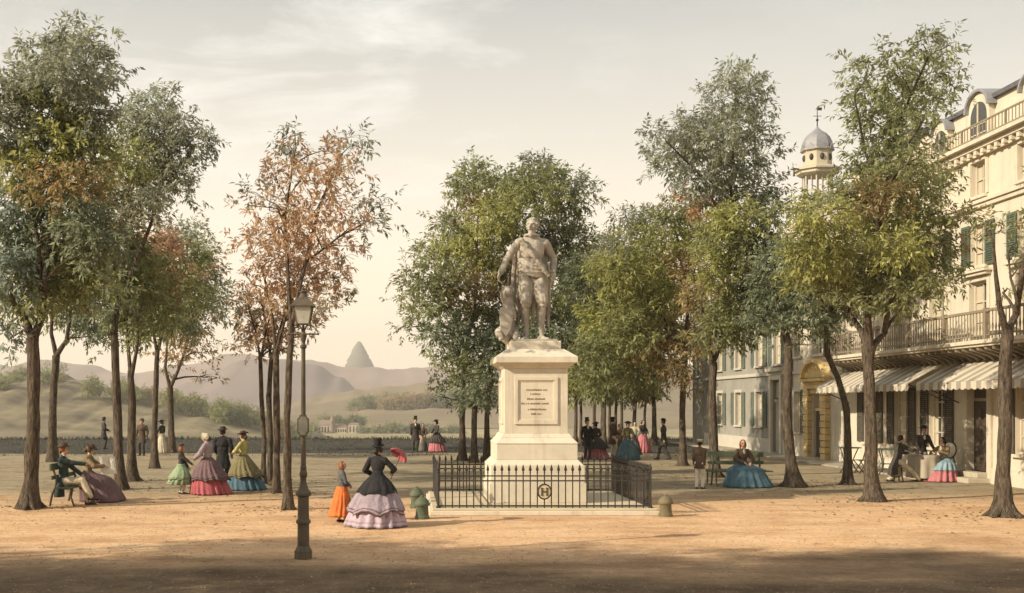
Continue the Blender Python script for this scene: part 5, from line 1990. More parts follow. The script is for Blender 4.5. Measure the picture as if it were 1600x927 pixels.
fc = thing('folding_chair', 'empty folding chair between the two green cafe tables', 'chair', G(1347, 740), R(100))
mb = MB()
mb.box(-.2, .2, -.2, .2, .47, .50)
mb.build('seat', m_chair, fc, bevel=.01)
for s in (-1, 1):
    mb = MB()
    mb.bar((s * .19, -.20, .0), (s * .19, .22, .48), .03, .03)
    mb.bar((s * .17, .22, 0), (s * .17, -.14, .50), .03, .03)
    mb.bar((s * .17, -.14, .50), (s * .17, -.30, 1.02), .03, .03)
    mb.build('side_frame', m_chair, fc)
mb = MB()
for z_ in (.72, .86, .98):
    y_ = -.14 - (z_ - .5) * .31
    mb.box(-.17, .17, y_ - .012, y_ + .012, z_ - .03, z_ + .03)
mb.build('backrest', m_chair, fc, bevel=.006)

TBX, TBY = 16.74, 36.3
ct = thing('dining_table', 'cafe table under a long grey brown cloth, between the seated couple', 'table', (TBX, TBY, 0))
mb = MB()
mb.lathe([(.46, .82), (.46, .85)], n=30)
mb.build('tabletop', m_chair, ct)
mb = MB()
mb.lathe([(.2, 0), (.18, .04), (.05, .08), (.045, .8)], n=12)
mb.build('pedestal_leg', m_chair, ct)
mb = MB()
rings = []
for zz, rr_, am in ((.853, .01, 0), (.858, .46, 0), (.85, .475, 0), (.75, .485, .02), (.5, .50, .05), (.12, .52, .075)):
    rings.append([(rr_ * (1 + am * math.sin(9 * a)) * math.cos(a), rr_ * (1 + am * math.sin(9 * a)) * math.sin(a), zz) for a in [2 * PI * j / 72 for j in range(72)]])
mb.loft(rings, cap1=False)
tc2 = mb.build('tablecloth', m_cloth, None, smooth=60, loc=(TBX, TBY, 0))
tag(tc2, 'grey brown cloth hanging from the table the cafe guests share', 'tablecloth')
q = random.Random(4)


def plate(x, y, label):
    mb = MB()
    mb.lathe([(.05, 0), (.07, .004), (.11, .018), (.112, .022), (.07, .010), (.0, .008)], n=20)
    tag(mb.build('plate', m_white, None, smooth=60, loc=(TBX + x, TBY + y, .861)), label, 'plate')


def cup(x, y, label):
    o = thing('cup', label, 'cup', (TBX + x, TBY + y, .861))
    mb = MB()
    mb.lathe([(.02, 0), (.032, .02), (.042, .075), (.044, .085), (.038, .085), (.028, .03), (.0, .02)], n=16)
    mb.build('bowl', m_white, o, smooth=60)
    mb = MB()
    mb.tube([(.04, 0, .07), (.065, 0, .062), (.062, 0, .03), (.034, 0, .025)], .006, 6)
    mb.build('handle', m_white, o, smooth=60)


plate(-.28, -.12, 'white plate before the man on the stool')
plate(.26, -.12, 'white plate before the woman in pink and blue')
cup(-.08, -.26, 'white cup at the near edge of the cloth')
cup(.12, .12, 'white cup beside the dark bottle')
bt = thing('bottle', 'dark wine bottle standing in the middle of the cafe cloth', 'bottle', (TBX + .0, TBY + .05, .861))
mb = MB()
mb.lathe([(.038, 0), (.04, .01), (.04, .18), (.034, .21), (.015, .25), (.014, .31), (.017, .315), (.016, .33)], n=16)
mb.build('body', m_wine, bt, smooth=50)
mb = MB()
mb.lathe([(.011, .325), (.012, .345)], n=10)
mb.build('cork', mat('cork', (.3, .2, .1), .9, .1, 8, 0), bt)

st = thing('stool', 'dark wooden stool with turned legs under the man in the tailcoat', 'stool', (15.72, 35.95, 0))
SH = .56
mb = MB()
mb.lathe([(.2, SH - .04), (.215, SH - .02), (.2, SH)], n=24)
mb.build('seat', m_chair, st, smooth=40)
for k in range(4):
    a = R(45 + 90 * k)
    d = Vector((math.cos(a), math.sin(a), 0))
    mb = MB()
    mb.tube([d * .15 + Vector((0, 0, SH - .03)), d * .165 + Vector((0, 0, .36)), d * .18 + Vector((0, 0, .2)), d * .21], [.02, .028, .018, .024], 10)
    mb.build('leg', m_chair, st, smooth=60)
mb = MB()
for k in range(4):
    a, b_ = R(45 + 90 * k), R(135 + 90 * k)
    mb.tube([(math.cos(a) * .185, math.sin(a) * .185, .18), (math.cos(b_) * .185, math.sin(b_) * .185, .18)], .012, 6)
mb.build('stretcher', m_chair, st)

oc = thing('chair', 'balloon back chair with pale oval upholstery holding the woman in pink', 'chair', (17.50, 36.42, 0), R(128))
mb = MB()
mb.box(-.23, .23, -.22, .24, .44, .50)
mb.build('seat', m_white, oc, bevel=.025)
for sx_ in (-1, 1):
    for sy_ in (-1, 1):
        mb = MB()
        x, y = sx_ * .2, sy_ * .2
        mb.tube([(x, y, .45), (x * 1.0, y * 1.02, .25), (x * 1.1, y * 1.15, 0)], [.026, .022, .018], 8)
        mb.build('leg', m_chair, oc, smooth=60)
mb = MB()
tor = []
for i in range(32):
    a = 2 * PI * i / 32
    tor.append([((.22 + .024 * math.cos(b)) * math.cos(a), -.27 - .05 * (math.sin(a) + 1) + .024 * math.sin(b), .99 + (.27 + .024 * math.cos(b)) * math.sin(a)) for b in [2 * PI * j / 8 for j in range(8)]])
mb.loft(tor + [tor[0]], cap0=False, cap1=False)
for s in (-1, 1):
    mb.tube([(s * .2, -.21, .46), (s * .2, -.25, .62), (s * .15, -.27, .78)], .022, 8)
bk = mb.build('back_frame', m_chair, oc, smooth=180)
mb = MB()
mb.ell((0, -.33, .99), (.205, .03, .255), None, 20, 12)
mb.build('upholstery', m_white, bk, smooth=180)
# ================================================================== people
m_skin = mat('skin', (0.50, 0.30, 0.20), .6, .08, 8, 0, spec=.3)
m_eye = mat('eye_dark', (0.03, 0.02, 0.015), .4, .1, 8, 0)
m_lip = mat('lip', (0.34, 0.11, 0.09), .5, .1, 8, 0)
HAIR = {'brown': mat('brown_hair', (0.07, 0.04, 0.022), .5, .35, 14, .3, 30), 'dark': mat('dark_hair', (0.022, 0.017, 0.013), .5, .3, 14, .3, 30),
        'red': mat('auburn_hair', (0.20, 0.07, 0.025), .5, .3, 14, .3, 30)}


def cloth(name, col, **k):
    return mat('cloth_' + name, col, .92, k.pop('var', .24), k.pop('scale', 4), .8, 15, .15, dist=.035, **k)


C = {
    'black': cloth('black', (.028, .027, .028)), 'charcoal': cloth('charcoal', (.06, .053, .046)), 'brown': cloth('brown', (.095, .066, .045)),
    'bluegreen': cloth('bluegreen', (.04, .058, .055)), 'white': cloth('white', (.62, .57, .47)), 'cream': cloth('cream', (.52, .46, .34)),
    'purple': cloth('purple', (.155, .10, .105)), 'lilac': cloth('lilac', (.42, .33, .38)), 'mauve': cloth('mauve', (.30, .245, .27)),
    'red': cloth('red', (.36, .10, .11)), 'orange': cloth('orange', (.60, .16, .045)), 'green': cloth('green', (.24, .31, .19)),
    'blue': cloth('blue', (.08, .14, .175)), 'skyblue': cloth('skyblue', (.22, .32, .36)), 'olive': cloth('olive', (.17, .15, .075)), 'yellow': cloth('yellow', (.40, .36, .15)),
    'pink': cloth('pink', (.40, .15, .16)), 'grey': cloth('grey', (.15, .14, .12)), 'straw': cloth('straw', (.40, .30, .15)), 'tan': cloth('tan', (.22, .16, .095)),
    'slate': cloth('slate', (.10, .10, .10)), 'leather': mat('shoe_leather', (.03, .022, .016), .45, .2, 6, .1, spec=.4),
}


def remesh(mb, voxel, smooth=3, wrinkle=0.0, seed=0, name='tmp'):
    me = mb.mesh(name)
    o = bpy.data.objects.new(name, me)
    COL.objects.link(o)
    m = o.modifiers.new('r', 'REMESH')
    m.mode = 'VOXEL'
    m.voxel_size = voxel
    m.use_smooth_shade = True
    if smooth:
        s = o.modifiers.new('s', 'SMOOTH')
        s.iterations = smooth
        s.factor = .5
    dg = bpy.context.evaluated_depsgraph_get()
    out = bpy.data.meshes.new_from_object(o.evaluated_get(dg))
    bpy.data.objects.remove(o)
    bpy.data.meshes.remove(me)
    if wrinkle:
        n = len(out.vertices)
        co = np.empty(n * 3, dtype=np.float32)
        no = np.empty(n * 3, dtype=np.float32)
        out.vertices.foreach_get('co', co)
        out.vertices.foreach_get('normal', no)
        co = co.reshape(-1, 3)
        no = no.reshape(-1, 3)
        w_ = np.array([mnoise.noise(Vector((p[0] * 11 + seed, p[1] * 11, p[2] * 6))) + .5 * mnoise.noise(Vector((p[0] * 24, p[1] * 24 + seed, p[2] * 13))) for p in co.tolist()], dtype=np.float32)
        co += no * (w_ * wrinkle)[:, None]
        out.vertices.foreach_set('co', co.reshape(-1))
        out.update()
    return out


def ik(a, t, l1, l2, pole):
    a, t, pole = Vector(a), Vector(t), Vector(pole)
    d = t - a
    L_ = min(d.length, (l1 + l2) * .995)
    d = d.normalized()
    t = a + d * L_
    x = (l1 * l1 - l2 * l2 + L_ * L_) / (2 * L_)
    h = math.sqrt(max(0, l1 * l1 - x * x))
    p = pole - d * pole.dot(d)
    p = p.normalized() if p.length > 1e-4 else Vector((0, -1, 0))
    return a + d * x + p * h, t


def hand(mb, wrist, d, side, up, s=1.0, curl=.5, fist=False):
    """palm, four unequal fingers bent at two joints, thumb from the palm's side"""
    d = d.normalized()
    up = (up - d * up.dot(d)).normalized()
    lat = d.cross(up) * side
    pc = wrist + d * .045 * s
    mb.cap(wrist, wrist + d * .03 * s, .024 * s, .028 * s, 10)
    M = Matrix((lat, d, up)).transposed()
    mb.ell(pc + d * .01 * s, (.040 * s, .048 * s, .017 * s), M, 12, 8)
    for k, (off, ln) in enumerate(((-.030, .066), (-.010, .076), (.010, .072), (.029, .056))):
        p0 = wrist + d * .078 * s + lat * off * s
        a1 = d * math.cos(curl * .7) - up * math.sin(curl * .7) + lat * off * 2.2
        p1 = p0 + a1.normalized() * ln * .5 * s
        a2 = d * math.cos(curl * 1.7) - up * math.sin(curl * 1.7) + lat * off * 1.2
        p2 = p1 + a2.normalized() * ln * .5 * s
        mb.cap(p0, p1, .0098 * s, .0092 * s, 8)
        mb.cap(p1, p2, .0092 * s, .0078 * s, 8)
    t0 = wrist + d * .03 * s - lat * .032 * s
    t1 = t0 + (d * .6 - lat * .65 - up * .35 * (0.5 + curl)).normalized() * .036 * s
    t2 = t1 + (d * .9 - lat * .1 - up * .4 * (0.5 + curl)).normalized() * .03 * s
    mb.cap(t0, t1, .0125 * s, .011 * s, 8)
    mb.cap(t1, t2, .011 * s, .0088 * s, 8)


class Fig:
    """a posed figure in its own frame: facing +Y, right hand on +X, feet near z = 0"""

    def __init__(s, H=1.7, sex='m', lean=0, hands=((.25, .06, .80), (-.25, .06, .80)), feet=((.10, .02), (-.10, .02)), seat=None, head=(0, 0),
                 epole=((.5, -1, -.2), (-.5, -1, -.2)), knee=((.1, 1, .1), (-.1, 1, .1)), build=1.0, side_lean=0, foot_dir=None, hip=(0, 0)):
        s.k = H / 1.70
        k = s.k
        s.sex = sex
        s.seat = seat
        f = sex == 'f'
        pz = (seat / k + .10) if seat else .92
        s.P = Vector((hip[0], hip[1], pz))
        M = Matrix.Rotation(R(-lean), 3, 'X') @ Matrix.Rotation(R(side_lean), 3, 'Y')
        s.M = M
        s.chest = s.P + M @ Vector((0, 0, .36))
        s.N = s.P + M @ Vector((0, 0, .55))
        sw = (.165 if f else .19) * build
        s.sh = [s.P + M @ Vector((q * sw, -.01, .468)) for q in (1, -1)]
        s.head = s.N + M @ Vector((0, .02, .0)) + Vector((0, .01, .135))
        s.HM = Matrix.Rotation(R(-head[0]), 3, 'Z') @ Matrix.Rotation(R(-head[1]), 3, 'X')
        s.hip = [s.P + Vector((q * .09, 0, -.02)) for q in (1, -1)]
        s.el, s.wr, s.kn, s.an = [], [], [], []
        for i in (0, 1):
            e_, w_ = ik(s.sh[i], hands[i], .285, .25, epole[i])
            s.el.append(e_)
            s.wr.append(w_)
            ft = Vector((feet[i][0], feet[i][1], feet[i][2] if len(feet[i]) > 2 else .075))
            kn, an = ik(s.hip[i], ft, .43, .42, knee[i])
            s.kn.append(kn)
            s.an.append(an)
        s.fd = [Vector((d[0], d[1], 0)).normalized() for d in (foot_dir or ((.15, 1), (-.15, 1)))]
        s.b = build

    def body(s, mb):
        f = s.sex == 'f'
        b = s.b
        M = s.M
        mb.ell(s.P + Vector((0, 0, .0)), (.155 * b, .11, .12), M)
        mb.ell(s.P + M @ Vector((0, 0, .16)), ((.115 if f else .135) * b, .09, .15), M)
        mb.ell(s.chest + M @ Vector((0, .01, .0)), ((.135 if f else .16) * b, .105, .17), M)
        for i in (0, 1):
            mb.cap(s.N - M @ Vector((0, .0, .035)), s.sh[i], .055, .046)
        mb.cap(s.N - M @ Vector((0, 0, .05)), s.head - Vector((0, .0, .05)), .055, .048)
        H_ = s.HM
        h = s.head
        mb.ell(h + H_ @ Vector((0, -.012, .025)), (.073, .092, .088), H_)
        mb.ell(h + H_ @ Vector((0, .022, -.045)), (.054, .064, .068), H_)
        mb.ell(h + H_ @ Vector((0, .058, -.092)), (.024, .022, .020), H_, 10, 6)
        mb.cap(h + H_ @ Vector((0, .080, .01)), h + H_ @ Vector((0, .102, -.028)), .009, .014, 8)
        for q in (-1, 1):
            mb.ell(h + H_ @ Vector((q * .072, -.01, -.015)), (.010, .020, .030), H_, 10, 6)
            mb.ell(h + H_ @ Vector((q * .028, .073, .028)), (.024, .012, .008), H_, 8, 6)
        for i in (0, 1):
            mb.cap(s.sh[i], s.el[i], .048 * b, .038)
            mb.cap(s.el[i], s.wr[i], .038, .026)
            mb.cap(s.hip[i], s.kn[i], .082, .052)
            mb.cap(s.kn[i], s.an[i], .052, .034)
            mb.ell(s.kn[i].lerp(s.an[i], .28) - Vector((0, .02, 0)), (.045, .05, .09), None, 10, 8)
            mb.cap(s.an[i] - Vector((0, 0, .035)) - s.fd[i] * .03, s.an[i] + s.fd[i] * .15 - Vector((0, 0, .048)), .034, .024)
            hd = (s.wr[i] - s.el[i]).normalized()
            upv = Vector((0, 0, 1)) if abs(hd.z) < .8 else Vector(((1 if i == 0 else -1) * .8, -.3, 0))
            hand(mb, s.wr[i], hd + Vector((0, 0, -.15)), 1 if i == 0 else -1, upv, 1.0, .55)

    def jacket(s, mb, infl=.02, sleeve=1.0, waist=1.0, flare=0.0, bust=False):
        f = s.sex == 'f'
        M, b = s.M, s.b
        w_ = (.108 if f else .138) * b * waist
        mb.ell(s.P + M @ Vector((0, 0, .17)), (w_ + infl, .085 * waist + infl, .15), M)
        mb.ell(s.P + M @ Vector((0, 0, .04)), (.15 * b + infl * .5, .105 + infl * .5, .10), M)
        mb.ell(s.chest + M @ Vector((0, .01, .0)), ((.135 if f else .165) * b + infl, .105 + infl, .175), M)
        if bust:
            for q in (-1, 1):
                mb.ell(s.chest + M @ Vector((q * .062, .075, -.01)), (.065, .06, .07), M, 12, 8)
        for i in (0, 1):
            mb.cap(s.N - M @ Vector((0, 0, .04)), s.sh[i], .058 + infl * .4, .046 + infl * .4)
        mb.cap(s.N - M @ Vector((0, 0, .05)), s.N + M @ Vector((0, .005, -.005)), .075, .062)
        for i in (0, 1):
            mb.cap(s.sh[i], s.el[i], .052 * b + infl * .6, (.044 + infl * .5) * sleeve)
            wv = s.el[i].lerp(s.wr[i], .95)
            mb.cap(s.el[i], wv, (.044 + infl * .5) * sleeve, (.036 + infl * .35) * sleeve)

    def tails(s, mb, hem, flare=.09, off=(.13, 0)):
        """coat skirts from waist to hem height"""
        M = s.M
        w0 = s.P + M @ Vector((0, 0, .10))
        rings = []
        n = 28
        if s.seat:
            # hang behind the seat
            for t in (0, .25, .5, .75, 1):
                zz = w0.z + (hem - w0.z) * t
                cy = w0.y - .04 - .04 * t + off[1] * min(1, t * 2)
                rings.append([(w0.x + off[0] * min(1, t * 2.5) + (.15 + .05 * t) * math.cos(a), cy + (.07 + .05 * t) * math.sin(a), zz + .02 * math.sin(3 * a) * t) for a in [2 * PI * j / n for j in range(n)]])
        else:
            for t in (0, .2, .45, .7, 1):
                zz = w0.z + (hem - w0.z) * t
                rings.append([(w0.x + (.145 * s.b + flare * t) * (1 + .05 * t * math.sin(7 * a)) * math.cos(a),
                               w0.y + (.115 + flare * .8 * t) * (1 + .05 * t * math.sin(7 * a)) * math.sin(a), zz) for a in [2 * PI * j / n for j in range(n)]])
        mb.loft(rings)

    def trousers(s, mb, infl=.018):
        mb.ell(s.P + Vector((0, 0, -.01)), (.16 * s.b + infl * .5, .115 + infl * .4, .12))
        for i in (0, 1):
            mb.cap(s.hip[i], s.kn[i], .085 + infl, .058 + infl)
            lo = s.kn[i].lerp(s.an[i], .97)
            mb.cap(s.kn[i], lo, .058 + infl, .042 + infl)

    def shoes(s, mb):
        for i in (0, 1):
            a = s.an[i] - Vector((0, 0, .038))
            mb.cap(a - s.fd[i] * .045, a + s.fd[i] * .06, .040, .040)
            mb.cap(a + s.fd[i] * .05 - Vector((0, 0, .004)), a + s.fd[i] * .165 - Vector((0, 0, .012)), .038, .028)

    def hair(s, mb, style='short'):
        H_, h = s.HM, s.head
        mb.ell(h + H_ @ Vector((0, -.026, .036)), (.083, .092, .090), H_)
        for q in (-1, 1):
            mb.ell(h + H_ @ Vector((q * .070, -.018, .012)), (.018, .045, .055), H_, 10, 8)
        if style == 'short':
            mb.ell(h + H_ @ Vector((0, -.07, -.02)), (.062, .04, .06), H_)
        elif style == 'bun':
            mb.ell(h + H_ @ Vector((0, -.105, -.035)), (.062, .055, .06), H_)
            for q in (-1, 1):
                mb.ell(h + H_ @ Vector((q * .066, .004, -.01)), (.025, .045, .06), H_, 10, 8)
        elif style == 'bob':
            for q in (-1, 1):
                mb.ell(h + H_ @ Vector((q * .072, -.02, -.04)), (.034, .06, .09), H_, 10, 8)
            mb.ell(h + H_ @ Vector((0, -.075, -.05)), (.085, .055, .10), H_)

    def hat(s, kind, mb):
        H_, h = s.HM, s.head
        c = h + H_ @ Vector((0, -.015, .075))
        up = H_ @ Vector((0, -.10, 1)).normalized()
        if kind == 'top':
            mb.lathe([(.13, .0), (.145, .012), (.135, .02), (.088, .014), (.084, .10), (.094, .165), (.092, .172), (.0, .174)], c, 24, axis=up)
        elif kind == 'low':       # low crowned round hat
            mb.lathe([(.10, -.01), (.155, .004), (.158, .014), (.098, .016), (.094, .06), (.075, .092), (.03, .10), (.0, .101)], c, 24, axis=up)
        elif kind == 'cap':
            mb.lathe([(.088, -.012), (.092, .02), (.108, .045), (.104, .066), (.06, .08), (.0, .083)], c, 22, axis=up)
            mb.ell(c + H_ @ Vector((0, .105, -.006)), (.062, .05, .009), H_, 14, 6)
        elif kind == 'ladyhat':
            mb.lathe([(.09, .0), (.15, -.008), (.172, .012), (.165, .02), (.094, .02), (.086, .062), (.06, .078), (.0, .080)], c + H_ @ Vector((0, .02, .012)), 24, axis=H_ @ Vector((0, .22, 1)).normalized())
            mb.cap(c + H_ @ Vector((.06, -.05, .05)), c + H_ @ Vector((.05, -.15, .02)), .022, .010)
        elif kind == 'bonnet':
            # open-faced shell round the head, with a rim standing up at the front
            n = 20
            rings = []
            for (y, r_, dz) in ((-.13, .03, .01), (-.118, .075, .012), (-.07, .108, .018), (0, .118, .02), (.06, .126, .028), (.085, .138, .035), (.08, .130, .033), (.05, .112, .02), (-.05, .098, .016), (-.10, .06, .012), (-.11, .02, .01)):
                ring = []
                for j in range(n):
                    a = R(-42) + R(264) * j / (n - 1)
                    ring.append(h + H_ @ Vector((r_ * math.cos(a) * .82, y, r_ * math.sin(a) + dz)))
                rings.append(ring)
            f = []
            v = [p for r_ in rings for p in r_]
            for i in range(len(rings) - 1):
                for j in range(n - 1):
                    f.append((i * n + j, i * n + j + 1, (i + 1) * n + j + 1, (i + 1) * n + j))
            for j in (0, n - 1):
                f.append(tuple(i * n + j for i in range(len(rings))))
            mb.add(v, f)


def skirt_mesh(mb, c, prof, folds=11, amp=.06, seed=0, back=.0, scallop=0.0, ns=120, squash=.94, yaw=0, trim=False):
    """a gathered bell skirt: prof is (height, radius) from waist to hem"""
    c = Vector(c)
    q = random.Random(seed)
    ph = [q.uniform(0, 6.28) for _ in range(4)]
    z_top, z_bot = prof[0][0], prof[-1][0]
    pts = []
    for (za, ra), (zb, rb) in zip(prof, prof[1:]):
        for j in range(5):
            t = j / 5
            pts.append((za + (zb - za) * t, ra + (rb - ra) * t))
    pts.append(prof[-1])
    rings = []
    for z_, r_ in pts:
        t = (z_top - z_) / max(1e-6, z_top - z_bot)
        ring = []
        for j in range(ns):
            a = 2 * PI * j / ns
            s1 = math.sin(folds * a + ph[0] + .5 * math.sin(3 * a + ph[2]))
            f = 1.45 * amp * (t ** .7) * (.9 * (abs(s1) - .6) + .45 * math.sin((folds * 2 - 3) * a + ph[1] + t) + .3 * math.sin(4 * a + ph[2]))
            rr_ = r_ * (1 + f)
            zz = z_ + scallop * (t ** 3) * (abs(math.sin(3 * a + ph[3])) - .5)
            ring.append((c.x + rr_ * math.cos(a), c.y - back * t * t * r_ + rr_ * squash * math.sin(a), zz))
        rings.append(ring)
    # inner turn-up so that the hem has thickness
    last = rings[-1]
    inner = [(c.x + (x - c.x) * .93, c.y + (y - c.y) * .93, z_ + .015) for x, y, z_ in last]
    top_in = [(c.x + (x - c.x) * .8, c.y + (y - c.y) * .8, z_ + .25 * (z_top - z_bot)) for x, y, z_ in last]
    f0 = len(mb.f)
    rings += [inner, top_in]
    mb.loft(rings)
    if trim:
        for k in (len(pts) - 4, len(pts) - 2):
            for j in range(ns):
                mb.mi[f0 + k * ns + j] = 1


def seated_skirt(mb, F_, floor=.02, w=.36, reach=.34, seed=0, amp=.05, hem=None):
    """skirt of a sitting figure: over the lap, down from the knees, spread on the ground"""
    P_ = F_.P
    q = random.Random(seed)
    ph = [q.uniform(0, 6.28) for _ in range(3)]
    ns = 120
    spec = [(P_.z + .17, 0, .13, .11, 0), (P_.z + .10, .03, .22, .18, .1), (P_.z + .05, .12, .30, .30, .25), (P_.z - .02, .20, w * .95, .38, .4), (P_.z - .16, .25, w * 1.08, .44, .7), (P_.z - .34, reach * .8, w * 1.22, .48, .9), (floor, reach, w * 1.42, .54, 1.0)]
    rings = []
    for (a_, b_) in zip(spec, spec[1:]):
        for j in range(5):
            t = j / 5
            zz, cy, rx, ry, f = [x + (y - x) * t for x, y in zip(a_, b_)]
            ring = []
            for i in range(ns):
                an = 2 * PI * i / ns
                g = 1 + amp * 2.0 * f * (.9 * (abs(math.sin(9 * an + ph[0] + .6 * math.sin(3 * an))) - .6) + .4 * math.sin(17 * an + ph[1] + f) + .3 * math.sin(4 * an + ph[2]))
                ring.append((P_.x + rx * g * math.cos(an), P_.y + cy + ry * g * math.sin(an), zz))
            rings.append(ring)
    rings.append([(x, y, floor) for x, y, z_ in rings[-1]])
    if hem:
        rings = [r_ for r_ in rings if r_[0][2] >= hem]
    mb.loft(rings)


def scale_mb(mb, k):
    mb.v = [(x * k, y * k, z_ * k) for x, y, z_ in mb.v]


def paint_face(me, Fg, k):
    """eyes, brows and mouth as material patches on the one body surface"""
    n = len(me.polygons)
    ce = np.empty(n * 3, dtype=np.float32)
    me.polygons.foreach_get('center', ce)
    ce = ce.reshape(-1, 3)
    H_ = np.array(Fg.HM.transposed())
    loc = (ce / k - np.array(Fg.head)) @ H_.T
    mi = np.zeros(n, dtype=np.int32)
    front = loc[:, 1] > .04
    for q in (-1, 1):
        mi[front & (((loc[:, 0] - q * .028) / .015) ** 2 + ((loc[:, 2] - .008) / .009) ** 2 < 1)] = 1
        mi[front & (((loc[:, 0] - q * .030) / .020) ** 2 + ((loc[:, 2] - .032) / .005) ** 2 < 1)] = 1
    mi[front & ((loc[:, 0] / .022) ** 2 + ((loc[:, 2] + .062) / .008) ** 2 < 1)] = 2
    me.polygons.foreach_set('material_index', mi)


PEOPLE = {}


def person(label, pos, yaw, F_, wear, hair=('short', 'dark'), hat=None, group=None, near=True, cat='person', face=True):
    """wear: list of (part name, material, kind, options)"""
    k = F_.k
    vb = .0085 if near else .017
    vc = .013 if near else .022
    mb = MB()
    F_.body(mb)
    scale_mb(mb, k)
    me = remesh(mb, vb, 2, name='person')
    if face:
        paint_face(me, F_, k)
    o = link('person', me, [m_skin, m_eye, m_lip], None, smooth=180)
    o.location = pos
    o.rotation_euler = (0, 0, yaw)
    tag(o, label, cat, group)
    for (nm, m, kind, op) in wear:
        mb = MB()
        if kind == 'jacket':
            hem = op.get('hem')
            F_.jacket(mb, op.get('infl', .02), op.get('sleeve', 1), op.get('waist', 1), bust=op.get('bust', False))
            if hem:
                F_.tails(mb, hem, op.get('flare', .08), op.get('off', (.13, 0)))
            scale_mb(mb, k)
            link(nm, remesh(mb, vc, 3, .007 if near else 0, len(label), nm), m, o, smooth=180)
        elif kind == 'trousers':
            F_.trousers(mb)
            scale_mb(mb, k)
            link(nm, remesh(mb, vc, 3, .006 if near else 0, len(label) + 2, nm), m, o, smooth=180)
        elif kind == 'shoes':
            F_.shoes(mb)
            scale_mb(mb, k)
            link(nm, remesh(mb, vc, 2, 0, 0, nm), m, o, smooth=180)
        elif kind == 'skirt':
            skirt_mesh(mb, (F_.P.x, F_.P.y, 0), op['prof'], op.get('folds', 11), op.get('amp', .06), len(label) + len(nm), op.get('back', .12), op.get('scallop', 0), trim='trim' in op)
            scale_mb(mb, k)
            mb.build(nm, [m, C[op['trim']]] if 'trim' in op else m, o, smooth=180)
        elif kind == 'sskirt':
            seated_skirt(mb, F_, op.get('floor', .02), op.get('w', .36), op.get('reach', .34), len(label), op.get('amp', .05), op.get('hem'))
            if op.get('grow'):
                c_ = F_.P + Vector((0, .15, 0))
                mb.v = [(c_.x + (x - c_.x) * op['grow'], c_.y + (y - c_.y) * op['grow'], z_ + .012) for x, y, z_ in mb.v]
            scale_mb(mb, k)
            mb.build(nm, m, o, smooth=180)
        elif kind == 'shirt':
            mb.ell(F_.chest + F_.M @ Vector((0, .105, .06)), (.045, .03, .13), F_.M, 12, 8)
            mb.cap(F_.N + F_.M @ Vector((-.03, .03, .01)), F_.N + F_.M @ Vector((.03, .03, .01)), .03, .03, 10)
            scale_mb(mb, k)
            mb.build(nm, m, o, smooth=180)
        elif kind == 'shawl':
            mb.ell(F_.chest + F_.M @ Vector((0, .0, .06)), (.20, .145, .15), F_.M, 20, 12)
            scale_mb(mb, k)
            link(nm, remesh(mb, vc, 2, .006 if near else 0, 5, nm), m, o, smooth=180)
    if hair:
        mb = MB()
        F_.hair(mb, hair[0])
        scale_mb(mb, k)
        link('hair', remesh(mb, vb * 1.15, 2, .004 if near else 0, 3, 'hair'), HAIR[hair[1]], o, smooth=180)
    if hat:
        mb = MB()
        F_.hat(hat[0], mb)
        scale_mb(mb, k)
        mb.build('hat', C[hat[1]], o, smooth=45)
    return o


def gp(px, py, dy=0.0):
    g = G(px, py)
    return g


def bell(w, hem=.015, top=1.04, full=1.0):
    h = top - hem
    return [(top, .125), (top - .03, .16), (top - .12 * h, w * .37 * full), (top - .30 * h, w * .55), (top - .55 * h, w * .75), (top - .8 * h, w * .91), (hem, w)]


DN = ((.27, .08, .72), (-.27, .08, .72))
# ---- the lady with the parasol and the girl in orange, middle front
fl = Fig(1.66, 'f', lean=2, hands=((.20, .34, 1.13), (-.20, .26, 1.05)), head=(10, -4), epole=((1, -.5, -.3), (-1, -.5, -.3)))
lady = person('woman in black jacket and tall black hat, lilac crinoline, seen from behind', gp(590, 822), R(-22), fl,
              [('underskirt', C['lilac'], 'skirt', dict(prof=bell(.62), folds=9, amp=.09, back=.16, scallop=.02, trim='mauve')),
               ('overskirt', C['mauve'], 'skirt', dict(prof=bell(.60, .30, 1.05), folds=9, amp=.07, back=.16, scallop=.12, trim='purple')),
               ('jacket', C['black'], 'jacket', dict(infl=.022, sleeve=1.15)),
               ('peplum', C['black'], 'skirt', dict(prof=[(1.10, .13), (1.05, .17), (.92, .30), (.78, .40), (.70, .43)], folds=7, amp=.05, back=.10, scallop=.06)),
               ('shoes', C['leather'], 'shoes', {})], ('bun', 'dark'), ('top', 'black'))
# her parasol
hp = Vector(lady.location) + Matrix.Rotation(R(-22), 3, 'Z') @ (fl.wr[0] * fl.k)
par = thing('parasol', 'small open red parasol held up by the woman in black', 'parasol', hp + Vector((.0, 0, -.06)))
ax = Vector((.36, .35, .86)).normalized()
tip = ax * .56
mb = MB()
mb.tube([-ax * .10, ax * .60], .008, 8)
mb.build('shaft', m_chair, par)
mb = MB()
n = 48
rings = []
Mq = Vector((0, 0, 1)).rotation_difference(Vector((.62, .30, .72)).normalized()).to_matrix()
for r_, h in ((.004, .0), (.06, -.008), (.12, -.03), (.17, -.06), (.205, -.10), (.215, -.13), (.21, -.132), (.19, -.105), (.12, -.045), (.01, -.012)):
    rings.append([tip + Mq @ Vector((r_ * (1 - .06 * abs(math.sin(4 * a))) * math.cos(a), r_ * (1 - .06 * abs(math.sin(4 * a))) * math.sin(a), h - .02 * (r_ / .215) * abs(math.sin(4 * a)))) for a in [2 * PI * j / n for j in range(n)]])
mb.loft(rings)
mb.build('canopy', C['red'], par, smooth=60)
mb = MB()
mb.ell(tip + Mq @ Vector((0, 0, .02)), .014, None, 10, 8)
mb.build('finial', m_chair, par)

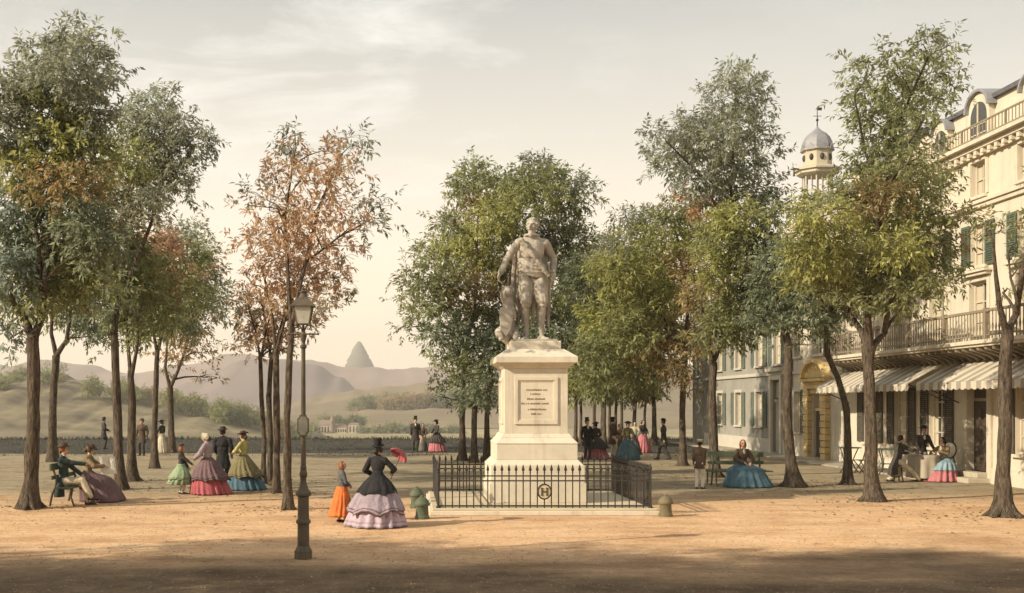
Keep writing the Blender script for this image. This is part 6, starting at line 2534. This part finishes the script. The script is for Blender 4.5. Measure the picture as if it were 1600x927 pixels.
fg_ = Fig(1.28, 'f', hands=((.10, .20, 1.05), (-.10, .22, 1.02)), head=(30, -8), epole=((1, -.6, -.2), (-1, -.6, -.2)), feet=((.08, .06), (-.10, -.05)))
person('girl with auburn hair, orange skirt and dark pinafore beside the woman in black', gp(534, 816), R(-70), fg_,
       [('skirt', C['orange'], 'skirt', dict(prof=[(1.05, .12), (1.0, .16), (.8, .23), (.5, .30), (.17, .37)], folds=8, amp=.06, back=.15)),
        ('apron', C['slate'], 'skirt', dict(prof=[(1.07, .115), (1.02, .15), (.8, .20), (.55, .235), (.38, .25)], folds=7, amp=.06, back=-.50)),
        ('bodice', C['slate'], 'jacket', dict(infl=.016, sleeve=1.1)), ('shoes', C['leather'], 'shoes', {})], ('bob', 'red'))

# ---- seated couple on the left
fm = Fig(1.84, 'm', lean=-3, seat=.52, hands=((.05, .56, .93), (-.16, .36, .70)), feet=((.10, .62, .20), (-.12, .52)), head=(0, 4), knee=((.1, 1, .9), (-.1, 1, .6)), foot_dir=((0, 1), (0, 1)), epole=((1, -.3, -.6), (-1, -.4, -.5)))
sm = person('seated man in dark coat, brown hat and cream trousers, with a cane', (-8.55, 27.55, 0), R(-84), fm,
            [('trousers', C['cream'], 'trousers', {}), ('coat', C['bluegreen'], 'jacket', dict(infl=.025, hem=.22)), ('shirt_front', C['white'], 'shirt', {}), ('shoes', C['leather'], 'shoes', {})],
            ('short', 'red'), ('low', 'brown'))
cw = Vector(sm.location) + Matrix.Rotation(R(-84), 3, 'Z') @ (fm.wr[0] * fm.k)
cn_ = thing('cane', 'thin dark walking cane under the hand of the seated man', 'cane', (cw.x + .10, cw.y, 0))
mb = MB()
mb.tube([(0, 0, 0), (0, 0, cw.z - .03)], [.009, .012], 8)
mb.build('shaft', m_chair, cn_)
mb = MB()
mb.tube([(-.05, 0, cw.z - .03), (0, 0, cw.z - .02), (.04, 0, cw.z - .03)], .014, 8)
mb.build('handle', m_chair, cn_)
fw = Fig(1.74, 'f', lean=3, seat=.52, hands=((.14, .42, .90), (-.14, .42, .90)), feet=((.1, .45), (-.1, .45)), head=(0, 16), epole=((1, -.3, -.6), (-1, -.3, -.6)))
sw_ = person('seated woman in purple skirt and brown hat reading a newspaper', (-8.28, 28.65, 0), R(-86), fw,
             [('skirt', C['purple'], 'sskirt', dict(w=.40, reach=.40, amp=.06)), ('bodice', C['tan'], 'jacket', dict(infl=.018, sleeve=1.25, bust=True)), ('shawl', C['olive'], 'shawl', {}), ('shoes', C['leather'], 'shoes', {})],
             ('bun', 'brown'), ('ladyhat', 'brown'))
# paper turned a little to the square
nw = Vector(sw_.location) + Matrix.Rotation(R(-86), 3, 'Z') @ (Vector((0, .50, .93)) * fw.k)
mb = MB()
q1 = [(-.0 + .02 * math.sin(j * .9), -.20 + .40 * j / 10) for j in range(11)]
v = [(x - .10 + .22 * 0, y, .20) for x, y in q1] + [(x + .10, y, -.24) for x, y in q1]
v2 = [(x + .004, y, z_) for x, y, z_ in v]
n = 11
mb.add(v + v2, [(j, j + 1, n + j + 1, n + j) for j in range(n - 1)] + [(2 * n + j, 3 * n + j, 3 * n + j + 1, 2 * n + j + 1) for j in range(n - 1)]
       + [(j, 2 * n + j, 2 * n + j + 1, j + 1) for j in range(n - 1)] + [(n + j, n + j + 1, 3 * n + j + 1, 3 * n + j) for j in range(n - 1)]
       + [(0, n, 3 * n, 2 * n), (n - 1, 3 * n - 1 - 0, 4 * n - 1, 2 * n - 1)][:1])
_np = mb.build('newspaper', C['white'], None, smooth=60, loc=nw)
_np.rotation_euler = (0, 0, R(-58))
tag(_np, 'white open newspaper held up by the seated woman in purple', 'newspaper')

# ---- standing group at the left
f1 = Fig(1.36, 'f', hands=((.16, .40, 1.02), (-.12, .26, .88)), head=(0, -4), feet=((.08, .05), (-.08, -.02)), epole=((1, -.5, -.4), (-1, -.5, -.4)))
person('girl in green flounced skirt and dark bodice, facing the woman in lilac', gp(283, 772), R(-80), f1,
       [('underskirt', C['green'], 'skirt', dict(prof=bell(.46, .34, 1.03), folds=8, amp=.07, back=.14, trim='olive')), ('overskirt', C['green'], 'skirt', dict(prof=bell(.43, .52, 1.05), folds=8, amp=.06, back=.14, scallop=.05, trim='olive')),
        ('bodice', C['charcoal'], 'jacket', dict(infl=.016, sleeve=1.1)), ('stockings', C['white'], 'trousers', {}), ('shoes', C['leather'], 'shoes', {})], ('bob', 'red'), ('cap', 'brown'))
f2 = Fig(1.66, 'f', lean=4, hands=((.14, .34, 1.12), (-.16, .30, 1.05)), head=(0, 6), epole=((1, -.5, -.4), (-1, -.5, -.4)))
person('woman in pale bonnet and lilac mantle over a wide red skirt', gp(325, 772), R(72), f2,
       [('underskirt', C['red'], 'skirt', dict(prof=bell(.60), folds=11, amp=.08, back=.2)), ('overskirt', C['purple'], 'skirt', dict(prof=bell(.56, .40, 1.05), folds=11, amp=.06, back=.2, scallop=.08, trim='charcoal')),
        ('mantle', C['mauve'], 'jacket', dict(infl=.03, sleeve=1.4)), ('shawl', C['mauve'], 'shawl', {}), ('shoes', C['leather'], 'shoes', {})], ('bun', 'dark'), ('bonnet', 'cream'))
f3 = Fig(1.76, 'm', hands=((.22, .20, .95), (-.20, .22, .95)), head=(12, 0), build=1.08)
person('man in long black coat and dark hat, seen from behind between two ladies', gp(348, 762), R(-6), f3,
       [('trousers', C['charcoal'], 'trousers', {}), ('coat', C['black'], 'jacket', dict(infl=.028, hem=.55, flare=.10)), ('shoes', C['leather'], 'shoes', {})], ('short', 'dark'), ('low', 'charcoal'))
f4 = Fig(1.66, 'f', lean=-2, hands=((.10, .28, 1.15), (-.14, .26, 1.12)), head=(-10, -2), epole=((1, -.5, -.4), (-1, -.5, -.4)))
person('woman in yellow bodice and olive overskirt above a blue hem', gp(380, 765), R(62), f4,
       [('underskirt', C['blue'], 'skirt', dict(prof=bell(.60), folds=10, amp=.08, back=.25)), ('overskirt', C['olive'], 'skirt', dict(prof=bell(.54, .38, 1.05), folds=10, amp=.06, back=.25, scallop=.08, trim='brown')),
        ('bodice', C['yellow'], 'jacket', dict(infl=.016, sleeve=1.2, bust=True)), ('shoes', C['leather'], 'shoes', {})], ('bun', 'brown'), ('ladyhat', 'brown'))

# ---- boy and the woman on the right bench
f5 = Fig(1.42, 'm', hands=((.19, -.02, .76), (-.20, .0, .76)), head=(-18, -4), feet=((.09, .04), (-.09, -.04)))
person('boy in brown jacket and pale cap with white trousers, near the right bench', gp(1093, 764), R(-38), f5,
       [('trousers', C['white'], 'trousers', {}), ('jacket', C['brown'], 'jacket', dict(infl=.03, hem=.72, flare=.06)), ('collar', C['white'], 'shirt', {}), ('shoes', C['leather'], 'shoes', {})], ('short', 'dark'), ('cap', 'cream'))
f6 = Fig(1.78, 'f', lean=2, seat=.48, hands=((.10, .30, .72), (-.12, .30, .70)), feet=((.1, .45), (-.1, .45)), head=(12, 2), epole=((1, -.3, -.6), (-1, -.3, -.6)))
person('woman with auburn hair and wide blue skirt sitting on the park bench', (10.15, 33.98, 0), R(188), f6,
       [('skirt', C['blue'], 'sskirt', dict(w=.50, reach=.40, amp=.06)), ('jacket', C['brown'], 'jacket', dict(infl=.024, sleeve=1.2)), ('shirt_front', C['white'], 'shirt', {}), ('shoes', C['leather'], 'shoes', {})], ('bob', 'red'))

# ---- cafe guests
f7 = Fig(1.82, 'm', lean=12, seat=.56, hands=((.14, .52, .98), (-.10, .44, .86)), feet=((.12, .66), (-.14, -.18)), head=(0, 2), knee=((.1, 1, .6), (-.1, 1, -.2)), foot_dir=((0, 1), (0, 1)), epole=((1, -.3, -.6), (-1, -.3, -.6)))
person('bareheaded man in dark tailcoat and cream trousers leaning over the cafe table', (15.72, 35.93, 0), R(-80), f7,
       [('trousers', C['cream'], 'trousers', {}), ('coat', C['charcoal'], 'jacket', dict(infl=.025, hem=.22, off=(.03, -.10))), ('shirt_front', C['white'], 'shirt', {}), ('shoes', C['leather'], 'shoes', {})], ('short', 'dark'))
f8 = Fig(1.74, 'm', lean=10, hands=((.26, .34, .94), (-.26, .34, .94)), head=(8, 8))
person('man in dark coat and hat standing behind the shared cafe table', (17.12, 37.25, 0), R(186), f8,
       [('trousers', C['charcoal'], 'trousers', {}), ('coat', C['charcoal'], 'jacket', dict(infl=.025, hem=.6)), ('shirt_front', C['white'], 'shirt', {}), ('shoes', C['leather'], 'shoes', {})], ('short', 'dark'), ('low', 'black'))
f9 = Fig(1.76, 'f', lean=6, seat=.50, hands=((.12, .40, .92), (-.12, .42, .94)), feet=((.1, .45), (-.1, .45)), head=(0, 6), epole=((1, -.3, -.6), (-1, -.3, -.6)))
person('woman in sky blue overskirt and pink skirt sitting at the cafe', (17.42, 36.3, 0), R(120), f9,
       [('underskirt', C['pink'], 'sskirt', dict(w=.42, reach=.36, amp=.06)), ('overskirt', C['skyblue'], 'sskirt', dict(w=.42, reach=.36, amp=.06, hem=.33, grow=1.05)), ('bodice', C['tan'], 'jacket', dict(infl=.016, sleeve=1.1, bust=True)), ('collar', C['white'], 'shirt', {}), ('shoes', C['leather'], 'shoes', {})], ('bun', 'dark'))

# ---- far strollers
TR = [('trousers', C['charcoal'], 'trousers', {}), ('coat', C['charcoal'], 'jacket', dict(infl=.025, hem=.62)), ('shoes', C['leather'], 'shoes', {})]


def man(label, px, py, yaw, coat='charcoal', tr='charcoal', hat=('low', 'charcoal'), H=1.74, shirt=False, **kw):
    F_ = Fig(H, 'm', **kw)
    w_ = [('trousers', C[tr], 'trousers', {}), ('coat', C[coat], 'jacket', dict(infl=.03, hem=.60)), ('shoes', C['leather'], 'shoes', {})]
    if shirt:
        w_.append(('shirt_front', C['white'], 'shirt', {}))
    return person(label, gp(px, py), R(yaw), F_, w_, ('short', 'dark'), hat, 'strollers in the distance', False, face=False)


def woman(label, px, py, yaw, top, sk, H=1.64, w=.55, over=None, hat=None, apron=None, hair='dark', **kw):
    F_ = Fig(H, 'f', epole=((1, -.5, -.4), (-1, -.5, -.4)), **kw)
    w_ = [('skirt', C[sk], 'skirt', dict(prof=bell(w), folds=10, amp=.07, back=.15)), ('bodice', C[top], 'jacket', dict(infl=.02, sleeve=1.2)), ('shoes', C['leather'], 'shoes', {})]
    if over:
        w_.append(('overskirt', C[over], 'skirt', dict(prof=bell(w * .97, .5, 1.07), folds=10, amp=.06, back=.15)))
    return person(label, gp(px, py), R(yaw), F_, w_, ('bun', hair), hat, 'strollers in the distance', False, face=False)


FW = dict(hands=((.13, .26, 1.02), (-.13, .26, 1.0)))
man('far man in dark cap and coat standing alone left of the leaning tree', 162, 702, -60, hat=('cap', 'charcoal'), **FW)
man('far man in wide brown hat with hands at his pockets, left of a thin tree', 222, 712, 170, 'brown', 'charcoal', ('low', 'brown'), hands=((.26, .08, .9), (-.26, .08, .9)))
woman('far woman in dark jacket and pale skirt behind a thin tree trunk', 253, 708, 60, 'charcoal', 'cream', w=.40, hat=('ladyhat', 'black'), **FW)
man('far man in dark coat and light waistcoat left of a small woman', 649, 706, 185, 'charcoal', 'charcoal', ('top', 'black'), shirt=True, hands=((.25, .06, .82), (-.25, .06, .82)))
woman('small far woman in brown bodice and grey skirt on a man\'s arm', 661, 705, 175, 'brown', 'grey', 1.45, .30, **FW)
woman('far woman in dark overskirt and short red hem, walking alone', 682, 706, 120, 'charcoal', 'pink', w=.52, over='charcoal', hat=('ladyhat', 'black'), **FW)
man('man in black tailcoat and pale waistcoat just right of the pedestal', 917, 718, 200, 'black', 'charcoal', ('top', 'black'), 1.76, True, hands=((.27, .08, .88), (-.27, .08, .88)))
woman('woman in dark bodice and red skirt with her back turned, by the pedestal', 931, 717, 10, 'charcoal', 'pink', w=.60, over='charcoal', hat=('ladyhat', 'charcoal'), **FW)
man('tall man in brown coat and cream trousers at the centre of the strollers', 957, 716, -70, 'brown', 'cream', ('low', 'black'), 1.84, **FW)
woman('small bareheaded woman in tan between the tall man and the blue skirt', 968, 714, 190, 'tan', 'slate', 1.55, .34, **FW)
woman('woman in black hat with blue skirt and white cuffs, centre of the strollers', 981, 719, 185, 'olive', 'blue', 1.68, .56, hat=('ladyhat', 'black'), **FW)
woman('bareheaded woman in cream bodice behind the blue skirted one', 992, 711, 170, 'cream', 'slate', 1.62, .34, **FW)
woman('woman in a dark bodice and crimson dress, right end of the group', 1004, 708, -150, 'charcoal', 'pink', 1.66, .52, **FW)
man('man in dark coat and broad hat striding alone, right of the strollers', 1037, 719, 70, 'charcoal', 'charcoal', ('low', 'black'), 1.80, feet=((.09, .26), (-.09, -.26, .10)), hands=((.24, .14, .84), (-.24, -.06, .86)))

# ================================================================== the statue
KS = 3.02 / 1.70
fs = Fig(1.70, 'm', hands=((.46, .14, .93), (-.30, .02, .98)), feet=((.085, .03), (-.125, .10)), head=(22, -8), epole=((1, -.5, -.1), (-.55, -1, -.1)), knee=((.05, 1, 0), (-.25, 1, 0)), foot_dir=((.35, 1), (-.45, 1)))
statue = thing('statue', 'weathered stone statue of a cloaked man standing on the pedestal', 'statue', (PX - .02, PY_, 4.04), R(180))
mb = MB()
fs.body(mb)
fs.jacket(mb, .012)
q = random.Random(12)
for j in range(46):       # short curled hair and beard
    a, b_ = q.uniform(0, 2 * PI), q.uniform(-.35, 1.4)
    d = Vector((math.cos(a) * math.cos(b_), math.sin(a) * math.cos(b_), math.sin(b_)))
    if d.y > .45 and d.z < .62:
        continue
    mb.ell(fs.head + fs.HM @ Vector((d.x * .080, -.02 + d.y * .095, .035 + d.z * .088)), q.uniform(.016, .026), None, 8, 6)
for q_ in (-1, 1):
    mb.ell(fs.head + fs.HM @ Vector((q_ * .030, .080, .032)), (.030, .016, .011), fs.HM, 8, 6)
    mb.ell(fs.head + fs.HM @ Vector((q_ * .040, .070, -.02)), (.024, .018, .020), fs.HM, 8, 6)
    mb.cap(fs.head + fs.HM @ Vector((0, .098, -.050)), fs.head + fs.HM @ Vector((q_ * .036, .085, -.060)), .011, .007, 8)
mb.cap(fs.head + fs.HM @ Vector((0, .088, .02)), fs.head + fs.HM @ Vector((0, .120, -.03)), .012, .018, 8)
for i in (0, 1):
    mb.ell(fs.head + fs.HM @ Vector((0, .045, -.105)), (.04, .035, .055), fs.HM, 12, 8)
# ruff collar, puffed breeches with slashes, shoes
mb.lathe([(.06, .0), (.115, .012), (.12, .03), (.07, .045)], fs.N + Vector((0, 0, -.005)), 20)
for i in (0, 1):
    c_ = fs.hip[i].lerp(fs.kn[i], .42)
    for j in range(9):
        a = 2 * PI * j / 9
        d = Vector((math.cos(a) * .072, math.sin(a) * .075, 0))
        mb.cap(fs.hip[i] + d * .9 + Vector((0, 0, .05)), fs.kn[i] + d * .72 + Vector((0, 0, .06)), .043, .032, 8)
    mb.ell(c_, (.108, .118, .22), None, 16, 10)
    mb.lathe([(.062, 0), (.072, .015), (.062, .03)], fs.kn[i] + Vector((0, 0, -.01)), 16)
fs.shoes(mb)
scale_mb(mb, KS)
link('figure', remesh(mb, .018, 2, .012, 3, 'figure'), m_bronze, statue, smooth=180)
# cloak: diagonal sash over the right shoulder, wrapped round the waist, falling at the left hip
mb = MB()
for off in (-.10, -.05, .0, .05, .10):
    pts = []
    for t in np.linspace(0, 1, 15):
        a = PI * .12 + t * PI * .80
        x = .165 - .33 * t
        y = .125 + .045 * math.sin(PI * t)
        u_ = min(1, .25 + t * 3)
        zz = 1.405 - .43 * t + off * (1.1 - .4 * t) * u_
        pts.append((x + off * .6 * u_, y - (.09 if t < .1 else 0), zz))
    mb.tube(pts, [.024 + .006 * math.sin(i * 1.7 + off * 40) for i in range(15)], 8)
for off in (-.02, .03, .08, .125):
    pts = []
    for t in np.linspace(0, 1, 25):
        a = 2 * PI * t
        pts.append((.175 * math.cos(a) + .0, .14 * math.sin(a), .955 + off - .05 * math.cos(a) * -1 + .02 * math.sin(3 * a)))
    mb.tube(pts, .027, 8)
# end of the cloak at the left hip, and the back fall
for j in range(5):
    x = -.17 - .022 * j
    mb.tube([(x, .06 - .05 * j, 1.0), (x - .02, .05 - .05 * j, .85), (x - .025 + .015 * j, .03 - .05 * j, .66 - .03 * (j % 3))], [.03, .034, .016], 8)
for j in range(8):
    x = -.215 + .43 * j / 7
    mb.tube([(x * 1.0, -.14, 1.38), (x * 1.1, -.17, 1.0), (x * 1.15, -.19, .6), (x * 1.15, -.15, .22 + .05 * (j % 2))], [.03, .036, .036, .02], 8)
mb.ell((0, -.15, .95), (.17, .03, .42), None, 16, 12)
scale_mb(mb, KS)
link('cloak', remesh(mb, .016, 1, .012, 6, 'cloak'), m_bronze, statue, smooth=180)
mb = MB()
mb.tube([(-.24, .04, 1.0), (-.255, -.02, .75), (-.26, -.10, .38)], [.014, .016, .008], 8)
mb.bar((-.30, .09, .98), (-.17, .0, 1.0), .02, .02)
mb.tube([(-.235, .045, .99), (-.225, .10, 1.10)], .016, 8)
scale_mb(mb, KS)
mb.build('sword', m_bronze, statue, smooth=60)
# a seated heraldic lion holding a shield under his right hand
mb = MB()
lx, ly = .345, -.02
mb.ell((lx, ly, .16), (.12, .15, .18), None)
mb.cap((lx, ly, .16), (lx - .02, ly + .02, .50), .115, .085)
mb.cap((lx - .02, ly + .02, .50), (lx + .0, ly + .04, .60), .085, .075)
mb.ell((lx, ly + .05, .69), (.082, .088, .085))
mb.ell((lx, ly + .01, .68), (.098, .085, .105))
mb.ell((lx + .01, ly + .135, .665), (.04, .05, .035))
for q_ in (-1, 1):
    mb.ell((lx + q_ * .06, ly + .02, .775), (.022, .018, .028), None, 8, 6)
    mb.cap((lx + q_ * .07, ly + .06, .45), (lx + q_ * .085, ly + .17, .34), .042, .032)
    mb.cap((lx + q_ * .085, ly + .17, .34), (lx + q_ * .06, ly + .20, .44), .032, .03)
    mb.cap((lx + q_ * .10, ly + .0, .14), (lx + q_ * .10, ly + .17, .10), .075, .05)
    mb.cap((lx + q_ * .10, ly + .17, .08), (lx + q_ * .10, ly + .24, .035), .045, .035)
for j in range(10):
    a = 2 * PI * j / 10
    mb.cap((lx + .07 * math.cos(a), ly + .03, .68 + .08 * math.sin(a)), (lx + .085 * math.cos(a), ly + .01, .63 + .09 * math.sin(a)), .03, .02, 8)
scale_mb(mb, KS)
lion = link('lion', remesh(mb, .018, 2, .010, 9, 'lion'), m_bronze, statue, smooth=180)
mb = MB()
sh_ = [(-.09, .46), (.09, .46), (.095, .30), (.07, .16), (.0, .06), (-.07, .16), (-.095, .30)]
mb.prism([(lx + x + .03, z_) for x, z_ in sh_], ly + .215, ly + .245)
scale_mb(mb, KS)
mb.build('shield', m_bronze, lion, bevel=.02)
mb = MB()
mb.box(-.30, .47, -.20, .30, -.02, .022)
scale_mb(mb, KS)
bs = MB()
bs.box(-.56, .56, -.56, .56, 0, .045)
bs.build('base', m_bronze, statue, bevel=.01)
